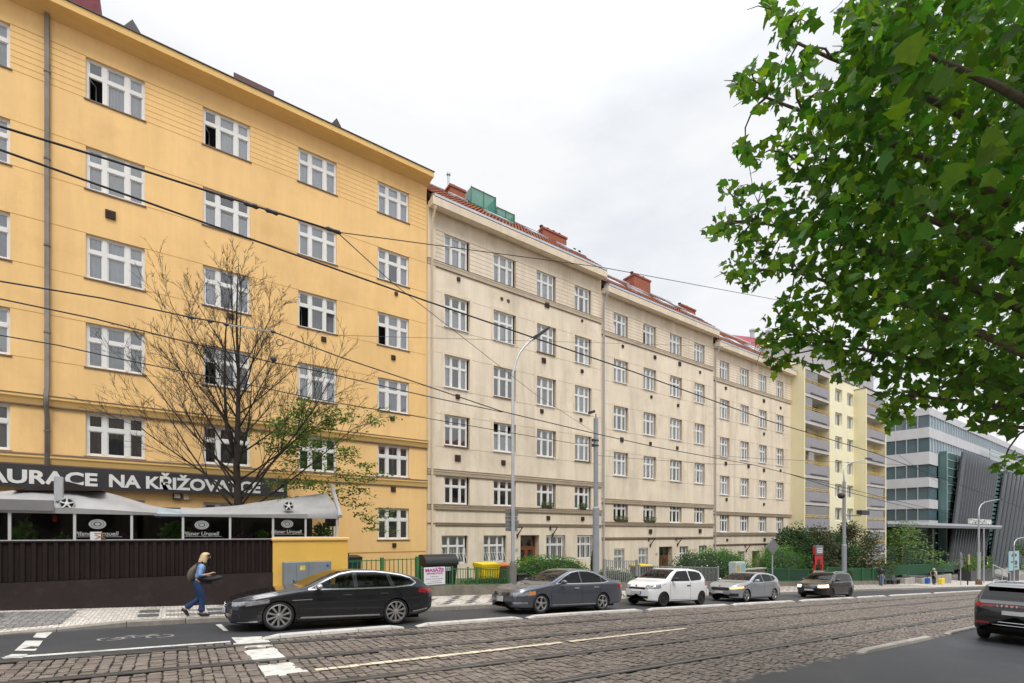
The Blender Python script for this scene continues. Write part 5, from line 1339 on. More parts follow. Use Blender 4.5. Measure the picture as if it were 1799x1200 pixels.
# small white hatchback
m_ = paint('white car paint', (.72, .73, .74), 0, .35)
spec = dict(name='small_hatchback', label='small white three-door hatchback with plain black wheels', cat='car', L=3.597, W=1.645, nx=200,
    top=[(0, .72), (.1, .82), (.35, .93), (.72, 1.01), (.82, 1.05), (1.3, 1.33), (1.6, 1.44), (1.9, 1.478), (2.4, 1.475), (2.9, 1.43), (3.15, 1.37), (3.3, 1.25), (3.48, 1.0), (3.597, .84)],
    belt=[(0, .62), (.25, .78), (.75, .92), (2, .955), (2.9, 1.0), (3.3, .98), (3.5, .88), (3.597, .76)],
    low=[(0, .22), (.3, .185), (.8, .18), (2.9, .19), (3.3, .25), (3.597, .38)],
    wide=[(0, .70), (.08, .81), (.25, .91), (.55, .98), (.85, 1), (2.9, 1), (3.3, .95), (3.5, .88), (3.597, .80)],
    wheels=(.60, 3.02), wr=.29, rim_r=.19, arch=.325, rim=('cap', 9), rim_mat=M['alloy_dark'], screen=(.84, 1.54), rear_screen=(3.2, 3.46), nose=.06, tail=.05, lean=.30,
    dlo=[[(1.05, .98), (1.36, 1.22), (1.58, 1.345), (2.18, 1.375), (2.22, .985)], [(2.30, .99), (2.27, 1.376), (2.75, 1.345), (3.0, 1.29), (3.08, 1.12), (2.95, 1.03)]],
    zones=[('headlight', lambda X, Y, Z, S: (X < .46) & (Y > .38) & (Z > .665 + .10 * X - .06 * (Y - .5)) & (Z < .80 + .13 * X) & (Z < .86)), ('grille', lambda X, Y, Z, S: (X < .16) & (Y < .40) & (Z > .635) & (Z < .72)),
           ('lower_intake', lambda X, Y, Z, S: (X < .16) & (Y < .52) & (Z > .30) & (Z < .395)), ('tail_light', lambda X, Y, Z, S: (X > 3.25) & (Y > .55) & (Z > .78) & (Z < 1.0))],
    seams=[[(.98, .26), (.95, .70), (1.0, .95)], [(2.24, .25), (2.25, .98)], [(.98, .26), (2.24, .25)], [(.5, .80), (.75, .885)]],
    handles=[(2.12, .80)], handle_mat=M['trim'], mirror=(1.15, 1.03), mirror_mat=M['trim'], cabin=(.8, 3.2), seats=(1.35, 2.2), fplate=(-.07, .52, .52, .11), rplate=(3.66, .8, .52, .11),
    mats=dict(body=m_, windscreen=M['car_glass'], rear_window=M['car_glass_dark'], side_window_0=M['car_glass'], side_window_1=M['car_glass'], headlight=M['lamp'], tail_light=M['tail'], grille=M['trim'], lower_intake=M['trim']),
    extras=[('grille_slat', slats(-.045, (.725,), .40, .009, bow=.06)), ('emblem', lambda s, t, b, w: (emblem(-.035, .775, .045, 'sk'), M['chrome'])), ('headlight_reflector', lamps_inner(.22, .58, .76, .06, M['lamp_in']))])
c = car(spec); cars.append((c, spec, (1166.9, 1066.2), (1233.4, 1062.7), 0))
# silver hatchback
m_ = paint('silver car paint', (.40, .43, .47), .6, .30)
spec = dict(name='hatchback_car', label='silver hatchback with a hexagonal black grille and amber indicator lit', cat='car', L=4.362, W=1.793, nx=200,
    top=[(0, .72), (.1, .80), (.5, .92), (1.1, 1.0), (1.25, 1.04), (1.8, 1.29), (2.2, 1.42), (2.6, 1.468), (3.2, 1.45), (3.65, 1.385), (3.9, 1.32), (4.05, 1.19), (4.25, 1.0), (4.362, .90)],
    belt=[(0, .62), (.25, .74), (.8, .86), (1.25, .93), (2.4, .96), (3.6, 1.02), (4.0, 1.02), (4.25, .92), (4.362, .82)],
    low=[(0, .20), (.3, .175), (.7, .17), (3.3, .18), (4.0, .24), (4.362, .38)],
    wide=[(0, .70), (.08, .80), (.25, .90), (.6, .975), (.95, 1), (3.5, 1), (4.0, .96), (4.25, .89), (4.362, .81)],
    wheels=(.87, 3.52), wr=.325, rim_r=.235, arch=.36, rim=('five', 5), screen=(1.26, 2.16), rear_screen=(3.92, 4.22), nose=.08, tail=.05,
    dlo=[[(1.45, .985), (1.82, 1.19), (2.12, 1.315), (2.42, 1.36), (2.45, .995)], [(2.52, .998), (2.50, 1.365), (2.95, 1.36), (3.25, 1.325), (3.35, 1.04)], [(3.41, 1.045), (3.32, 1.315), (3.6, 1.26), (3.76, 1.16)]],
    zones=[('headlight', lambda X, Y, Z, S: (X < .62) & (Y > .46) & (Z > .62 + .10 * X) & (Z < .70 + .13 * X)), ('grille', lambda X, Y, Z, S: (X < .14) & (Y < .50) & (Z > .54) & (Z < .70) & (Y < .50 - .8 * np.abs(Z - .63))),
           ('lower_intake', lambda X, Y, Z, S: (X < .30) & (Y < .80) & (Z > .26) & (Z < .42) & ((Z < .36) | (Y > .5))), ('bumper_trim', lambda X, Y, Z, S: Z < .195), ('tail_light', lambda X, Y, Z, S: (X > 3.98) & (Y > .5) & (Z > .82) & (Z < .98))],
    seams=[[(1.24, .27), (1.22, .70), (1.32, .95)], [(2.47, .24), (2.49, .98)], [(3.16, .42), (3.36, .80), (3.38, 1.02)], [(.62, .73), (.9, .82), (1.22, .90)]],
    chrome=[([(1.3, .25), (3.1, .25)], .02)],
    handles=[(2.26, .82), (3.16, .85)], mirror=(1.58, 1.03), cabin=(1.3, 3.9), seats=(1.95, 2.85), fplate=(-.10, .46, .52, .11), rplate=(4.43, .75, .52, .11),
    mats={'body': m_, 'windscreen': M['car_glass'], 'rear_window': M['car_glass_dark'], 'side_window_0': M['car_glass'], 'side_window_1': M['car_glass_dark'], 'side_window_2': M['car_glass_dark'], 'headlight': M['lamp'], 'headlight@near': M['lamp_amber'], 'tail_light': M['tail'], 'grille': M['trim'], 'lower_intake': M['trim'], 'bumper_trim': M['trim']},
    extras=[('grille_slat', slats(-.075, (.705,), .48, .009, bow=.09)), ('emblem', lambda s, t, b, w: (emblem(-.06, .765, .045, 'sk'), M['chrome'])), ('headlight_reflector', lamps_inner(.28, .66, .70, .045, M['lamp_in'], (1,)))])
c = car(spec); cars.append((c, spec, (1310.9, 1057.6), (1363, 1055.4), 0))
# black people carrier
m_ = paint('black car paint', (.014, .014, .016), .3, .28)
spec = dict(name='people_carrier', label='black people carrier with silver roof rails and both headlights lit', cat='car', L=4.407, W=1.794, nx=200,
    top=[(0, .76), (.1, .86), (.5, .98), (.9, 1.06), (1.02, 1.10), (1.55, 1.41), (1.95, 1.56), (2.4, 1.62), (3, 1.625), (3.7, 1.59), (4.0, 1.53), (4.12, 1.40), (4.3, 1.08), (4.407, .90)],
    belt=[(0, .66), (.25, .80), (.8, .93), (1.1, .97), (2.4, .99), (3.6, 1.02), (4.0, 1.01), (4.25, .92), (4.407, .80)],
    low=[(0, .21), (.3, .185), (.7, .18), (3.4, .19), (4.0, .25), (4.407, .38)],
    wide=[(0, .74), (.08, .83), (.25, .92), (.6, .98), (.95, 1), (3.6, 1), (4.1, .96), (4.3, .90), (4.407, .84)],
    wheels=(.90, 3.578), wr=.315, rim_r=.21, arch=.35, rim=('cap', 7), rim_mat=M['alloy_dark'], screen=(1.04, 1.90), rear_screen=(4.03, 4.25), nose=.06, tail=.04, lean=.26,
    dlo=[[(1.36, 1.02), (1.62, 1.22), (1.95, 1.44), (2.25, 1.50), (2.3, 1.03)], [(2.37, 1.03), (2.34, 1.51), (3.12, 1.50), (3.15, 1.04)], [(3.22, 1.045), (3.2, 1.495), (3.7, 1.46), (3.88, 1.40), (3.92, 1.06)]],
    zones=[('headlight', lambda X, Y, Z, S: (X < .52) & (Y > .47) & (Z > .635 + .06 * X) & (Z < .80 + .10 * X) & (Z < .86)), ('grille', lambda X, Y, Z, S: (X < .14) & (Y < .44) & (Z > .64) & (Z < .75)),
           ('lower_intake', lambda X, Y, Z, S: (X < .14) & (Y < .6) & (Z > .26) & (Z < .38)), ('bumper_trim', lambda X, Y, Z, S: (Z < .24)), ('tail_light', lambda X, Y, Z, S: (X > 4.1) & (Y > .6) & (Z > .85) & (Z < 1.3))],
    seams=[[(1.2, .27), (1.18, .70), (1.26, .98)], [(2.32, .25), (2.34, 1.02)], [(3.18, .42), (3.30, .8), (3.19, 1.03)]],
    chrome=[([(1.25, .30), (3.2, .30)], .02)],
    handles=[(2.12, .86), (3.0, .88)], mirror=(1.45, 1.09), cabin=(1.1, 4.0), seats=(1.7, 2.6), fplate=(-.08, .50, .52, .11), rplate=(4.46, .75, .52, .11),
    mats={'body': m_, 'windscreen': M['car_glass'], 'rear_window': M['car_glass_dark'], 'side_window_0': M['car_glass'], 'side_window_1': M['car_glass_dark'], 'side_window_2': M['car_glass_dark'], 'headlight': M['lamp_on'], 'tail_light': M['tail'], 'grille': M['trim'], 'lower_intake': M['trim'], 'bumper_trim': M['trim']},
    extras=[('grille_slat', slats(-.055, (.66, .74), .44, .012, bow=.06)), ('emblem', lambda s, t, b, w: (emblem(-.06, .70, .07, 'vw'), M['chrome'])),
            ('roof_rail', lambda s, t, b, w: (lambda mb: [mb.tube([(1.95, q * .60, 1.52), (2.1, q * .61, 1.635), (3.6, q * .61, 1.64), (3.85, q * .60, 1.55)], .022, 6) for q in (1, -1)] and (mb, M['chrome'], True))(MB()))])
c = car(spec); cars.append((c, spec, (1460, 1051.4), (1496.8, 1050), 0))
for root, sp, pf, pr, zo in cars:
    uf, vf, ur, vr, yaw = place(root, *pf, *pr, *sp['wheels'])
    k = math.hypot(ur - uf, vr - vf) / (sp['wheels'][1] - sp['wheels'][0]); k = {'estate_car': .952, 'saloon_car': .985}.get(sp['name'], max(.93, min(1.07, k)))
    stand(root, (uf + ur) / 2 - k * (sp['wheels'][0] + sp['wheels'][1]) / 2, (vf + vr) / 2 - .03, sp['W'], 0, False, -.04, k)
    print('car', sp['name'], 'scale', round(k, 3), 'u', round(uf, 2), 'v', round((vf + vr) / 2, 2), 'yaw', round(yaw, 3))
# dark SUV driving away
m_ = paint('black suv paint', (.013, .014, .016), .4, .24)
spec = dict(name='dark_suv', label='black SUV seen from behind, with a red light bar across its tail', cat='car', L=4.89, W=1.92, nx=230,
    top=[(0, .88), (.2, .98), (.8, 1.08), (1.25, 1.15), (1.4, 1.2), (2.0, 1.5), (2.4, 1.64), (2.8, 1.69), (3.5, 1.69), (4.1, 1.655), (4.42, 1.60), (4.5, 1.56), (4.7, 1.32), (4.82, 1.16), (4.89, 1.10)],
    belt=[(0, .74), (.3, .90), (1.2, 1.04), (3, 1.09), (4.2, 1.15), (4.6, 1.13), (4.82, 1.06), (4.89, .98)],
    low=[(0, .30), (.3, .26), (.8, .25), (3.6, .26), (4.4, .32), (4.89, .44)],
    wide=[(0, .74), (.25, .92), (.6, .98), (1, 1), (3.9, 1), (4.4, .97), (4.7, .91), (4.84, .86), (4.89, .80)],
    wheels=(.93, 3.78), wr=.37, rim_r=.26, arch=.41, rim=('ten', 5), screen=(1.4, 2.3), rear_screen=(4.46, 4.80), rs_s=.76, nose=.05, tail=.06, lean=.40,
    dlo=[[(1.75, 1.11), (2.1, 1.36), (2.4, 1.52), (2.75, 1.56), (2.78, 1.12)], [(2.86, 1.12), (2.84, 1.565), (3.5, 1.56), (3.65, 1.16)], [(3.72, 1.18), (3.62, 1.55), (4.1, 1.48), (4.3, 1.27)]],
    zones=[('light_bar', lambda X, Y, Z, S: (X > 4.45) & (((Z > 1.03) & (Z < 1.062)) | ((Y > .45) & (Z > 1.005) & (Z < 1.075)) | ((Y > .66) & (Z > .985) & (Z < 1.11)))),
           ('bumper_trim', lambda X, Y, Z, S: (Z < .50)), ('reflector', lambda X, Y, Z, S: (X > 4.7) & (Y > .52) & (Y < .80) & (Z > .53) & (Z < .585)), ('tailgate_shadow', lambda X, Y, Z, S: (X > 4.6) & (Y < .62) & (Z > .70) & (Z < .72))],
    seams=[[(1.34, .40), (1.32, .80), (1.5, 1.08)], [(2.80, .36), (2.82, 1.1)], [(3.42, .55), (3.66, .95), (3.7, 1.14)]],
    chrome=[([(1.3, .42), (3.4, .42)], .025)],
    handles=[(2.56, .96), (3.45, 1.0)], mirror=(1.9, 1.17), cabin=(1.45, 4.4), seats=(2.15, 3.1), fplate=(-.06, .60, .52, .11), rplate=(4.945, .86, .52, .11),
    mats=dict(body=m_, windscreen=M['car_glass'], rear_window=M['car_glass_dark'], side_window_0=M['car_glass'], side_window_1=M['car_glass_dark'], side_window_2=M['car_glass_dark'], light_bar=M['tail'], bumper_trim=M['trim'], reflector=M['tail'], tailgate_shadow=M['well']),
    extras=[('bumper_strip', lambda s, t, b, w: (MB().tube([(4.93 - .10 * abs(y / .75) ** 3, y, .60) for y in np.linspace(-.75, .75, 15)], .012, 5).tube([(4.935 - .08 * abs(y / .55) ** 3, y, .52) for y in np.linspace(-.55, .55, 13)], .010, 5), M['chrome'])),
            ('spoiler', lambda s, t, b, w: (MB().prism([(4.30, -.62, 1.615), (4.66, -.60, 1.56), (4.64, -.60, 1.535), (4.34, -.62, 1.56)], (0, 1.22, 0)), m_)),
            ('roof_rail', lambda s, t, b, w: (lambda mb: [mb.tube([(2.2, q * .60, 1.60), (2.4, q * .61, 1.70), (3.9, q * .61, 1.715), (4.2, q * .58, 1.62)], .022, 6) for q in (1, -1)] and (mb, M['chrome'], True))(MB())),
            ('tailgate_lettering', lambda s, t, b, w: (text_mb('LEXUS', .072, 4.962, -.36, 1.022, .006, .002, spacing=2.4, yaw=math.pi / 2), M['white_paint']))])
c = car(spec)
u, v = gnd(1737, 1116)
stand(c, u + 3.78 - .9, v - 1.92 + .06, 1.92, 0, True, 0, 1.0)
print('suv', u, v)
# ================================================================ restaurant terrace
TV = 16.55
M['brown'] = mat('dark brown paint', (.019, .012, .011), .65, var=.2, scale=1.5, spec=.2, streak=.08)
M['brown_wall'] = mat('brown plaster', (.024, .015, .014), .8, var=.2, scale=1.2, bump=.3, stain=((.07, .055, .05), .5, 2))
M['awning'] = mat('grey awning fabric', (.35, .345, .345), .7, var=.14, scale=.8, streak=.14, stain=((.20, .18, .17), .55, 1.0), bump=.3, bscale=6)
M['screen_glass'] = glass('screen glass', (.86, .88, .86), 1.42, .0)
M['sticker'] = mat('pale glass sticker', (.34, .355, .35), .7, var=.15, scale=6)
tf = thing('terrace_fence', 'dark brown terrace fence of ribbed boards on a low brown wall', 'fence', (-2, TV, 0))
mb = MB()
for a, b in [(-14 + k, -13 + k) for k in range(16)] + [(2, 2.95)]: mb.add([(a, TV - .1, -.5), (b, TV - .1, -.5), (b, TV + .25, -.5), (a, TV + .25, -.5), (a, TV - .1, .86), (b, TV - .1, .86), (b, TV + .25, .86), (a, TV + .25, .86)], [(0, 1, 5, 4), (4, 5, 6, 7), (2, 3, 7, 6)])
mb.quad((2.95, TV - .1, -.5), (2.95, TV + .25, -.5), (2.95, TV + .25, .86), (2.95, TV - .1, .86)); mb.build('base_wall', M['brown_wall'], tf)
mb = MB(); x = -14.0; pts = []
while x < 2.44:
    pts += [(x, TV), (x + .075, TV), (x + .10, TV - .045), (x + .175, TV - .045)]; x += .20
n = len(pts)
mb.add([(px, py, z) for z in (.87, 1.84) for px, py in pts], [(i, i + 1, n + i + 1, n + i) for i in range(n - 1)])
mb.build('ribbed_panel', M['brown'], tf)
MB().box(-14, 2.46, TV - .06, TV + .05, 1.835, 1.875).build('top_rail', M['brown'], tf)
yw = thing('yellow_wall', 'short yellow rendered wall at the end of the brown terrace fence', 'wall', (3.6, TV, 0))
mb = MB().box(2.47, 4.74, TV - .13, TV + .3, -.6, 1.84); mb.build('wall', mat('bright yellow render', (.78, .48, .10), .85, var=.06, scale=.8, bump=.25, streak=.06, stain=((.45, .3, .12), .3, 1)), yw)
MB().bbox(2.43, 4.79, TV - .18, TV + .35, 1.84, 1.93, .03).build('coping', M['yellow_light'], yw)
MB().box(4.74, 4.82, TV + .0, TV + .4, -.5, 1.4).build('edge_post', M['dark_metal'], yw)
# utility cabinets
cb = thing('utility_cabinet', 'grey three-door electrical cabinet against the yellow wall', 'cabinet', (3.55, TV, 0))
u0, zt = fac(500, 985, TV - .5); u1, _ = fac(583, 983, TV - .5)
zc = 1.17; zb = pave_z(3.5) + .05
MB().bbox(u0, u1, TV - .48, TV - .14, zb, zc, .015).build('case', mat('grey cabinet paint', (.20, .225, .25), .6, var=.12, scale=2, streak=.08), cb)
ds = [u0, u0 + (u1 - u0) * .245, u0 + (u1 - u0) * .50, u1]
for i in range(3):
    d = MB().box(ds[i] + .015, ds[i + 1] - .012, TV - .495, TV - .48, zb + .06, zc - .03).build('door', bpy.data.materials['grey cabinet paint'], cb)
    MB().box(ds[i + 1] - .09, ds[i + 1] - .055, TV - .515, TV - .495, zb + .55, zb + .72).build('handle', M['trim'], d)
s = MB().box(ds[1] + .10, ds[1] + .26, TV - .5, TV - .496, zc - .26, zc - .11).build('warning_label', mat('yellow label', (.62, .50, .10), .6, var=.2, scale=20), cb)
MB().prism([(ds[1] + .12, TV - .502, zc - .23), (ds[1] + .18, TV - .502, zc - .23), (ds[1] + .15, TV - .502, zc - .15)], (0, -.002, 0)).build('warning_symbol', M['white_paint'], s)
MB().lathe([(0, -.01), (.035, -.01), (.035, 0)], (u1 - .12, TV - .495, zc - .14), 10, 'y').build('badge', mat('blue badge', (.02, .05, .3), .5), cb)
# glazed wind screen
gs = thing('glass_screen', 'glazed wind screen with white posts along the top of the brown terrace fence', 'wind screen', (-2, TV, 1.87))
posts = [u_at(p, TV) for p in (18, 132, 232, 322, 404.5, 480, 537, 592)]
posts = [posts[0] - 2.5 * k for k in (3, 2, 1)] + posts
M['alu'] = mat('white aluminium', (.56, .56, .57), .45, var=.1, metal=.2)
for x in posts: MB().box(x - .028, x + .028, TV - .045, TV + .03, 1.86 if x < 2.4 else 1.93, 2.60).build('post', M['alu'], gs)
for a, b in zip(posts[:-1], posts[1:]):
    zb = 1.88 if b < 2.6 else 1.94
    p = MB().quad((a + .03, TV, zb), (b - .03, TV, zb), (b - .03, TV, 2.56), (a + .03, TV, 2.56)).build('pane', M['screen_glass'], gs)
mb = MB().box(posts[0], posts[-1], TV - .03, TV + .02, 2.56, 2.60); mb.box(posts[0], 2.46, TV - .03, TV + .02, 1.876, 1.90); mb.box(2.46, posts[-1], TV - .03, TV + .02, 1.932, 1.955); mb.build('screen_rail', M['alu'], gs)
for k, (cx_, sc_, base) in enumerate(((u_at(172, TV), 1.0, 1.90), (u_at(355, TV), 1.0, 1.90), (u_at(505, TV), 1.0, 1.96))):
    z0 = base + .40; V0 = TV - .012
    st_ = MB(); st_.lathe([(.0, -.0), (.055, -.002), (.06, -.0)], (cx_, V0, z0), 20, 'y')
    for r0, r1 in ((.082, .125), (.135, .175)): st_.lathe([(r0, -.001), (r1, -.001)], (cx_, V0, z0), 24, 'y')
    for i in range(len(st_.v)):
        x, y, z = st_.v[i]; st_.v[i] = (x, y, z0 + (z - z0) * .72)
    t = text_mb('Pilsner Urquell', .155, cx_ - .02, V0, z0 - .30, .001, .003, 'CENTER', .95, shear=.12); b0 = len(st_.v)
    st_.add(t.v, t.f); st_.box(cx_ - .45, cx_ + .5, V0 - .001, V0, z0 - .335, z0 - .325); st_.build('glass_sticker', M['sticker'], gs)
pp = MB().box(u_at(159, TV - .05), u_at(178, TV - .05), TV - .052, TV - .048, 1.86, 2.10).build('paper_notice', mat('paper notice', (.66, .66, .66), .8, var=.05), gs)
mb = MB()
for (a, b) in (((.1, .05), (.3, .15)), ((.3, .05), (.1, .15)), ((.08, .19), (.32, .19))):
    x0 = u_at(159, TV - .05); mb.tube([(x0 + a[0], TV - .054, 1.87 + a[1]), (x0 + b[0], TV - .054, 1.87 + b[1])], .012, 4)
mb.build('notice_marks', mat('red brown print', (.42, .16, .10), .8), pp)
# awnings: cloth stretched from the hem over the screen to a ridge and back
def awning(name, label, u0, u1, ridge, hem, back, n=46, m=None, vr=17.9):
    a = thing(name, label, 'awning', ((u0 + u1) / 2, TV, 2.6))
    mb = MB(); cols_ = []
    for i in range(n + 1):
        u = u0 + (u1 - u0) * i / n; zr_ = lerp_pl(ridge, u); zh = lerp_pl(hem, u) if isinstance(hem, list) else hem; zb_ = lerp_pl(back, u) if isinstance(back, list) else back
        col_ = [(u, TV - .07, zh - .02), (u, TV - .09, zh + .16 * min(1, (zr_ - zh)))]
        z1 = zh + .16 * min(1, (zr_ - zh))
        for k in range(1, 9):
            t = k / 8; col_.append((u, TV - .09 + (vr - TV + .09) * t, z1 + (zr_ - z1) * (t ** .8) + .025 * math.sin(u * 7 + k) * math.sin(math.pi * t) + .05 * math.sin(u * 2.1 - k * .8) * math.sin(math.pi * t)))
        for k in range(1, 5): col_.append((u, vr + (20.6 - vr) * k / 4, zr_ + (zb_ - zr_) * k / 4))
        cols_.append(col_)
    k = len(cols_[0]); mb.add([p for c_ in cols_ for p in c_], [(i * k + j, (i + 1) * k + j, (i + 1) * k + j + 1, i * k + j + 1) for i in range(n) for j in range(k - 1)])
    mb.build('fabric', m or M['awning'], a, smooth=True, angle=60)
    return a
def rz(pts, v): return [fac(x, y, v) for x, y in pts]
rl = [(-14, 3.4), (-9, 3.9), (-6, 3.25)] + rz([(0, 864), (35, 860), (70, 855), (100, 852), (150, 857), (200, 868), (240, 880), (275, 891)], 17.9)
aw1 = awning('terrace_awning', 'large grey fabric awning rising to a peak over the middle of the terrace', -12, u_at(276, TV), rl, 2.58, [(p[0], p[1] - .3) for p in rl], 80)
pu = u_at(103, TV + .1)
MB().prism([(pu - .95, 17.2, fac(35, 862, 17.2)[1]), (pu + .82, 17.2, fac(152, 861, 17.2)[1]), (pu + .1, 17.2, fac(100, 845, 17.2)[1])], (0, 1.2, .05)).build('peak_cap', M['brown_wall'], aw1)
MB().box(pu - .07, pu + .09, TV + .02, TV + .2, 2.9, fac(100, 837, TV)[1]).build('mast', M['steel'], aw1)
MB().box(-12, pu - .05, TV - .14, TV - .08, 2.62, 2.88).build('valance', mat('dark valance', (.20, .195, .195), .8, var=.15), aw1)
rl2 = rz([(345, 893), (420, 888), (470, 880), (530, 872), (590, 864)], 17.9)
aw2 = awning('terrace_awning', 'grey fabric awning with a single slope, rising towards the yellow wall', u_at(318, TV), u_at(593, TV), rl2, 2.56, [(p[0], p[1] + .1) for p in rl2], 40)
ue = u_at(593, TV)
MB().prism([(ue, TV - .05, 2.3), (ue, 18.2, 2.3), (ue, 18.0, rl2[-1][1] - .03), (ue, TV - .05, 2.75)], (.03, 0, 0)).build('end_panel', M['awning'], aw2)
MB().tube([(ue + .06, TV - .15, 2.62), (ue + .2, 18.0, rl2[-1][1] + .22)], .07, 8).build('roller', M['steel'], aw2)
aw3 = awning('awning_sheet', 'small bluish plastic sheet bridging the gap between the two grey awnings', u_at(272, TV), u_at(352, TV), rz([(272, 890), (350, 899)], 17.9), 2.555, 2.6, 10, mat('bluish plastic sheet', (.34, .42, .48), .35, var=.2, scale=2))
def floodlight(px, py, v, lab):
    u, z = fac(px, py, v); f = thing('round_floodlight', lab, 'floodlight', (u, v, z), 'round floodlights on the awnings')
    MB().lathe([(.05, .16), (.13, .06), (.155, -.03), (.15, -.06), (.125, -.06)], (u, v, z), 16, 'y').build('housing', M['steel'], f, smooth=True)
    MB().lathe([(.125, -.045), (0, -.055)], (u, v, z), 16, 'y').build('lens', M['trim'], f)
    mb = MB()
    for k in range(5): a = 2 * math.pi * k / 5 + .3; mb.tube([(u, v - .07, z), (u + .13 * math.cos(a), v - .07, z + .13 * math.sin(a))], .022, 4)
    mb.ell((u, v - .07, z), .05, .02, .05, 10, 6); mb.build('guard', M['white_paint'], f)
floodlight(119, 885, TV - .02, 'round floodlight on the peaked awning'); floodlight(507, 889, TV - .02, 'round floodlight on the single-slope awning')
# what stands behind the glass
M['fern'] = mat('terrace plant leaf', (.085, .20, .035), .6, isl=.45, islhue=.03, var=0, trans=.25)
M['purple_leaf'] = mat('purple leaf', (.075, .02, .085), .6, isl=.5, var=0); M['pink_petal'] = mat('pink petal', (.42, .10, .30), .6, isl=.4, var=0)
M['planter'] = mat('terracotta planter', (.20, .085, .05), .8, var=.2)
def pot_plant(name, label, px0, px1, py_top, m, v=TV + .36, n=420, size=.10, shape=LEAF_OVAL, m2=None, cat='plant', base=1.15, upright=False):
    ua, zt = fac(px0, py_top, v); ub, _ = fac(px1, py_top, v); r = (ub - ua) / 2; cx_ = (ua + ub) / 2
    t = thing(name, label, cat, (cx_, v, base), 'plants behind the terrace glass')
    MB().bbox(cx_ - r * .8, cx_ + r * .8, v - .16, v + .16, base, base + .38, .02).build('planter', M['planter'], t)
    rs = np.random.RandomState(int(px0)); z0 = base + .42; H = zt - z0
    q = rs.rand(n, 3); ang = q[:, 0] * 6.28; rad = np.sqrt(q[:, 1]); hh = q[:, 2] ** .8
    P = np.stack([cx_ + r * rad * np.cos(ang) * (1 - .35 * hh), v + .26 * rad * np.sin(ang), z0 + H * hh * (1 - .25 * rad)], 1)
    leaf_obj('foliage', P, rs.uniform(.6, 1.2, n) * size, shape, m, t, flat=.1, rs=rs, wind=(0, 0, .7 if upright else -.1))
    if m2 is not None:
        k = n // 6; leaf_obj('blossom', P[:k] + [0, -.03, .03], rs.uniform(.5, .9, k) * .06, LEAF_KITE, m2, t, flat=.3, rs=rs)
    mb = MB()
    for k in range(7): a = ang[k]; mb.tube([(cx_ + .2 * r * math.cos(a), v, base + .36), tuple(P[k])], .008, 4)
    mb.build('stem', M['bark'], t)
pot_plant('potted_grass', 'tall feathery green plant behind the terrace glass nearest the left post', 22, 66, 916, M['fern'], n=600, size=.16, upright=True)
pot_plant('potted_shrub', 'low green plant in the terrace bay with the red lantern', 88, 130, 938, M['fern'], n=300)
pot_plant('flower_box', 'purple flowers behind the glass with the paper notice', 186, 252, 934, M['purple_leaf'], m2=M['pink_petal'], n=500, size=.09, cat='flowers')
pot_plant('potted_fern', 'broad green fern hanging over in the middle terrace bay', 272, 345, 912, M['fern'], n=800, size=.14)
pot_plant('potted_shrub', 'low green plant under the second beer sticker', 348, 402, 936, M['fern'], n=350)
pot_plant('flower_box', 'purple flowers behind the glass beside the round green bush', 408, 442, 934, M['purple_leaf'], m2=M['pink_petal'], n=400, size=.09, cat='flowers')
pot_plant('potted_bush', 'round light green bush behind the terrace glass', 444, 476, 928, M['fern'], n=520, size=.1)
pot_plant('potted_shrub', 'dark green shrub in the last terrace bay above the yellow wall', 545, 586, 915, M['fern'], n=600, size=.1, base=1.3)
u, z = fac(97, 911, TV + .25)
l = thing('red_lantern', 'small red lantern hanging behind the terrace glass', 'lantern', (u, TV + .25, z)); MB().lathe([(.0, -.09), (.045, -.07), (.05, 0), (.045, .07), (0, .09)], (u, TV + .25, z), 10).build('lamp_shade', mat('red lantern', (.55, .03, .02), .5), l, smooth=True); MB().tube([(u, TV + .25, z + .08), (u, TV + .25, 2.7)], .006, 4).build('cord', M['trim'], l)
fl = MB().quad((-14, TV + .1, 1.0), (4.7, TV + .1, 1.0), (4.7, 23, 1.0), (-14, 23, 1.0)).build('terrace_floor', mat('terrace floor', (.10, .085, .07), .8)); struct(fl)
M['terrace_wood'] = mat('dark terrace wood', (.022, .014, .010), .6, var=.2)
for k, x in enumerate((-8.4, -5.8, -3.4, -1.2, .9, 2.9)):
    t = thing('terrace_table', ['dark wooden table behind the terrace glass, under the ' + s for s in ('far end of the peaked awning', 'outer part of the peaked awning', 'left slope of the peaked awning', 'right slope of the peaked awning', 'bluish sheet', 'single-slope awning')][k], 'table', (x, 18.6, 1), 'tables on the covered terrace')
    MB().box(x - .6, x + .6, 18.2, 19.0, 1.72, 1.76).build('tabletop', M['terrace_wood'], t)
    for dx in (-.5, .5):
        for dy in (18.27, 18.93): MB().box(x + dx - .035, x + dx + .035, dy - .035, dy + .035, 1.0, 1.72).build('leg', M['terrace_wood'], t)
bk = thing('terrace_shade_backdrop', 'added dark shading partition at the back of the covered terrace', 'backdrop', (-4, 20.4, 1)); MB().box(-13, 4.5, 20.45, 20.5, 1.0, 2.95).build('board', M['terrace_wood'], bk)  # added board, so the space behind the glass reads as deep shade
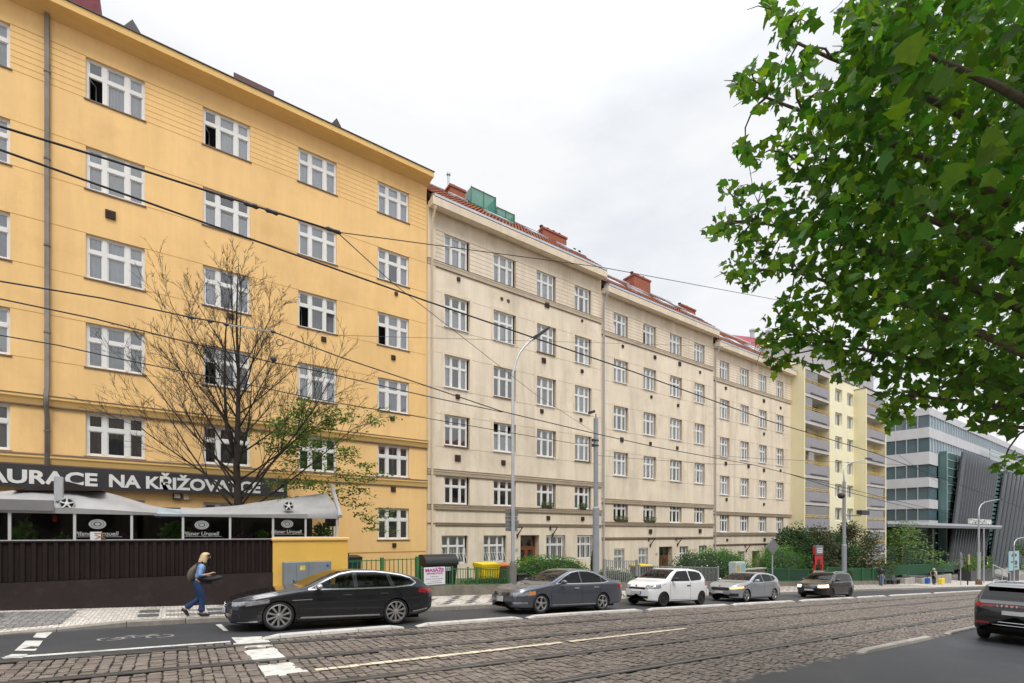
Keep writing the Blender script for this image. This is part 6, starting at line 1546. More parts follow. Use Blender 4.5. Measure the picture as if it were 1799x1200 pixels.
# restaurant banner
bn = thing('restaurant_sign', 'long dark grey restaurant banner with white capital letters on the ochre wall', 'sign', (-1, VF, 3.9))
SV = VF - .26
MB().box(-9.6, 3.98, SV, SV + .05, 3.62, 4.38).build('board', mat('dark banner', (.038, .036, .038), .7, var=.2, scale=1), bn)
mb = MB(); 
for x in (-8, -5, -2, 1, 3.7): mb.box(x - .03, x + .03, SV + .05, VF, 3.7, 3.76); mb.box(x - .03, x + .03, SV + .05, VF, 4.2, 4.26)
mb.build('bracket', M['dark_metal'], bn)
def fit_text(s, ua, ub, z, size, ext=.012, bold=.022, v=SV):
    t = text_mb(s, size, 0, v - .004, z, ext, bold); x0, x1 = min(p[0] for p in t.v), max(p[0] for p in t.v)
    t.v = [(ua + (p[0] - x0) * (ub - ua) / (x1 - x0), p[1], p[2]) for p in t.v]; return t
tm = MB()
e0 = u_at(172, SV); a0 = u_at(-8, SV)
Lw = (e0 - a0) / 6
for s, a, b in (('RESTAURACE', e0 - Lw * 10.1, e0), ('NA', u_at(192, SV), u_at(248, SV)), ('K\u0158I\u017dOVATCE', u_at(257, SV), u_at(458, SV))):
    t = fit_text(s, a, b, 3.76, .62); tm.add(t.v, t.f)
tm.build('lettering', M['white_paint'], bn)
mb = MB(); x = u_at(485, SV)
mb.lathe([(0, -.02), (.16, -.02), (.16, 0)], (x, SV, 4.0), 14, 'y'); mb.build('logo', mat('red logo', (.45, .03, .05), .6), bn)
mb = MB().box(x - .08, x + .3, SV - .03, SV - .022, 3.85, 4.0); mb.build('logo_band', M['white_paint'], bn)
for px0, px1, py0, py1, lab in ((304, 320, 865, 878, 'framed menu case under the restaurant banner'), (323, 332, 866, 878, 'small pale box right of the framed menu case')):
    ua, z1_ = fac(px0, py0, VF); ub, z0_ = fac(px1, py1, VF); t = thing('menu_case', lab, 'notice case', (ua, VF, z0_))
    MB().box(ua, ub, VF - .12, VF - .004, z0_, z1_).build('frame', M['rust'] if px0 < 310 else M['beige_trim'], t); MB().box(ua + .05, ub - .05, VF - .125, VF - .12, z0_ + .05, z1_ - .05).build('notice', M['beige_trim'], t)

# ================================================================ fences, bins, hedges in front of the beige houses
def railing(name, label, pts, hs, zb, m, gap=.125, bar_r=.011, posts=(), post_w=.05, base=None, group=None, cat='fence', mesh=False):
    t = thing(name, label, cat, (pts[0][0], pts[0][1], zb(pts[0][0])), group)
    P = [Vector(p) for p in pts]
    mb = MB(); rl_ = MB()
    for (a, b) in zip(P[:-1], P[1:]):
        L = (b - a).length; n = max(1, int(L / gap))
        if not mesh:
            for k in range(n):
                q = a.lerp(b, (k + .5) / n); z0 = zb(q.x); mb.box(q.x - bar_r, q.x + bar_r, q.y - bar_r, q.y + bar_r, z0 + .06, z0 + hs - .0)
        for dz in (.06, hs - .04):
            rl_.tube([(a.x, a.y, zb(a.x) + dz), (b.x, b.y, zb(b.x) + dz)], .022, 4)
    if mesh:
        for (a, b) in zip(P[:-1], P[1:]): mb.quad((a.x, a.y, zb(a.x) + .05), (b.x, b.y, zb(b.x) + .05), (b.x, b.y, zb(b.x) + hs), (a.x, a.y, zb(a.x) + hs))
    mb.build('mesh_panel' if mesh else 'bars', mesh if mesh else m, t); rl_.build('rail', m, t)
    for u, v in posts: MB().bbox(u - post_w, u + post_w, v - post_w, v + post_w, zb(u) - .2, zb(u) + hs + .06, .01).build('post', m, t)
    return t
wv = lambda u: lerp_pl([(4.9, 17.2), (8, 17.45), (16, 17.95), (26, 18.1), (30, 18.2)], u)
rw = thing('retaining_wall', 'low mossy concrete wall under the green and grey railings', 'wall', (10, 17.4, -.4))
mb = MB(); us_ = [4.9 + .8 * k for k in range(31)]
for a, b in zip(us_[:-1], us_[1:]):
    va, vb = wv(a) - .15, wv(b) - .15; ta, tb = -G * a + .44, -G * b + .44
    mb.add([(a, va, ta - .8), (b, vb, tb - .8), (b, vb, tb), (a, va, ta), (a, va + .35, ta), (b, vb + .35, tb)], [(0, 1, 2, 3), (3, 2, 5, 4)])
mb.build('wall', mat('mossy concrete', (.21, .19, .155), .9, var=.25, scale=2, bump=.4, streak=.2, stain=((.06, .085, .025), .8, 1.4)), rw)
fz_t = lambda u: -G * u + .46
railing('green_railing', 'taller green railing beside the yellow wall', [(4.95, 17.5), (7.75, 17.6)], 1.0, lambda u: .10, M['green_paint'], .165, .013, posts=[(5.02, 17.5), (6.32, 17.55), (7.75, 17.6)], post_w=.06)
railing('green_railing', 'lower green railing carrying the white massage sign', [(7.8, wv(7.8)), (12.1, wv(12.1))], .72, lambda u: -G * u + .42, M['green_paint'], .125, .010, posts=[(7.86, wv(7.86)), (9.25, wv(9.25)), (10.0, wv(10.0)), (10.45, wv(10.45)), (12.1, wv(12.1))], post_w=.03)
sg = thing('massage_sign', 'white massage sign with magenta lettering hung on the green railing', 'sign', (8.5, 17.35, .4))
SVv = wv(8.3) - .06; (a, zt), (b, zb) = fac(745, 997, SVv), fac(782.5, 1026, SVv)
MB().box(a, b, SVv - .012, SVv, zb, zt).build('board', mat('white sign board', (.68, .68, .70), .6, var=.04), sg)
hgt = zt - zb; wd = b - a; mag = mat('magenta lettering', (.42, .03, .25), .6); gry = mat('grey lettering', (.20, .16, .24), .6)
t = fit_text('MAS\u00c1\u017dE', a + wd * .07, b - wd * .07, zt - hgt * .26, hgt * .25, .002, .006, SVv - .012); t.build('lettering', mag, sg)
t = fit_text('REHABILITACE', a + wd * .13, b - wd * .13, zt - hgt * .40, hgt * .12, .002, .002, SVv - .012); t.build('lettering', mag, sg)
mb = MB(); r_ = random.Random(8)
for k, (f, l0, l1) in enumerate(((.52, .3, .7), (.65, .1, .9), (.77, .3, .8), (.88, .17, .83))):
    x = a + wd * l0
    while x < a + wd * l1: w_ = r_.uniform(.03, .09); mb.box(x, min(x + w_, a + wd * l1), SVv - .0145, SVv - .012, zt - hgt * f - .025, zt - hgt * f); x += w_ + .02
mb.build('fine_print', gry, sg)
M['bin_black'] = mat('black bin plastic', (.020, .021, .022), .45, var=.2, scale=4); M['bin_yellow'] = mat('yellow bin plastic', (.78, .58, .02), .45, var=.08, scale=3); M['bin_green'] = mat('dark green bin', (.02, .07, .06), .5, var=.15)
def container(name, label, u, v, z, w, d, h, mbody, mlid, dome=True, grp='waste containers in the front gardens'):
    t = thing(name, label, 'bin', (u, v, z), grp)
    mb = MB(); mb.add([(u - w * .44, v - d * .42, z + .15), (u + w * .44, v - d * .42, z + .15), (u + w * .44, v + d * .42, z + .15), (u - w * .44, v + d * .42, z + .15), (u - w / 2, v - d / 2, z + h), (u + w / 2, v - d / 2, z + h), (u + w / 2, v + d / 2, z + h), (u - w / 2, v + d / 2, z + h)],
                      [(0, 1, 5, 4), (1, 2, 6, 5), (2, 3, 7, 6), (3, 0, 4, 7), (0, 3, 2, 1), (4, 5, 6, 7)])
    for k in range(5): x = u - w * .4 + k * w * .2; mb.box(x - .012, x + .012, v - d / 2 - .015, v - d * .4, z + .25, z + h - .08)
    mb.box(u - w / 2 - .03, u + w / 2 + .03, v - d / 2 - .03, v + d / 2 + .03, z + h - .06, z + h + .01); mb.build('body', mbody, t)
    if dome:
        lid = MB(); n = 10; rr = d / 2 + .02; vs = []
        for sgn in (-1, 1):
            for k in range(n + 1): a = math.pi * k / n; vs.append((u + sgn * (w / 2 + .03), v - rr * math.cos(a), z + h + .012 + rr * .72 * math.sin(a)))
        fs = [(k, k + 1, n + 2 + k, n + 1 + k) for k in range(n)] + [tuple(range(n, -1, -1)), tuple(range(n + 1, 2 * n + 2)), (0, n + 1, 2 * n + 1, n)]
        lid.add(vs, fs); lid.build('lid', mlid, t, smooth=True, angle=50)
    else: MB().prism([(u - w / 2 - .03, v - d / 2 - .05, z + h + .012), (u - w / 2 - .03, v + d / 2 + .03, z + h + .012), (u - w / 2 - .03, v + d / 2 + .03, z + h + .13), (u - w / 2 - .03, v - d / 2 - .05, z + h + .07)], (w + .06, 0, 0)).build('lid', mlid, t)
    for x in (-.42, .42):
        for y in (-.35, .35): MB().lathe([(0, -.03), (.075, -.03), (.075, .03), (0, .03)], (u + x * w, v + y * d, z + .075), 10, 'y').build('wheel', M['rubber'], t)
    MB().tube([(u - w * .3, v - d / 2 - .04, z + h - .12), (u + w * .3, v - d / 2 - .04, z + h - .12)], .015, 5).build('handle', mbody, t)
    return t
gzz = lambda u: -G * u + .30
cb_ = container('waste_container', 'big black waste container with a rounded lid behind the massage sign', 8.98, 18.35, gzz(9) - .02, 1.42, .95, 1.02, M['bin_black'], M['bin_black'])
for k in (-.25, .25): MB().box(8.98 + k - .11, 8.98 + k + .11, 18.35 - .505, 18.35 - .49, gzz(9) + .7, gzz(9) + .86).build('bin_label', M['plate'], cb_)
container('recycling_bin', 'yellow recycling bin behind the green railing', 11.4, 18.35, gzz(11.4) - .02, .92, .75, .96, M['bin_yellow'], M['bin_yellow'], False)
container('waste_bin', 'small dark teal bin at the start of the green railing', 5.35, 18.1, .0, .55, .6, 1.12, M['bin_green'], M['bin_black'], False)
container('waste_bin', 'brown bin with an orange lid next to the yellow bin', 12.3, 18.5, gzz(12.3) - .02, .6, .6, .93, mat('brown bin', (.10, .07, .05), .6), mat('orange lid', (.62, .16, .05), .5), False)
container('recycling_bin', 'low container with a yellow lid behind the grey railing', 24.3, 20.5, gzz(24.3) + .1, 1.2, .9, .85, M['bin_black'], M['bin_yellow'], False)

# hedges and shrubs
M['hedge'] = mat('hedge leaf', (.075, .19, .030), .5, isl=.5, islhue=.03, var=0, trans=.25); M['hedge_dark'] = mat('dark hedge leaf', (.030, .075, .020), .5, isl=.5, islhue=.03, var=0, trans=.2)
M['maroon'] = mat('maroon leaf', (.050, .062, .022), .55, isl=.6, islhue=.05, var=0, trans=.2); M['lime'] = mat('lime leaf', (.085, .155, .035), .5, isl=.5, islhue=.03, var=0, trans=.3); M['rose'] = mat('rusty blossom', (.34, .12, .08), .6, isl=.5, islhue=.04, var=0)
def hedge(name, label, u0, u1, v0, v1, zf, h, m, n, size=.06, group='clipped hedges in the front gardens', seed=1, lump=.12, blossoms=None, cat='hedge', cone=False):
    rs = np.random.RandomState(seed); t = thing(name, label, cat, ((u0 + u1) / 2, v0, zf((u0 + u1) / 2)), group)
    cu_, cv_ = (u0 + u1) / 2, (v0 + v1) / 2; L, W_ = (u1 - u0) / 2, (v1 - v0) / 2
    d = rs.normal(size=(n, 3)); d[:, 2] = np.abs(d[:, 2]) * .9 + .02; e = 3.2 if not cone else 2
    d /= (np.abs(d) ** e).sum(1)[:, None] ** (1 / e)
    lum = 1 + lump * (np.sin(d[:, 0] * L * 3.1 + seed) * np.cos(d[:, 1] * 4 + d[:, 2] * 5) + rs.normal(0, .35, n)); rr = lum * (rs.uniform(.82, 1.03, n))
    P = np.stack([cu_ + d[:, 0] * L * rr, cv_ + d[:, 1] * W_ * rr, d[:, 2] * h * rr * np.where(rs.rand(n) < .5, 1, rs.rand(n) ** .3)], 1)
    P[:, 2] += np.array([zf(x) for x in P[:, 0]])
    leaf_obj('foliage', P, rs.uniform(.6, 1.35, n) * size, LEAF_OVAL, m, t, flat=.15, rs=rs, fold=.1)
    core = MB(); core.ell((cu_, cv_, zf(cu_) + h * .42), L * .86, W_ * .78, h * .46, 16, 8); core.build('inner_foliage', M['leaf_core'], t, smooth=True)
    st_ = MB(); 
    for k in range(6): x = u0 + (u1 - u0) * (k + .5) / 6; st_.tube([(x, cv_, zf(x) - .1), (x + rs.uniform(-.1, .1), cv_, zf(x) + h * .6)], .03, 5)
    st_.build('stem', M['bark'], t)
    if blossoms:
        k = max(20, n // 40); i = rs.choice(n, k, replace=False); leaf_obj('blossom', P[i] + [0, -.05, .02], rs.uniform(.8, 1.5, k) * size * .9, LEAF_KITE, blossoms, t, flat=.2, rs=rs)
    return t
gh = lambda u: -G * u + .32
hedge('hedge', 'long bright green hedge behind the grey saloon', 12.75, 18.0, 18.2, 19.4, gh, 1.42, M['hedge'], 9000, .075, seed=2, lump=.05)
hedge('shrub', 'dark shrub with white blossoms behind the white hatchback', 25.8, 31.6, 18.5, 20.3, gh, 1.85, M['hedge_dark'], 8500, .09, seed=3, lump=.14, blossoms=M['white_paint'], cat='shrub')
hedge('hedge', 'tall green hedge above the painted cabinet', 28.3, 36.0, 19.2, 21.2, gh, 2.3, M['hedge'], 12000, .085, seed=4, lump=.08)
hedge('hedge', 'rounded green hedge between the diamond sign and the red tram stop', 37.0, 45.2, 18.9, 21, gh, 2.85, M['hedge'], 13000, .09, seed=5, lump=.08)
hedge('low_plants', 'low leafy plants under the green railing beside the yellow bin', 9.9, 12.6, 17.75, 18.2, gh, .42, M['lime'], 1500, .07, seed=6, lump=.2, group='low garden plants', cat='plants')
hedge('low_plants', 'low leafy plants behind the grey railing', 18.9, 22.6, 19.0, 20.6, gh, .75, M['hedge'], 2600, .08, seed=7, lump=.2, group='low garden plants', cat='plants')
hedge('shrub', 'rust coloured flowering shrub beyond the benches', 66, 75, 24, 28, lambda u: -3.2, 2.6, M['maroon'], 3000, .17, seed=8, lump=.14, blossoms=M['rose'], group='shrubs by the office building', cat='shrub')
hedge('hedge', 'light green hedge before the office entrance', 74, 88, 24.5, 27.5, lambda u: -3.9, 2.1, M['lime'], 4000, .15, seed=9, lump=.06, group='shrubs by the office building')
hedge('columnar_shrub', 'thin columnar green shrub by the tram mast', 18.6, 19.05, 19.0, 19.4, gh, 2.1, M['hedge_dark'], 700, .07, seed=10, lump=.1, group=None, cat='shrub', cone=True)
def shade_tree(name, label, u, v, z0, h, r, trunk_h, m, n, size, seed, group, shape=LEAF_OVAL, layers=0, clumps=26, flat=.4):
    rs = np.random.RandomState(seed); t = thing(name, label, 'tree', (u, v, z0), group)
    P = []; br = MB(); br.tube([(u, v, z0 - .2), (u + .05, v, z0 + trunk_h), (u, v, z0 + h * .8)], [.14, .11, .03], 8)
    for k in range(clumps):
        a = rs.uniform(0, 6.28); hh = rs.uniform(.0, 1); rad = r * math.sqrt(rs.uniform(.05, 1)) * (1 - .75 * hh ** 2.2)
        c_ = np.array([u + rad * math.cos(a), v + rad * math.sin(a), z0 + trunk_h * .7 + (h - trunk_h * .7) * hh * .96])
        cr_ = r * rs.uniform(.22, .42)
        k_ = n // clumps; q = rs.normal(size=(k_, 3)); q /= np.linalg.norm(q, axis=1)[:, None]; q *= (rs.rand(k_) ** .45)[:, None]
        if layers: q[:, 2] *= .28; q[:, :2] *= 1.5
        P.append(c_ + q * cr_); br.tube([(u, v, z0 + trunk_h * .6 + (h - trunk_h) * hh * .6), tuple(c_)], [.045, .012], 5)
    P = np.concatenate(P)
    leaf_obj('crown', P, rs.uniform(.7, 1.3, len(P)) * size, shape, m, t, flat=flat, rs=rs, droop=.2)
    br.build('trunk', M['bark'], t)
    return t
gt = 'dark garden trees before the pale yellow block'
shade_tree('garden_tree', 'dark green garden tree in front of the third beige house', 44.2, 20.5, -2.3, 4.6, 2.5, .6, M['hedge_dark'], 8500, .17, 21, gt)
shade_tree('garden_tree', 'reddish brown garden tree behind the tram stop', 48.6, 20.6, -2.5, 4.9, 2.7, .6, M['maroon'], 8500, .17, 22, gt)
shade_tree('garden_tree', 'dark garden tree right behind the second tram mast', 53.2, 21.0, -2.8, 5.0, 2.7, .6, M['hedge_dark'], 8500, .17, 23, gt)
shade_tree('garden_tree', 'reddish brown garden tree with the tallest crown, beside the benches', 58.2, 20.9, -3.1, 5.9, 3.2, .6, M['maroon'], 11000, .18, 24, gt)
shade_tree('street_tree', 'light green layered tree in front of the office entrance', 76, 24.5, -3.9, 7.4, 6.3, 1.8, M['lime'], 10000, .26, 25, None, layers=1, clumps=44, flat=.6)
shade_tree('street_tree', 'small light green tree at the picture edge beyond the blue poster', 150, 20.5, -7.5, 10, 4.5, 2.2, M['lime'], 3000, .4, 26, None, clumps=20)
# grey railing and gate
railing('grey_railing', 'taller grey railing next to the thick tram mast', [(18.35, wv(18.35)), (20.95, wv(20.95))], 1.28, lambda u: -G * u + .38, M['grey_fence'], .15, .016, posts=[(18.4, wv(18.4)), (20.95, wv(20.95))], post_w=.06)
railing('grey_railing', 'long lower grey railing behind the white hatchback', [(21.05, wv(21)), (29.0, wv(29))], 1.0, lambda u: -G * u + .40, M['grey_fence'], .15, .014, posts=[(21.15, wv(21.15)), (25, wv(25)), (29, wv(29))], post_w=.05)
gw = thing('garden_wall', 'low brown garden wall between the hedge and the diamond sign', 'wall', (33.5, 18.6, -1.5)); MB().box(31.6, 35.6, 18.55, 18.85, -2.2, -.55).build('wall', mat('brown garden wall', (.12, .10, .085), .85, var=.3, scale=2), gw); MB().box(31.5, 35.7, 18.5, 18.9, -.55, -.46).build('coping', M['concrete'], gw)
M['mesh_green'] = mat('green mesh', (.008, .05, .025), .6, var=.2, scale=2, alpha=.88); M['mesh_green2'] = mat('green mesh sheet', (.008, .075, .028), .6, var=.15, scale=2, alpha=.9)
wz = lambda u: -G * u + .40
bw = thing('garden_wall', 'long low concrete garden wall under the green mesh fence', 'wall', (44, 18.4, -2)); mb = MB()
for a, b in zip(range(30, 62, 2), range(32, 64, 2)): mb.add([(a, 18.4, wz(a) - 1.0), (b, 18.4, wz(b) - 1.0), (b, 18.4, wz(b)), (a, 18.4, wz(a)), (a, 18.7, wz(a)), (b, 18.7, wz(b))], [(0, 1, 2, 3), (3, 2, 5, 4)])
mb.build('wall', bpy.data.materials['mossy concrete'], bw)
railing('mesh_fence', 'dark green mesh fence in front of the rounded hedge', [(35.8, 18.5), (45.5, 18.5)], 1.0, wz, M['green_paint'], posts=[(35.8, 18.5), (39, 18.5), (42.2, 18.5), (45.5, 18.5)], post_w=.03, mesh=M['mesh_green'])
railing('mesh_fence', 'brighter green sheeted fence behind the people carrier', [(45.6, 18.5), (60.5, 18.6)], 1.2, wz, M['green_paint'], posts=[(45.6 + 2.48 * k, 18.5) for k in range(7)], post_w=.04, mesh=M['mesh_green2'])
fr = lambda u: -2.6 + (u - 60) * .028
railing('mesh_fence', 'green fence climbing a ramp behind the benches', [(60.5, 19.6), (84, 19.0)], 1.15, lambda u: -G * u + .75 + max(0, u - 64) * .035, M['green_paint'], posts=[(60.5 + 3.9 * k, 19.6 - .1 * k) for k in range(7)], post_w=.04, mesh=M['mesh_green2'])

# ================================================================ poles, lamps, signs
def pole(mb, u, v, z0, zs, rs, n=12):
    mb.tube([(u, v, z) for z in [z0] + zs], rs, n)
LV1 = 16.4; lu = u_at(901.5, LV1); zf_ = lambda y, x=901.5: fac(x, y, LV1)[1]
lp = thing('street_lamp', 'tall curved street lamp with a dark flat head beside the direction signs', 'street lamp', (lu, LV1, pave_z(lu)))
mb = MB(); zA, zB, zC = zf_(990), zf_(920), zf_(655)
MB().tube([(lu, LV1, pave_z(lu) - .1), (lu, LV1, zA - .25), (lu, LV1, zA), (lu, LV1, zA + .1)], [.17, .16, .12, .085], 14).build('base', mat('lamp base', (.16, .155, .15), .7, var=.2), lp, smooth=True)
e = fac(946, 590, LV1)
arc = [(lu, LV1, zA + .1), (lu, LV1, zB), (lu, LV1, zC)]
for px, py in ((904, 648), (907, 635), (913, 621), (921, 610), (932, 599), (944, 590)): q = fac(px, py, LV1); arc.append((q[0], LV1 - .0, q[1]))
MB().tube(arc, [.085, .08, .06] + [.045] * 6, 12).build('pole', M['steel'], lp, smooth=True)
q0 = fac(938, 596, LV1); q1 = fac(961, 577, LV1)
MB().prism([(q0[0], LV1 - .22, q0[1] - .04), (q1[0], LV1 - .22, q1[1] - .08), (q1[0], LV1 - .22, q1[1] + .03), (q0[0], LV1 - .22, q0[1] + .12)], (0, .44, 0)).build('lamp_head', M['dark_metal'], lp)
ds_ = thing('direction_sign', 'stack of grey sign backs strapped to the curved street lamp', 'sign', (lu, LV1, 2.5))
for k in range(6):
    y0, y1 = 894 + k * 6.6, 894 + k * 6.6 + 6.0; z1_, z0_ = zf_(y0), zf_(y1); wl, wr_ = (.30 - .01 * (k % 2)), (.36 - .03 * (k % 3))
    MB().box(lu - wl, lu + wr_, LV1 + .09, LV1 + .12, z0_, z1_).build('panel', mat('sign back', (.20, .205, .21), .55, metal=.3, var=.15, scale=3) if k == 0 else bpy.data.materials['sign back'], ds_)
mb = MB(); 
for y in (899, 914, 929): mb.box(lu - .1, lu + .1, LV1 + .05, LV1 + .09, zf_(y) - .02, zf_(y) + .02)
mb.build('bracket', M['steel'], ds_)
lb = thing('litter_bin', 'black litter bin fixed to the foot of the curved street lamp', 'bin', (lu + .35, LV1, -.3))
MB().bbox(lu + .16, lu + .60, LV1 - .18, LV1 + .18, pave_z(lu) + .28, pave_z(lu) + .88, .02).build('body', M['bin_black'], lb); MB().bbox(lu + .14, lu + .62, LV1 - .2, LV1 + .2, pave_z(lu) + .885, pave_z(lu) + .95, .02).build('lid', M['bin_black'], lb)
def tram_mast(px, v, y_col, y_top, label, rl_, ru):
    u = u_at(px, v); zc_, zt_ = fac(px, y_col, v)[1], fac(px, y_top, v)[1]; z0 = pave_z(u) - .05
    t = thing('tram_mast', label, 'mast', (u, v, z0), 'grey tram masts')
    MB().tube([(u, v, z0), (u, v, zc_)], rl_, 16).build('lower_tube', mat('mast paint', (.31, .335, .37), .45, metal=.15, var=.1, scale=3, streak=.06) if 'mast paint' not in bpy.data.materials else bpy.data.materials['mast paint'], t, smooth=True)
    MB().lathe([(rl_ + .01, -.05), (rl_ + .012, .03), (ru, .06)], (u, v, zc_), 16).build('collar', M['steel'], t)
    MB().tube([(u, v, zc_), (u, v, zt_)], ru, 16).build('upper_tube', bpy.data.materials['mast paint'], t, smooth=True)
    MB().lathe([(rl_ + .10, 0), (rl_ + .10, .06), (rl_, .22)], (u, v, z0), 16).build('foot', M['concrete'], t)
    return t, u, zc_, zt_
MV1 = 15.5
t1, mu_, mzc, mzt = tram_mast(1047.5, MV1, 893, 735, 'thick grey tram mast behind the grey saloon', .145, .105)
mb = MB()
for y in (774, 783): z = fac(1047, y, MV1)[1]; mb.lathe([(.105, -.03), (.13, -.03), (.13, .03), (.105, .03)], (mu_, MV1, z), 14); mb.box(mu_ - .22, mu_ - .12, MV1 - .05, MV1 + .05, z - .06, z + .06)
mb.build('clamp', M['dark_metal'], t1)
fl_ = thing('spotlight', 'small brown spotlight on top of the thick tram mast', 'spotlight', (mu_, MV1, mzt)); q = fac(1041, 726, MV1)
MB().prism([(q[0] - .14, MV1 - .1, q[1] - .06), (q[0] + .10, MV1 - .1, q[1] + .03), (q[0] + .07, MV1 - .1, q[1] + .14), (q[0] - .16, MV1 - .1, q[1] + .06)], (0, .2, 0)).build('housing', M['rust'], fl_); MB().tube([(mu_, MV1, mzt - .05), (mu_, MV1, q[1])], .025, 6).build('bracket', M['dark_metal'], fl_)
MV2 = 16.2
t2, m2u, m2c, m2t = tram_mast(1483.5, MV2, 958, 846, 'tram mast with a long lamp arm beside the reddish garden tree', .17, .12)
arc = [(m2u, MV2, m2t)] + [(lambda q: (q[0], MV2, q[1]))(fac(px, py, MV2)) for px, py in ((1482.5, 832), (1484, 822), (1489, 815.5), (1500, 811.5), (1514, 808.5), (1524, 806.5))]
MB().tube(arc, [.08] + [.045] * 6, 8).build('lamp_arm', M['steel'], t2, smooth=True)
q = fac(1527, 806, MV2); MB().bbox(q[0] - .5, q[0] + .35, MV2 - .14, MV2 + .14, q[1] - .06, q[1] + .06, .02).build('lamp_head', M['dark_metal'], t2)
cm = thing('dome_camera', 'dark dome camera on the mast with the lamp arm', 'camera', (m2u, MV2, 4.9)); q = fac(1476, 871, MV2); MB().ell((q[0], MV2 - .1, q[1]), .26, .26, .24, 12, 8).build('dome', M['dark_metal'], cm, smooth=True); MB().tube([(m2u, MV2, q[1] + .2), (q[0], MV2 - .1, q[1] + .2)], .04, 6).build('bracket', M['steel'], cm)
bx = thing('bracket_sign', 'black box sign on a bracket of the mast with the lamp arm', 'sign', (m2u, MV2, 3.7)); qa, qb = fac(1510, 904, MV2), fac(1523.5, 897, MV2)
MB().bbox(qa[0], qb[0], MV2 - .2, MV2 + .2, qa[1], qb[1], .02).build('box', M['dark_metal'], bx); MB().tube([(m2u, MV2, qa[1] + .05), (m2u + .5, MV2, qa[1] - .12), (qa[0] + .2, MV2, qa[1] - .1), (qa[0] + .4, MV2, qa[1])], .03, 6).build('bracket', M['dark_metal'], bx)
# tram stop post
SVt = 16.6; ua, zt = fac(1430.5, 960, SVt); ub, _ = fac(1445, 960, SVt); uc = (ua + ub) / 2; zg = pave_z(uc)
ts = thing('tram_stop', 'red tram stop stand with a grey pictogram box on top', 'tram stop', (uc, SVt, zg)); M['stop_red'] = mat('tram stop red', (.55, .02, .02), .45, var=.1)
mb = MB().box(ua, ua + .12, SVt - .06, SVt + .06, zg, zt); mb.box(ub - .12, ub, SVt - .06, SVt + .06, zg, zt); mb.box(ua, ub, SVt - .05, SVt + .05, zt - .62 - .75, zt - .6); 
for z in (zg + .5, zg + .62, zg + .3): mb.box(ua, ub, SVt - .04, SVt + .04, z, z + .06)
mb.build('frame', M['stop_red'], ts)
b_ = MB().bbox(ua + .08, ub - .1, SVt - .12, SVt + .12, zt - .62, zt + .05, .02).build('sign_box', mat('sign box grey', (.16, .17, .22), .5, var=.1), ts)
mb = MB().box(ua + .28, ub - .3, SVt - .125, SVt - .121, zt - .48, zt - .12); mb.build('pictogram', M['white_paint'], b_)
mb = MB().box(ua + .36, ub - .38, SVt - .130, SVt - .126, zt - .40, zt - .34); mb.box(ua + .36, ub - .38, SVt - .130, SVt - .126, zt - .27, zt - .18); mb.build('tram_mark', bpy.data.materials['sign box grey'], b_)
MB().lathe([(0, -.0), (.22, -.0), (.22, .05), (0, .05)], (uc, SVt - .09, zt - 1.15), 12, 'y').build('roundel', M['trim'], ts)
# diamond sign seen from behind
DV = 16.6; du_ = u_at(1357.5, DV); zc_ = fac(1357.5, 960.5, DV)[1]; dm = thing('diamond_sign', 'grey back of a diamond shaped road sign before the rounded hedge', 'road sign', (du_, DV, pave_z(du_)))
hw = fac(1369, 960, DV)[0] - du_
MB().prism([(du_ - hw, DV - .05, zc_), (du_, DV - .05, zc_ - hw * .62), (du_ + hw, DV - .05, zc_), (du_, DV - .05, zc_ + hw * .62)], (0, .03, 0)).build('plate', bpy.data.materials['sign back'], dm); MB().tube([(du_, DV, pave_z(du_)), (du_, DV, zc_ + .35)], .04, 8).build('pole', M['steel'], dm)
# painted cabinet
PVc = 17.4; (a, zt), (b, _) = fac(1287, 987.5, PVc), fac(1304, 987.5, PVc); pc = thing('painted_cabinet', 'pale street cabinet painted with yellow and blue patches', 'cabinet', (a, PVc, pave_z(a)))
MB().bbox(a, b, PVc - .25, PVc + .25, pave_z(a), zt, .02).build('case', mat('pale cabinet', (.42, .50, .50), .6, var=.15, scale=2), pc)
MB().box(a + .08, a + (b - a) * .42, PVc - .256, PVc - .251, zt - .85, zt - .2).build('yellow_patch', mat('ochre patch', (.48, .34, .10), .6, var=.3, scale=6), pc); MB().box(a + (b - a) * .55, b - .1, PVc - .256, PVc - .251, zt - 1.0, zt - .15).build('blue_patch', mat('blue patch', (.22, .42, .48), .6, var=.3, scale=6), pc)
# benches, planters, people down the street
def bench(px0, px1, v, lab):
    a, b = u_at(px0, v), u_at(px1, v); z = pave_z((a + b) / 2); t = thing('park_bench', lab, 'bench', ((a + b) / 2, v, z), 'dark benches at the tram stop')
    for nm, pts in (('seat', [(0, .42), (.45, .44), (.45, .50), (0, .48)]), ('backrest', [(.45, .5), (.62, .95), (.68, .93), (.52, .48)])):
        MB().prism([(a, v + y, z + q) for y, q in pts], (b - a, 0, 0)).build(nm, M['dark_metal'], t)
    for x in (a + .2, b - .3): MB().box(x, x + .08, v + .05, v + .45, z, z + .44).build('leg', M['dark_metal'], t)
bench(1551, 1567, 18.1, 'dark bench nearest the man in denim'); bench(1570, 1584, 18.1, 'dark bench farther from the man in denim, by the concrete planter')
for px0, px1, y0, y1, v, lab in ((1591, 1608, 1016.5, 1025, 18.5, 'low concrete planter next to the benches'), (1619, 1672, 1012, 1027, 18.4, 'long concrete planter wall behind the person with bags')):
    a, b = u_at(px0, v), u_at(px1, v); z = pave_z(a) - .3; zt = fac((px0 + px1) / 2, y0, v)[1]; t = thing('concrete_planter', lab, 'planter', (a, v, z)); MB().bbox(a, b, v, v + .8, z - .6, max(zt, z + .9), .03).build('wall', M['concrete'], t); MB().box(a + .1, b - .1, v + .1, v + .7, max(zt, z + .9), max(zt, z + .9) + .02).build('soil', M['joint'], t)
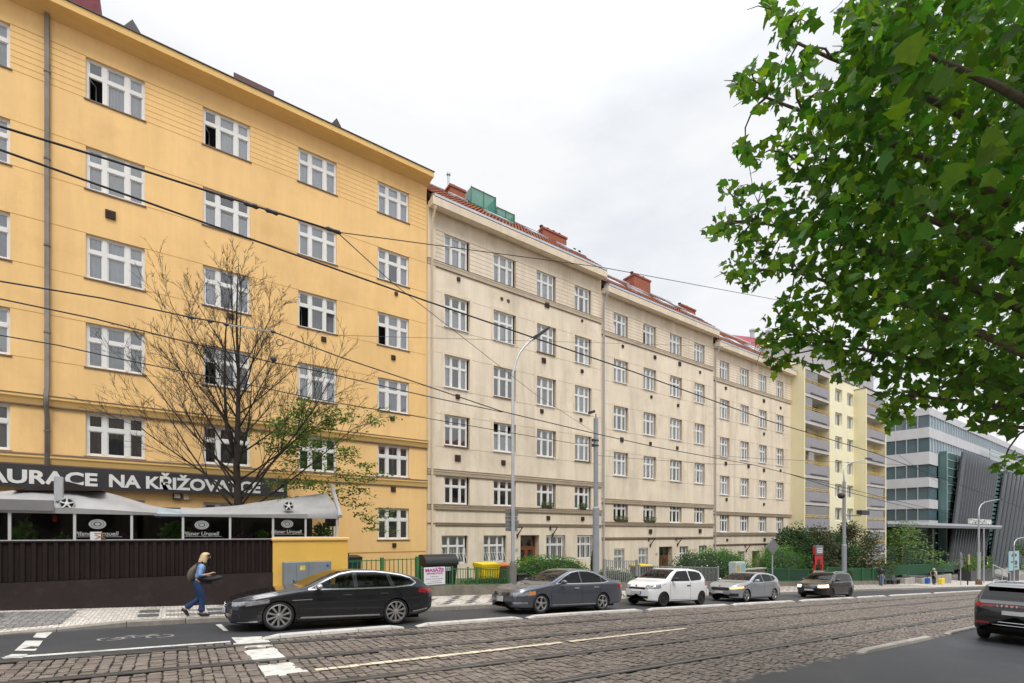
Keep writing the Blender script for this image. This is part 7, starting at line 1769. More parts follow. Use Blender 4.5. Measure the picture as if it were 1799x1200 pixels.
# ================================================================ people
M['skin'] = mat('skin', (.52, .30, .21), .55, var=.06, scale=8); M['hair_blond'] = mat('blond hair', (.58, .43, .24), .55, var=.2, scale=20, bump=.5, bscale=60)
M['jeans'] = mat('blue jeans', (.020, .045, .125), .85, var=.3, scale=6, bump=.4, bscale=25); M['shirt'] = mat('pale blue shirt', (.20, .33, .56), .8, var=.35, scale=14, bump=.4, bscale=20)
M['shoe'] = mat('dark shoe', (.025, .024, .026), .6, var=.2); M['bag_olive'] = mat('olive backpack', (.11, .095, .065), .8, var=.25, scale=8, bump=.4, bscale=30); M['bag_black'] = mat('black bag', (.016, .016, .018), .6, var=.2, bump=.4, bscale=15)
def skin_mesh(name, verts, edges, radii, m, parent, xf, root=0, sub=2):
    me = bpy.data.meshes.new(name); me.from_pydata([tuple(xf(v)) for v in verts], edges, [])
    o = bpy.data.objects.new(name, me); COL.objects.link(o)
    md = o.modifiers.new('skin', 'SKIN'); md.use_smooth_shade = True; md.branch_smoothing = .6
    if sub: s = o.modifiers.new('sub', 'SUBSURF'); s.levels = sub; s.render_levels = sub
    lay = me.skin_vertices[0].data
    for i, r in enumerate(radii): lay[i].radius = (r, r) if not isinstance(r, tuple) else r
    lay[root].use_root = True
    dg = bpy.context.evaluated_depsgraph_get(); dg.update()
    nm = bpy.data.meshes.new_from_object(o.evaluated_get(dg)); bpy.data.objects.remove(o); bpy.data.meshes.remove(me)
    nm.materials.clear(); nm.materials.append(m)
    nm.polygons.foreach_set('use_smooth', [True] * len(nm.polygons))
    r = bpy.data.objects.new(name, nm); COL.objects.link(r)
    if parent: adopt(r, parent)
    return r
def person(label, u, v, z, face, hgt, J, mats, extra=None):
    """J: joints of a 1.70 m figure in its own frame: x forwards, y to its left, z up"""
    s = hgt / 1.70; c, d = math.cos(face), math.sin(face)
    xf = lambda p: (u + s * (p[0] * c - p[1] * d), v + s * (p[0] * d + p[1] * c), z + s * p[2])
    pr = thing('person', label, 'person', (u, v, z))
    names = ['pelvis', 'waist', 'chest', 'neck0', 'neck', 'head', 'crown']; V = [J[k] for k in names]; E = [(i, i + 1) for i in range(6)]; Rr = [.125, .115, .135, .065, .052, .095, .06]
    def chain(start, pts, rad):
        p = start
        for q, r in zip(pts, rad): V.append(q); Rr.append(r); E.append((p, len(V) - 1)); p = len(V) - 1
        return p
    for sd in ('R', 'L'):
        a = chain(2, [J['shoulder' + sd], J['elbow' + sd], J['wrist' + sd], J['hand' + sd]], [.062, .043, .030, .034])
        h, w_ = Vector(J['hand' + sd]), Vector(J['wrist' + sd]); dr = (h - w_).normalized(); sv = dr.cross(Vector((0, 0, 1)) if abs(dr.z) < .9 else Vector((1, 0, 0))).normalized(); dn = dr.cross(sv)
        for k in range(4):
            o = sv * (.024 * (k - 1.5)); L = (.058, .070, .066, .05)[k]
            p1 = h + o + dr * .03; p2 = p1 + dr * L * .5 + dn * .012; p3 = p2 + dr * L * .35 + dn * .03
            chain(a, [tuple(p1), tuple(p2), tuple(p3)], [.0095, .009, .008])
        p1 = h - dr * .02 + sv * .035; chain(a, [tuple(p1), tuple(p1 + sv * .02 + dr * .03), tuple(p1 + sv * .018 + dr * .055 + dn * .01)], [.012, .010, .009])
        chain(0, [J['hip' + sd], J['knee' + sd], J['ankle' + sd], J['toe' + sd]], [.085, .058, .042, .035])
    skin_mesh('body', V, E, [r * s for r in Rr], M['skin'], pr, xf, sub=1)
    # face: nose, eyes, mouth line, ears
    hd = Vector(J['head']); f = Vector((1, 0, -.1)).normalized(); up = (Vector(J['crown']) - hd).normalized()
    mb = MB(); P = lambda a, b, cc: xf(hd + f * a + Vector((0, b, 0)) + up * cc)
    mb.tube([P(.088, 0, .045), P(.112, 0, .0), P(.09, 0, -.012)], [.008 * s, .015 * s, .008 * s], 6)
    for b in (-.095, .095): mb.tube([P(.0, b, .03), P(.0, b * 1.07, -.02)], .016 * s, 6)
    mb.build('nose_and_ears', M['skin'], pr, smooth=True, angle=0)
    mb = MB()
    for b in (-.033, .033): mb.ell(P(.086, b, .035), .008 * s, .011 * s, .007 * s, 8, 6)
    mb.tube([P(.088, -.025, -.045), P(.094, 0, -.047), P(.088, .025, -.045)], .005 * s, 5); mb.build('eyes_and_mouth', M['shoe'], pr)
    # clothes
    V2 = [J['waist0'] if 'waist0' in J else tuple((Vector(J['pelvis']) + Vector((0, 0, .06)))), J['waist'], J['chest'], J['neck0']]; E2 = [(0, 1), (1, 2), (2, 3)]; R2_ = [.15, .145, .155, .085]
    for sd in ('R', 'L'):
        b = len(V2); e = Vector(J['elbow' + sd]); w_ = Vector(J['wrist' + sd]); cu_ = e.lerp(w_, mats.get('sleeve', .25))
        V2 += [J['shoulder' + sd], tuple(e), tuple(cu_)]; E2 += [(2, b), (b, b + 1), (b + 1, b + 2)]; R2_ += [.078, .06, .052]
    skin_mesh('shirt', V2, E2, [r * s for r in R2_], mats['top'], pr, xf, sub=2)
    V3 = [tuple(Vector(J['pelvis']) + Vector((0, 0, .10))), J['pelvis']]; E3 = [(0, 1)]; R3_ = [.135, .15]
    for sd in ('R', 'L'):
        b = len(V3); k, a = Vector(J['knee' + sd]), Vector(J['ankle' + sd]); hem = k.lerp(a, .93)
        V3 += [J['hip' + sd], tuple(k), tuple(k.lerp(a, .5)), tuple(hem)]; E3 += [(1, b), (b, b + 1), (b + 1, b + 2), (b + 2, b + 3)]; R3_ += [.105, .078, .07, mats.get('hem', .085)]
    skin_mesh('trousers', V3, E3, [r * s for r in R3_], mats['legs'], pr, xf, sub=2)
    sh = MB()
    for sd in ('R', 'L'):
        a, t = Vector(J['ankle' + sd]), Vector(J['toe' + sd]); dd = (t - a); fl_ = Vector((dd.x, dd.y, 0)).normalized() if abs(dd.x) + abs(dd.y) > .02 else Vector((1, 0, 0))
        sh.tube([xf(a + Vector((0, 0, .01)) - fl_ * .06), xf(a - Vector((0, 0, .03))), xf(a.lerp(t, .6) - Vector((0, 0, .005))), xf(t), xf(t + dd.normalized() * .05)], [.035 * s, .048 * s, .046 * s, .038 * s, .015 * s], 10)
    sh.build('shoes', M['shoe'], pr, smooth=True, angle=0)
    hb = MB(); cap = mats.get('hairlen', .2)
    n, k = 18, 10; vs = []
    for i in range(k + 1):
        ph = i / k; z0 = .135 - ph * (.135 + cap)
        rr = .118 * math.sqrt(max(.02, 1 - ((z0 - .02) / .125) ** 2)) if z0 > .02 else .118 + .022 * math.sin((.02 - z0) * 9)
        for j in range(n):
            a = 2 * math.pi * j / n; front = math.cos(a)
            fx = rr * front * (1.0 if front < .35 or z0 > .075 else .42)
            vs.append(xf(hd + f * (fx - .012) + Vector((0, rr * math.sin(a) * 1.02, 0)) + up * z0))
    hb.add(vs, [(i * n + j, i * n + (j + 1) % n, (i + 1) * n + (j + 1) % n, (i + 1) * n + j) for i in range(k) for j in range(n)] + [tuple(range(n - 1, -1, -1))])
    hb.build('hair', mats['hair'], pr, smooth=True, angle=0)
    return pr, xf, s
Jw = dict(pelvis=(0, 0, .93), waist=(.045, 0, 1.09), chest=(.11, 0, 1.30), neck0=(.145, 0, 1.44), neck=(.165, 0, 1.49), head=(.205, 0, 1.585), crown=(.215, 0, 1.645),
          shoulderR=(.115, -.185, 1.38), elbowR=(.06, -.245, 1.11), wristR=(.27, -.20, 1.14), handR=(.345, -.17, 1.17), shoulderL=(.12, .185, 1.38), elbowL=(.05, .23, 1.11), wristL=(.26, .14, 1.06), handL=(.33, .09, 1.05),
          hipR=(.02, -.09, .90), kneeR=(.13, -.09, .50), ankleR=(.10, -.09, .085), toeR=(.25, -.09, .035), hipL=(.0, .09, .90), kneeL=(.07, .09, .47), ankleL=(-.27, .09, .215), toeL=(-.20, .09, .06))
pu_, pv_ = gnd(346, 1084, .03); PZ = pz(pu_, pv_) + .012
HW = 1.55
pr, xf, s_ = person('blond woman in a pale blue shirt and flared jeans walking along the brown fence', pu_, pv_, PZ, 0, HW, Jw, dict(top=M['shirt'], legs=M['jeans'], hair=M['hair_blond'], hem=.105, hairlen=.13, sleeve=.45))
bp = thing('backpack', 'olive backpack on the back of the walking woman', 'backpack', xf((-.1, 0, 1.0)))
mb = MB(); n, k = 14, 9; vs = []
for i in range(k + 1):
    t = i / k; zz = .96 + .46 * t; w_ = .155 * (1 - abs(2 * t - .9) ** 3.5 * .55); dp = .20 * math.sin(math.pi * min(1, .14 + t * .80)) ** .7
    for j in range(n):
        a = 2 * math.pi * j / n; vs.append(xf((-.06 + .11 * (t) - dp * .5 + dp * .52 * math.cos(a), w_ * math.sin(a), zz)))
mb.add(vs, [(i * n + j, i * n + (j + 1) % n, (i + 1) * n + (j + 1) % n, (i + 1) * n + j) for i in range(k) for j in range(n)] + [tuple(range(n - 1, -1, -1)), tuple(range(k * n, k * n + n))]); mb.build('body', M['bag_olive'], bp, smooth=True, angle=0)
for y in (-.13, .13): MB().tube([xf((-.02, y, 1.40)), xf((.12, y * 1.15, 1.475)), xf((.26, y * 1.05, 1.32)), xf((.20, y * 1.15, 1.14)), xf((.0, y, 1.04))], .016, 6).build('strap', M['bag_black'], bp)
jb = thing('folded_jacket', 'folded dark jacket carried over the arm of the walking woman', 'jacket', xf((.25, -.15, .95)))
mb = MB(); n, k = 14, 12; vs = []
for i in range(k + 1):
    t = i / k; x_ = .02 + .56 * t; rz_ = .085 * math.sin(math.pi * (.08 + .84 * t)) ** .6 * (1 + .14 * math.sin(9 * t)); ry_ = .13 * math.sin(math.pi * (.1 + .8 * t)) ** .5
    for j in range(n): a = 2 * math.pi * j / n; vs.append(xf((x_, -.10 + ry_ * math.cos(a), 1.035 - .035 * math.sin(math.pi * t) + rz_ * math.sin(a) * (1 + .15 * math.sin(3 * a + 4 * t)))))
mb.add(vs, [(i * n + j, i * n + (j + 1) % n, (i + 1) * n + (j + 1) % n, (i + 1) * n + j) for i in range(k) for j in range(n)] + [tuple(range(n - 1, -1, -1)), tuple(range(k * n, k * n + n))])
mb.prism([xf((.10, -.18, 1.0)), xf((.36, -.18, .99)), xf((.34, -.17, .86)), xf((.12, -.17, .88))], (0, .12 * s_, 0)); mb.build('cloth', M['bag_black'], jb, smooth=True, angle=50)
Js = dict(pelvis=(0, 0, .93), waist=(.01, 0, 1.10), chest=(.02, 0, 1.32), neck0=(.02, 0, 1.46), neck=(.025, 0, 1.51), head=(.045, 0, 1.605), crown=(.05, 0, 1.66),
          shoulderR=(.01, -.19, 1.40), elbowR=(-.03, -.25, 1.12), wristR=(.06, -.25, .88), handR=(.09, -.245, .80), shoulderL=(.01, .19, 1.40), elbowL=(-.03, .25, 1.12), wristL=(.06, .25, .88), handL=(.09, .245, .80),
          hipR=(0, -.09, .90), kneeR=(.03, -.095, .50), ankleR=(-.04, -.10, .085), toeR=(.11, -.11, .03), hipL=(0, .09, .90), kneeL=(.05, .095, .50), ankleL=(.10, .10, .085), toeL=(.24, .11, .03))
q = gnd(1542, 1028, .03); person('man in a dark jacket and pale jeans standing by the benches', q[0], min(q[1], 17.6), pave_z(q[0]), R(170), 1.78, Js, dict(top=mat('dark teal jacket', (.03, .055, .06), .8, var=.2), legs=mat('pale jeans', (.16, .22, .34), .85, var=.3, scale=5), hair=M['bark'], hairlen=.05, sleeve=.95, hem=.075))
q = gnd(1641, 1027, .03); qz = pave_z(q[0]); pr2, xf2, s2 = person('person in a white top and black trousers carrying two big bags', q[0], q[1], qz, R(-10), 1.78, Js, dict(top=mat('white top', (.55, .54, .50), .8, var=.1), legs=M['bag_black'], hair=M['hair_blond'], hairlen=.05, sleeve=.7, hem=.07))
def tote(label, c, w_, h, d, m):
    t = thing('carrier_bag', label, 'bag', c); mb = MB().bbox(c[0] - w_ / 2, c[0] + w_ / 2, c[1] - d / 2, c[1] + d / 2, c[2] - h, c[2], .05); mb.build('body', m, t)
    MB().tube([(c[0] - w_ * .2, c[1], c[2]), (c[0], c[1], c[2] + .16), (c[0] + w_ * .2, c[1], c[2])], .014, 5).build('handle', M['bag_black'], t)
hR, hL = xf2(Js['handR']), xf2(Js['handL'])
sd = Vector((C_, -S_, 0))
tote('blue carrier bag in the hand of the person in the white top', (hL[0] - sd.x * .05 - .35, hL[1] + .25, hL[2] - .14), .62, .62, .35, mat('blue bag', (.02, .12, .42), .6, var=.1)); tote('large yellow carrier bag in the hand of the person in the white top', (hR[0] + .55, hR[1] - .25, hR[2] - .14), 1.05, .62, .35, mat('yellow bag', (.80, .60, .03), .6, var=.1))
t = thing('rucksack', 'small black rucksack worn by the person in the white top', 'backpack', xf2((-.15, 0, 1.3))); MB().ell(xf2((-.17, 0, 1.25)), .15, .17, .24, 12, 8).build('body', M['bag_black'], t, smooth=True)

# ================================================================ crossing at the far end: lamps, signals, poster
def post_at(name, label, px, v, y_top, cat, r=.06, grp=None, m=None):
    u = u_at(px, v); zt = fac(px, y_top, v)[1]; t = thing(name, label, cat, (u, v, pave_z(u) - .2), grp); MB().tube([(u, v, pave_z(u) - .4), (u, v, zt)], r, 8).build('pole', m or M['steel'], t, smooth=True); return t, u, zt
V_ = 16.1
t, u, zt = post_at('round_sign', 'post with two round traffic signs seen from behind', 1688, V_, 970, 'road sign', .05)
for y, r in ((977, .40), (990, .52)): z = fac(1688, y, V_)[1]; MB().lathe([(0, -.02), (r, -.02), (r, .02), (0, .02)], (u, V_ - .08, z), 20, 'y').build('plate', bpy.data.materials['sign back'], t)
t, u, zt = post_at('signal_post', 'short signal post with a pale yellow back board at the crossing', 1700.5, V_, 976, 'traffic light', .07, m=M['dark_metal'])
z = fac(1697, 984, V_)[1]; MB().bbox(u - .32, u + .05, V_ - .2, V_ - .05, z - .55, z + .6, .03).build('signal_head', mat('signal back board', (.42, .38, .20), .6, var=.1), t)
ub, zt = fac(1703.5, 989, 24); bl = thing('orange_board', 'orange advertising board beyond the signal post', 'board', (ub, 24, zt)); MB().bbox(ub - .9, ub + .9, 24, 24.1, zt - 1.3, zt + 1.6, .1).build('board', mat('orange board', (.50, .19, .08), .6, var=.3, scale=2), bl); MB().box(ub - .25, ub + .25, 23.98, 24, zt - .5, zt + .3).build('print', M['trim'], bl); MB().box(ub - .1, ub + .1, 24.02, 24.08, zt - 4, zt - 1.3).build('leg', M['dark_metal'], bl)
t, u, zt = post_at('street_lamp', 'far street lamp with a long curved arm before the office building', 1720, 16.0, 905, 'street lamp', .1)
u0 = u; arc = [(u, 16.0, zt)] + [(lambda q: (q[0], 16.0, q[1]))(fac(px, py, 16.0)) for px, py in ((1720.5, 895), (1724, 887), (1731, 882), (1745, 879), (1757, 877.5))]
MB().tube(arc, [.09] + [.05] * 5, 8).build('arm', M['steel'], t, smooth=True); q = fac(1760, 877, 16.0); MB().bbox(q[0] - .5, q[0] + .5, 15.85, 16.15, q[1] - .07, q[1] + .07, .02).build('lamp_head', M['dark_metal'], t)
MB().tube([(u0, 16.0, pave_z(u0) - .3), (u0, 16.0, fac(1720, 970, 16.0)[1])], .17, 12).build('lower_tube', M['steel'], t, smooth=True); MB().lathe([(.34, 0), (.3, .5), (.17, .7)], (u0, 16, pave_z(u0)), 12).build('foot', mat('rusty foot', (.15, .09, .06), .8, var=.3), t)
t, u, zt = post_at('signal_post', 'tall signal post with a lit green light before the slanted louvres', 1729, 17.5, 928, 'traffic light', .07)
z = fac(1731, 985, 17.5)[1]; h_ = MB().bbox(u + .05, u + .45, 17.2, 17.5, z - .55, z + .65, .03).build('signal_head', M['dark_metal'], t); MB().lathe([(0, -.02), (.14, -.02), (.14, 0)], (u + .25, 17.19, z - .3), 12, 'y').build('green_light', emit('green signal', (.05, .75, .50), .9), h_)
MB().lathe([(0, -.02), (.14, -.02), (.14, 0)], (u + .25, 17.19, z + .4), 12, 'y').build('red_lens', mat('unlit red lens', (.15, .02, .02), .3), h_)
PVv = 20.0; (a, zt), (b, zb) = fac(1773, 969, PVv), fac(1791, 1000, PVv); ps = thing('poster_stand', 'pale blue poster on a dark stand near the steps', 'poster', ((a + b) / 2, PVv, zb))
MB().box(a, b, PVv, PVv + .1, zb, zt).build('poster', mat('pale blue poster', (.30, .48, .52), .6, var=.12, scale=1.5), ps); MB().box(a + .1, b - .1, PVv + .02, PVv + .12, zb - 2.6, zb).build('stand', M['dark_metal'], ps)
mb = MB(); cx_ = (a + b) / 2; w_ = b - a; h_ = zt - zb
mb.prism([(cx_ - w_ * .3, PVv - .02, zt - h_ * .22), (cx_, PVv - .02, zt - h_ * .36), (cx_ + w_ * .3, PVv - .02, zt - h_ * .22), (cx_, PVv - .02, zt - h_ * .08)], (0, .015, 0)); mb.ell((cx_ + w_ * .15, PVv, zt - h_ * .62), w_ * .2, .02, h_ * .12, 10, 6); mb.box(cx_ - w_ * .3, cx_ - w_ * .05, PVv - .015, PVv, zt - h_ * .6, zt - h_ * .52); mb.box(cx_ + .02, cx_ + w_ * .3, PVv - .015, PVv, zb + h_ * .12, zb + h_ * .2)
mb.build('print', M['trim'], ps)
t, u, zt = post_at('street_lamp', 'curved lamp post in front of the pale blue poster, leaning out of the picture', 1782, 17.0, 958, 'street lamp', .09)
arc = [(u, 17.0, zt)] + [(lambda q: (q[0], 17.0, q[1]))(fac(px, py, 17.0)) for px, py in ((1783, 952), (1787, 947), (1794, 945), (1806, 944))]
MB().tube(arc, .07, 8).build('arm', M['steel'], t, smooth=True)
# steps and planters of the office forecourt
st = MB()
for k in range(8): st.box(100 + k * .1, 160, 21.5 + k * .42, 30, -7.5 - .2, -6.2 + k * .17)
ss = st.build('forecourt_steps', M['concrete']); struct(ss)
pl = thing('stone_planter', 'long dark planter with clipped green plants on the forecourt', 'planter', (96, 20, -5)); (a, zt), (b, zb) = fac(1706, 1004, 20.5), fac(1748, 1019, 20.5); MB().bbox(a, b, 20.5, 22, zb - 1, zt, .05).build('body', M['dark_metal'], pl)
rs = np.random.RandomState(44); n = 2200; P = np.stack([rs.uniform(a, b, n), rs.uniform(20.5, 22, n), zt + rs.rand(n) * (1.0 + 1.0 * (rs.rand(n) > .5))], 1); leaf_obj('foliage', P, rs.uniform(.2, .4, n), LEAF_OVAL, M['lime'], pl, flat=.2, rs=rs)
hr = thing('handrail', 'sloping steel handrail beside the forecourt steps', 'handrail', (100, 19.5, -5)); (a, z0), (b, z1) = fac(1745, 992, 19.8), fac(1776, 1007, 19.8); mb = MB().tube([(a, 19.8, z0), (b, 19.8, z1)], .09, 6)
for k in (0, .5, 1): mb.tube([(a + (b - a) * k, 19.8, z0 + (z1 - z0) * k), (a + (b - a) * k, 19.8, z0 + (z1 - z0) * k - 2)], .06, 6)
mb.build('rail', M['steel'], hr)

# flower boxes on the sills of the beige houses
M['red_petal'] = mat('red petal', (.30, .06, .04), .6, isl=.4, var=0)
def flower_box(label, ua, ub, z, m2, seed):
    rs = np.random.RandomState(seed); t = thing('flower_box', label, 'flower box', ((ua + ub) / 2, VF - .1, z), 'flower boxes on the window sills'); MB().bbox(ua, ub, VF - .16, VF + .0, z, z + .14, .01).build('box', M['rust'], t)
    n = 220; P = np.stack([rs.uniform(ua - .05, ub + .05, n), VF - .12 + rs.normal(0, .07, n), z + .10 + rs.rand(n) * .28], 1); leaf_obj('foliage', P, rs.uniform(.05, .11, n), LEAF_OVAL, M['lime'], t, flat=.1, rs=rs)
    if m2: leaf_obj('blossom', P[:60] + [-.15, -.04, .02], rs.uniform(.05, .08, 60), LEAF_KITE, m2, t, flat=.1, rs=rs)
flower_box('green plants on the sill right of the lamp post, first beige house', 18.2, 18.95, 3.60, None, 1); flower_box('small green plant on the sill beside the thick tram mast', 21.3, 21.75, 3.60, None, 2)
flower_box('red and green flowers on the first sill of the second beige house', 24.5, 25.7, 2.85, M['red_petal'], 3); flower_box('bushy green plants on the second sill of the second beige house', 27.5, 28.6, 2.85, None, 4)

# ================================================================ overhead tram wires
M['wire'] = mat('overhead wire', (.018, .018, .02), .6, var=0); M['wire_thin'] = mat('thin span wire', (.06, .06, .065), .6, var=0); M['insul'] = mat('insulator', (.05, .05, .055), .5, var=.1); M['rod'] = mat('pale rod', (.5, .5, .48), .5)
def wire(label, pts, r, m=None, ext=None, grp='overhead tram wires', extra=None):
    P = [Vector(F3(*p)) for p in pts]
    if ext:
        d = (P[-1] - P[-2]).normalized(); P.append(P[-1] + d * ext)
    d = (P[0] - P[1]).normalized()
    if pts[0][0] < 5: P.insert(0, P[0] + d * 6)
    t = thing('overhead_wire', label, 'wire', tuple(P[0]), grp)
    q = []
    for a, b in zip(P[:-1], P[1:]): q += [a.lerp(b, k / 4) for k in range(4)]
    q.append(P[-1]); MB().tube(q, r, 6).build('cable', m or M['wire'], t, smooth=True)
    if extra: extra(t)
    return t
def beads(pxs, v, r, L=.10):
    def f(t):
        mb = MB()
        for (x0, y0, x1, y1) in pxs:
            a, b = Vector(F3(x0, y0, v)), Vector(F3(x1, y1, v)); n = 4
            mb.tube([a, a.lerp(b, .15), a.lerp(b, .5), a.lerp(b, .85), b], [r * .4, r, r * .75, r, r * .4], 8)
        mb.build('insulator', M['insul'], t, smooth=True)
    return f
wire('upper thick black wire with two insulators, crossing the top of the ochre house', [(0, 222, 6.5), (200, 283, 6.5), (395, 345, 6.5), (595, 408, 6.5)], .0115, extra=beads([(385, 342, 412, 351), (428, 356, 455, 365), (466, 368, 490, 376), (572, 400, 600, 410)], 6.5, .028))
wire('longest thick black wire, running straight down across every house front', [(0, 263, 6.5), (370, 395, 6.5), (750, 529, 6.5), (1110, 652, 6.5), (1350, 739, 6.5), (1532, 794, 6.5), (1650, 838, 6.5)], .011, ext=20)
wire('thin wire rising from the insulators over the roof of the first beige house', [(595, 408, 6.5), (1060, 470, 6.6), (1350, 524, 6.8), (1500, 552, 7.0)], .006, M['wire'], ext=10)
def l3(t):
    a, b = Vector(F3(398, 570, 9.7)), Vector(F3(480, 583, 9.7)); MB().tube([a, b], .012, 8).build('rod', M['rod'], t)
    mb = MB()
    for x, y in ((337, 558), (370, 564), (398, 570), (480, 583)): p = Vector(F3(x, y, 9.7)); mb.ell(p, .05, .03, .03, 8, 6)
    mb.build('clamp', M['insul'], t)
    c = Vector(F3(492, 602, 9.7)); MB().lathe([(.055 + .008 * math.cos(k), .008 * math.sin(k)) for k in np.linspace(0, 6.28, 7)], c, 12, 'y').build('ring', M['insul'], t)
wire('wire with a pale rod, passing through the top of the bare tree', [(0, 494, 9.7), (180, 524, 9.7), (333, 557, 9.7), (480, 583, 9.7), (600, 628, 9.7), (750, 678, 9.7), (883, 723, 9.7), (1043, 761, 9.7), (1150, 785, 9.7), (1325, 817, 9.7), (1385, 832, 9.7)], .011, ext=30, extra=l3)
def wgt(t):
    p = Vector(F3(481, 631, 9.7)); mb = MB().ell(p, .055, .045, .05, 10, 8); mb.build('weight', M['insul'], t, smooth=True)
wire('wire with a small black weight, below the one with the pale rod', [(0, 525, 9.72), (167, 560, 9.72), (333, 602, 9.72), (481, 637, 9.72), (550, 650, 9.72), (750, 696, 9.72), (883, 724, 9.72)], .010, extra=wgt)
wire('lowest wire on the ochre house, sagging and ending at the thick tram mast', [(0, 589, 13), (100, 606, 13), (213, 631, 13), (400, 668, 13), (550, 700, 13.5), (867, 755, 14.8), (1007, 779, 15.4), (1047, 778, 15.5)], .011)
wire('slanting span wire from the insulators down to the thick tram mast', [(595, 410, 6.5), (690, 497, 8.4), (823, 600, 11), (940, 692, 13.5), (1045, 760, 15.5)], .007, M['wire_thin'])
wire('thin nearly level wire at mid height across the beige houses', [(560, 588, 14), (900, 598, 14), (1250, 608, 14), (1420, 614, 14)], .006, M['wire_thin'], ext=6)
wire('thin wire from the thick tram mast towards the far tram masts', [(1047, 800, 15.5), (1120, 806, 14), (1250, 815, 13), (1325, 817, 9.8)], .008, M['wire_thin'])
wire('far thin wire crossing the pale yellow block', [(1253, 800, 14), (1340, 806, 14), (1480, 812, 14)], .010, M['wire_thin'], ext=14)
wire('far wire sloping down past the balconies to the office canopy', [(1385, 832, 9.7), (1480, 862, 9.7), (1620, 897, 9.7)], .013, M['wire'])
wire('short far wire hanging between the street lamp and the office roof', [(1580, 800, 8), (1640, 842, 8), (1700, 872, 8)], .008, M['wire_thin'])

# ================================================================ bare tree on the terrace
TB = Vector((1.72, 18.6, .9))
bt = thing('bare_tree', 'nearly bare dark tree growing through the terrace awning, leafy only low on one side', 'tree', tuple(TB))
rt = random.Random(21); tr = MB(); tips = []
def branch(p, d, L, r, lvl):
    n = 5 if lvl < 3 else 3; pts = [p]; q = p.copy(); dd = d.copy()
    for i in range(n):
        dd = (dd + Vector((rt.uniform(-.10, .10), rt.uniform(-.10, .10), rt.uniform(-.02, .10) if lvl < 3 else rt.uniform(-.03, .07)))).normalized(); q = q + dd * (L / n); pts.append(q.copy())
    rs_ = [r * (1 - .72 * i / n) for i in range(n + 1)]
    tr.tube(pts, rs_, 6 if lvl < 2 else (4 if lvl < 3 else 3), cap=lvl < 2)
    if lvl >= 3: tips.append(pts[-1])
    if lvl < 4:
        kids = {0: 0, 1: 9, 2: 6, 3: 4}[lvl]
        for k in range(kids):
            t = rt.uniform(.3, 1.0); i = min(n - 1, int(t * n)); b = pts[i].lerp(pts[i + 1], t * n - i)
            side = dd.orthogonal().normalized(); side.rotate(Matrix.Rotation(rt.uniform(0, 6.28), 3, dd)); nd = (dd * rt.uniform(.75, 1.2) + side * rt.uniform(.45, .8) + Vector((0, 0, .12))).normalized()
            branch(b, nd, L * rt.uniform(.30, .52) * (1.1 - .3 * t), max(.006, rs_[i] * .54), lvl + 1)
stem = [TB + Vector((0, 0, z)) + Vector((.04 * math.sin(z * 1.3), .03 * math.cos(z), 0)) for z in (-1.0, 1.2, 2.4, 3.6, 5.0, 6.6, 8.2, 9.6, 10.4)]
tr.tube(stem, [.15, .135, .12, .10, .078, .055, .034, .018, .006], 10)
tr.tube([stem[3], stem[3] + Vector((-.28, .1, 1.1)), stem[3] + Vector((-.34, .1, 2.6)), stem[3] + Vector((-.30, .1, 4.3)), stem[3] + Vector((-.18, .1, 5.6))], [.06, .052, .038, .022, .008], 8)
for k in range(32):
    z = 1.7 + 5.3 * (k / 31) ** 1.1; a = k * 2.399 + rt.uniform(-.4, .4); el = .30 + .17 * z + rt.uniform(-.25, .3)
    i = max(j for j in range(len(stem)) if stem[j].z <= TB.z + z); i = min(i, len(stem) - 2); f = (TB.z + z - stem[i].z) / max(.01, stem[i + 1].z - stem[i].z); p = stem[i].lerp(stem[i + 1], f)
    d = Vector((math.cos(a), math.sin(a) * .75, el)).normalized(); L = (5.9 - .44 * z) * rt.uniform(.70, 1.08)
    branch(p, d, max(.9, L), .040 * (1.15 - z * .085), 1)
tr.build('trunk', M['bark'], bt, smooth=True, angle=0)
rs = np.random.RandomState(5)
sel = [p for p in tips if p.x > 3.0 and p.z < 6.6 - .35 * (p.x - 3) and p.y < 20.5] ; sel2 = [p for p in tips if p.x > 2.2 and p.z < 6.4]
P = []
for p in sel:
    for _ in range(2): P.append([p.x + rs.normal(0, .13), p.y + rs.normal(0, .13), p.z + rs.normal(0, .045)])
for p in sel2:
    if rs.rand() < .35:
        for _ in range(6): P.append([p.x + rs.normal(0, .10), p.y + rs.normal(0, .1), p.z + rs.normal(0, .04)])
# layered sprays of the leafy side
for k in range(70):
    x0 = rs.uniform(2.5, 6.2); z0 = rs.uniform(2.9, 5.6) - max(0, x0 - 4.4) * .5; y0 = rs.uniform(17.6, 19.4)
    d = np.array([rs.uniform(.5, 1), rs.uniform(-.5, .5), rs.uniform(-.12, .15)]); L = rs.uniform(.7, 1.5)
    for _ in range(46): t = rs.rand(); P.append(list(np.array([x0, y0, z0]) + d * L * t + np.array([rs.normal(0, .08), rs.normal(0, .08), rs.normal(0, .05)])))
P = np.array(P)
leaf_obj('crown', P, rs.uniform(.08, .145, len(P)), LEAF_OVAL, M['hedge_dark'] if False else mat('linden leaf', (.085, .145, .028), .5, isl=.45, islhue=.03, var=0, trans=.3), bt, flat=.55, rs=rs, fold=.1)

# ================================================================ plane tree over the near pavement
pt = thing('plane_tree', 'big leafy plane tree reaching in from the near pavement over the street', 'tree', (9.6, -.6, road_z(9.6)))
M['plane_leaf'] = mat('plane leaf', (.055, .138, .020), .5, isl=.42, islhue=.024, var=.15, scale=22, trans=.40, spec=.25); M['plane_young'] = mat('young plane leaf', (.115, .225, .026), .5, isl=.3, islhue=.02, var=.15, scale=22, trans=.42, spec=.25)
rs = np.random.RandomState(17)
def W(px, py, d): a, b, c = ray(px, py); return np.array([a * d, b * d, CH + c * d])
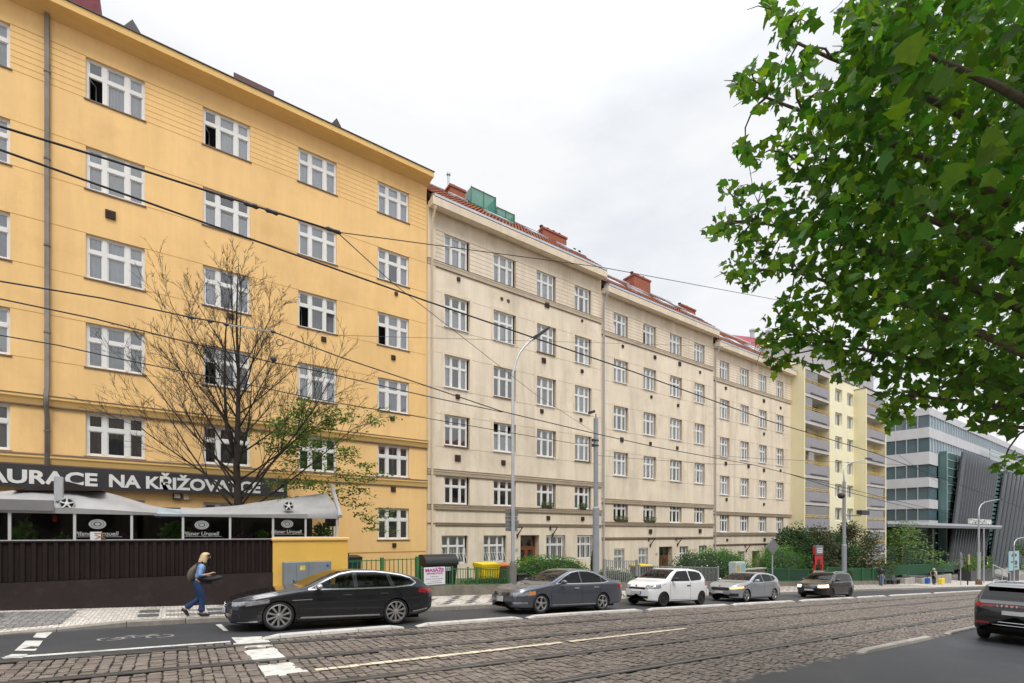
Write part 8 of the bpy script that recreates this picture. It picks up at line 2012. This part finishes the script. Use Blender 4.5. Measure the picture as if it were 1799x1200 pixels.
# outline clumps (photo column, row, radius in pixels, distance along the view)
CL = [(1352, 12, 20, 6), (1398, 38, 34, 6), (1380, 62, 24, 6), (1316, 138, 32, 6.2), (1345, 160, 36, 6.2), (1372, 120, 22, 6.2), (1408, 135, 30, 6), (1300, 150, 18, 6.2), (1425, 95, 18, 6), (1310, 258, 18, 6.6), (1330, 275, 22, 6.6), (1372, 262, 26, 6.5), (1400, 285, 40, 6.4), (1420, 215, 46, 6.2), (1440, 175, 36, 6),
      (1282, 338, 20, 6.8), (1330, 350, 34, 6.7), (1355, 385, 40, 6.6), (1300, 395, 24, 6.8), (1258, 402, 20, 7), (1275, 395, 18, 7), (1320, 430, 26, 6.8), (1300, 468, 30, 6.8), (1322, 482, 24, 6.8), (1288, 478, 14, 6.8), (1350, 455, 24, 6.7), (1398, 400, 46, 6.3), (1440, 350, 60, 6), (1400, 470, 36, 6.4), (1385, 535, 24, 7), (1362, 578, 30, 7.2), (1345, 600, 16, 7.2), (1368, 628, 26, 7.2), (1385, 590, 30, 7), (1415, 560, 46, 6.8), (1430, 605, 42, 7), (1470, 560, 60, 6.4), (1475, 620, 46, 7), (1500, 645, 26, 7.2), (1516, 655, 18, 7.2), (1540, 610, 56, 6.8), (1565, 660, 46, 7), (1580, 690, 34, 7), (1620, 650, 70, 6.6),
      (1560, 735, 18, 7.4), (1590, 722, 32, 7.4), (1618, 718, 28, 7.4), (1560, 722, 16, 7.4), (1650, 705, 46, 6.8), (1700, 690, 70, 6.4), (1680, 725, 36, 6.8), (1735, 745, 44, 6.6), (1770, 762, 34, 6.6), (1790, 735, 60, 6.2), (1740, 690, 60, 6), (1762, 815, 14, 7.2), (1790, 812, 20, 7), (1725, 765, 20, 7),
      (1460, 250, 60, 5.6), (1500, 300, 80, 5.4), (1480, 420, 80, 5.8), (1500, 500, 70, 6), (1495, 90, 34, 5.6), (1500, 130, 30, 5.6), (1530, 60, 40, 5), (1560, 120, 70, 5), (1520, 20, 26, 5), (1480, 20, 14, 5.2), (1470, 165, 40, 5.6), (1520, 190, 60, 5.2), (1570, 30, 60, 4.6)]
P = []; S = []
for i_, (x, y, r, d) in enumerate(CL):
    if y >= 640 and x >= 1600 and y < 800: y, r = y - 26, r * .8; CL[i_] = (x, y, r, d)
    n = int(9 + (r / 34.0) ** 2 * 26)
    for _ in range(n):
        a = rs.uniform(0, 6.28); q = r * math.sqrt(rs.rand()); P.append(W(x + q * math.cos(a), y + q * math.sin(a), d + rs.normal(0, .30))); S.append(rs.uniform(.09, .165))
# the deep inside of the crown
lo = [(1460, 380), (1500, 220), (1545, 150), (1560, -60), (1900, -60), (1900, 735), (1790, 712), (1720, 676), (1620, 636), (1560, 605), (1490, 555), (1450, 490)]
k = 0
while k < 6200:
    x, y = rs.uniform(1430, 1900), rs.uniform(-60, 800)
    if not inpoly(x, y, lo): continue
    if 1495 < x < 1560 and 70 < y < 140 and rs.rand() < .6: continue
    d = rs.uniform(4.8, 9.2) if y < 620 else rs.uniform(5.6, 9.0)
    P.append(W(x, y, d)); S.append(rs.uniform(.085, .16)); k += 1
# the rest of the crown, overhead and outside the picture, which keeps the daylight off the leaves below
n = 7500; q = rs.normal(size=(n, 3)); q /= np.linalg.norm(q, axis=1)[:, None]; q *= (rs.rand(n) ** .33)[:, None]; q = np.array([9.3, -.2, 7.6]) + q * np.array([5.0, 4.8, 4.2])
q = q[(q[:, 2] > 3.6)]
for p in q:
    x, d = C_ * p[0] - S_ * p[1], S_ * p[0] + C_ * p[1]
    if d > .6:
        px, py = 900 + FP * x / d, YH - FP * (p[2] - CH) / d
        if px < 1540 and py > -40: continue
        if px < 1560 - (py + 40) * -.35 and py < 0 and px < 1330: continue
        if d < 3.4 and px < 1850 and py > -50: continue
    P.append(p); S.append(rs.uniform(.16, .25))
P = np.array(P); S = np.array(S); yg = (rs.rand(len(P)) < .2).astype(int)
leaf_obj('crown', P, S, LEAF_PLANE, [M['plane_leaf'], M['plane_young']], pt, flat=.3, droop=.6, midx=yg, rs=rs, fan=True)
br = MB(); root_ = Vector((9.6, -.6, road_z(9.6)))
br.tube([root_ + Vector((0, 0, -.2)), root_ + Vector((.03, 0, 1.5)), root_ + Vector((-.05, .05, 3.2)), root_ + Vector((-.2, .2, 5.0)), root_ + Vector((-.3, .3, 7.4))], [.30, .25, .22, .17, .07], 12)
boughs = []
for (z0, tip) in ((3.0, (1400, 470, 6.3)), (3.6, (1330, 380, 6.7)), (4.2, (1350, 160, 6.2)), (4.6, (1400, 60, 6.0)), (2.8, (1480, 600, 6.9)), (2.7, (1620, 690, 6.9)), (3.4, (1460, 300, 6)), (4.8, (1560, 40, 4.8)), (2.6, (1740, 740, 6.6)), (3.9, (1410, 280, 6.4))):
    a = root_ + Vector((-.05, .05, z0)); b = Vector(W(*tip)); m_ = a.lerp(b, .5) + Vector((0, 0, .35)); pts = []
    for t in np.linspace(0, 1, 12): q = a * (1 - t) ** 2 + m_ * 2 * t * (1 - t) + b * t * t + Vector((.05 * math.sin(9 * t + z0), .05 * math.cos(7 * t), .04 * math.sin(11 * t))); pts.append(q)
    br.tube(pts, [.085 * (1 - .88 * t) + .004 for t in np.linspace(0, 1, 12)], 7); boughs += pts[4:]
for i in list(range(0, len(CL))):
    x, y, r, d = CL[i]; c = Vector(W(x, y, d)); b = min(boughs, key=lambda q: (q - c).length + (.4 if q.z > c.z + .6 else 0)); m_ = b.lerp(c, .5) + Vector((rs.normal(0, .08), rs.normal(0, .08), .10 + rs.normal(0, .05)))
    br.tube([b, b.lerp(m_, .6), m_.lerp(c, .4), c, c + (c - m_) * .45], [.016, .013, .010, .006, .003], 5)
    for _ in range(2): e = c + Vector((rs.normal(0, .16), rs.normal(0, .16), rs.normal(0, .14))); br.tube([c.lerp(m_, .3), c.lerp(e, .5) + Vector((0, 0, .03)), e], [.006, .005, .003], 4)
br.build('trunk', mat('plane bark', (.11, .085, .06), .85, var=.35, scale=10, bump=.5, bscale=30), pt, smooth=True, angle=0)
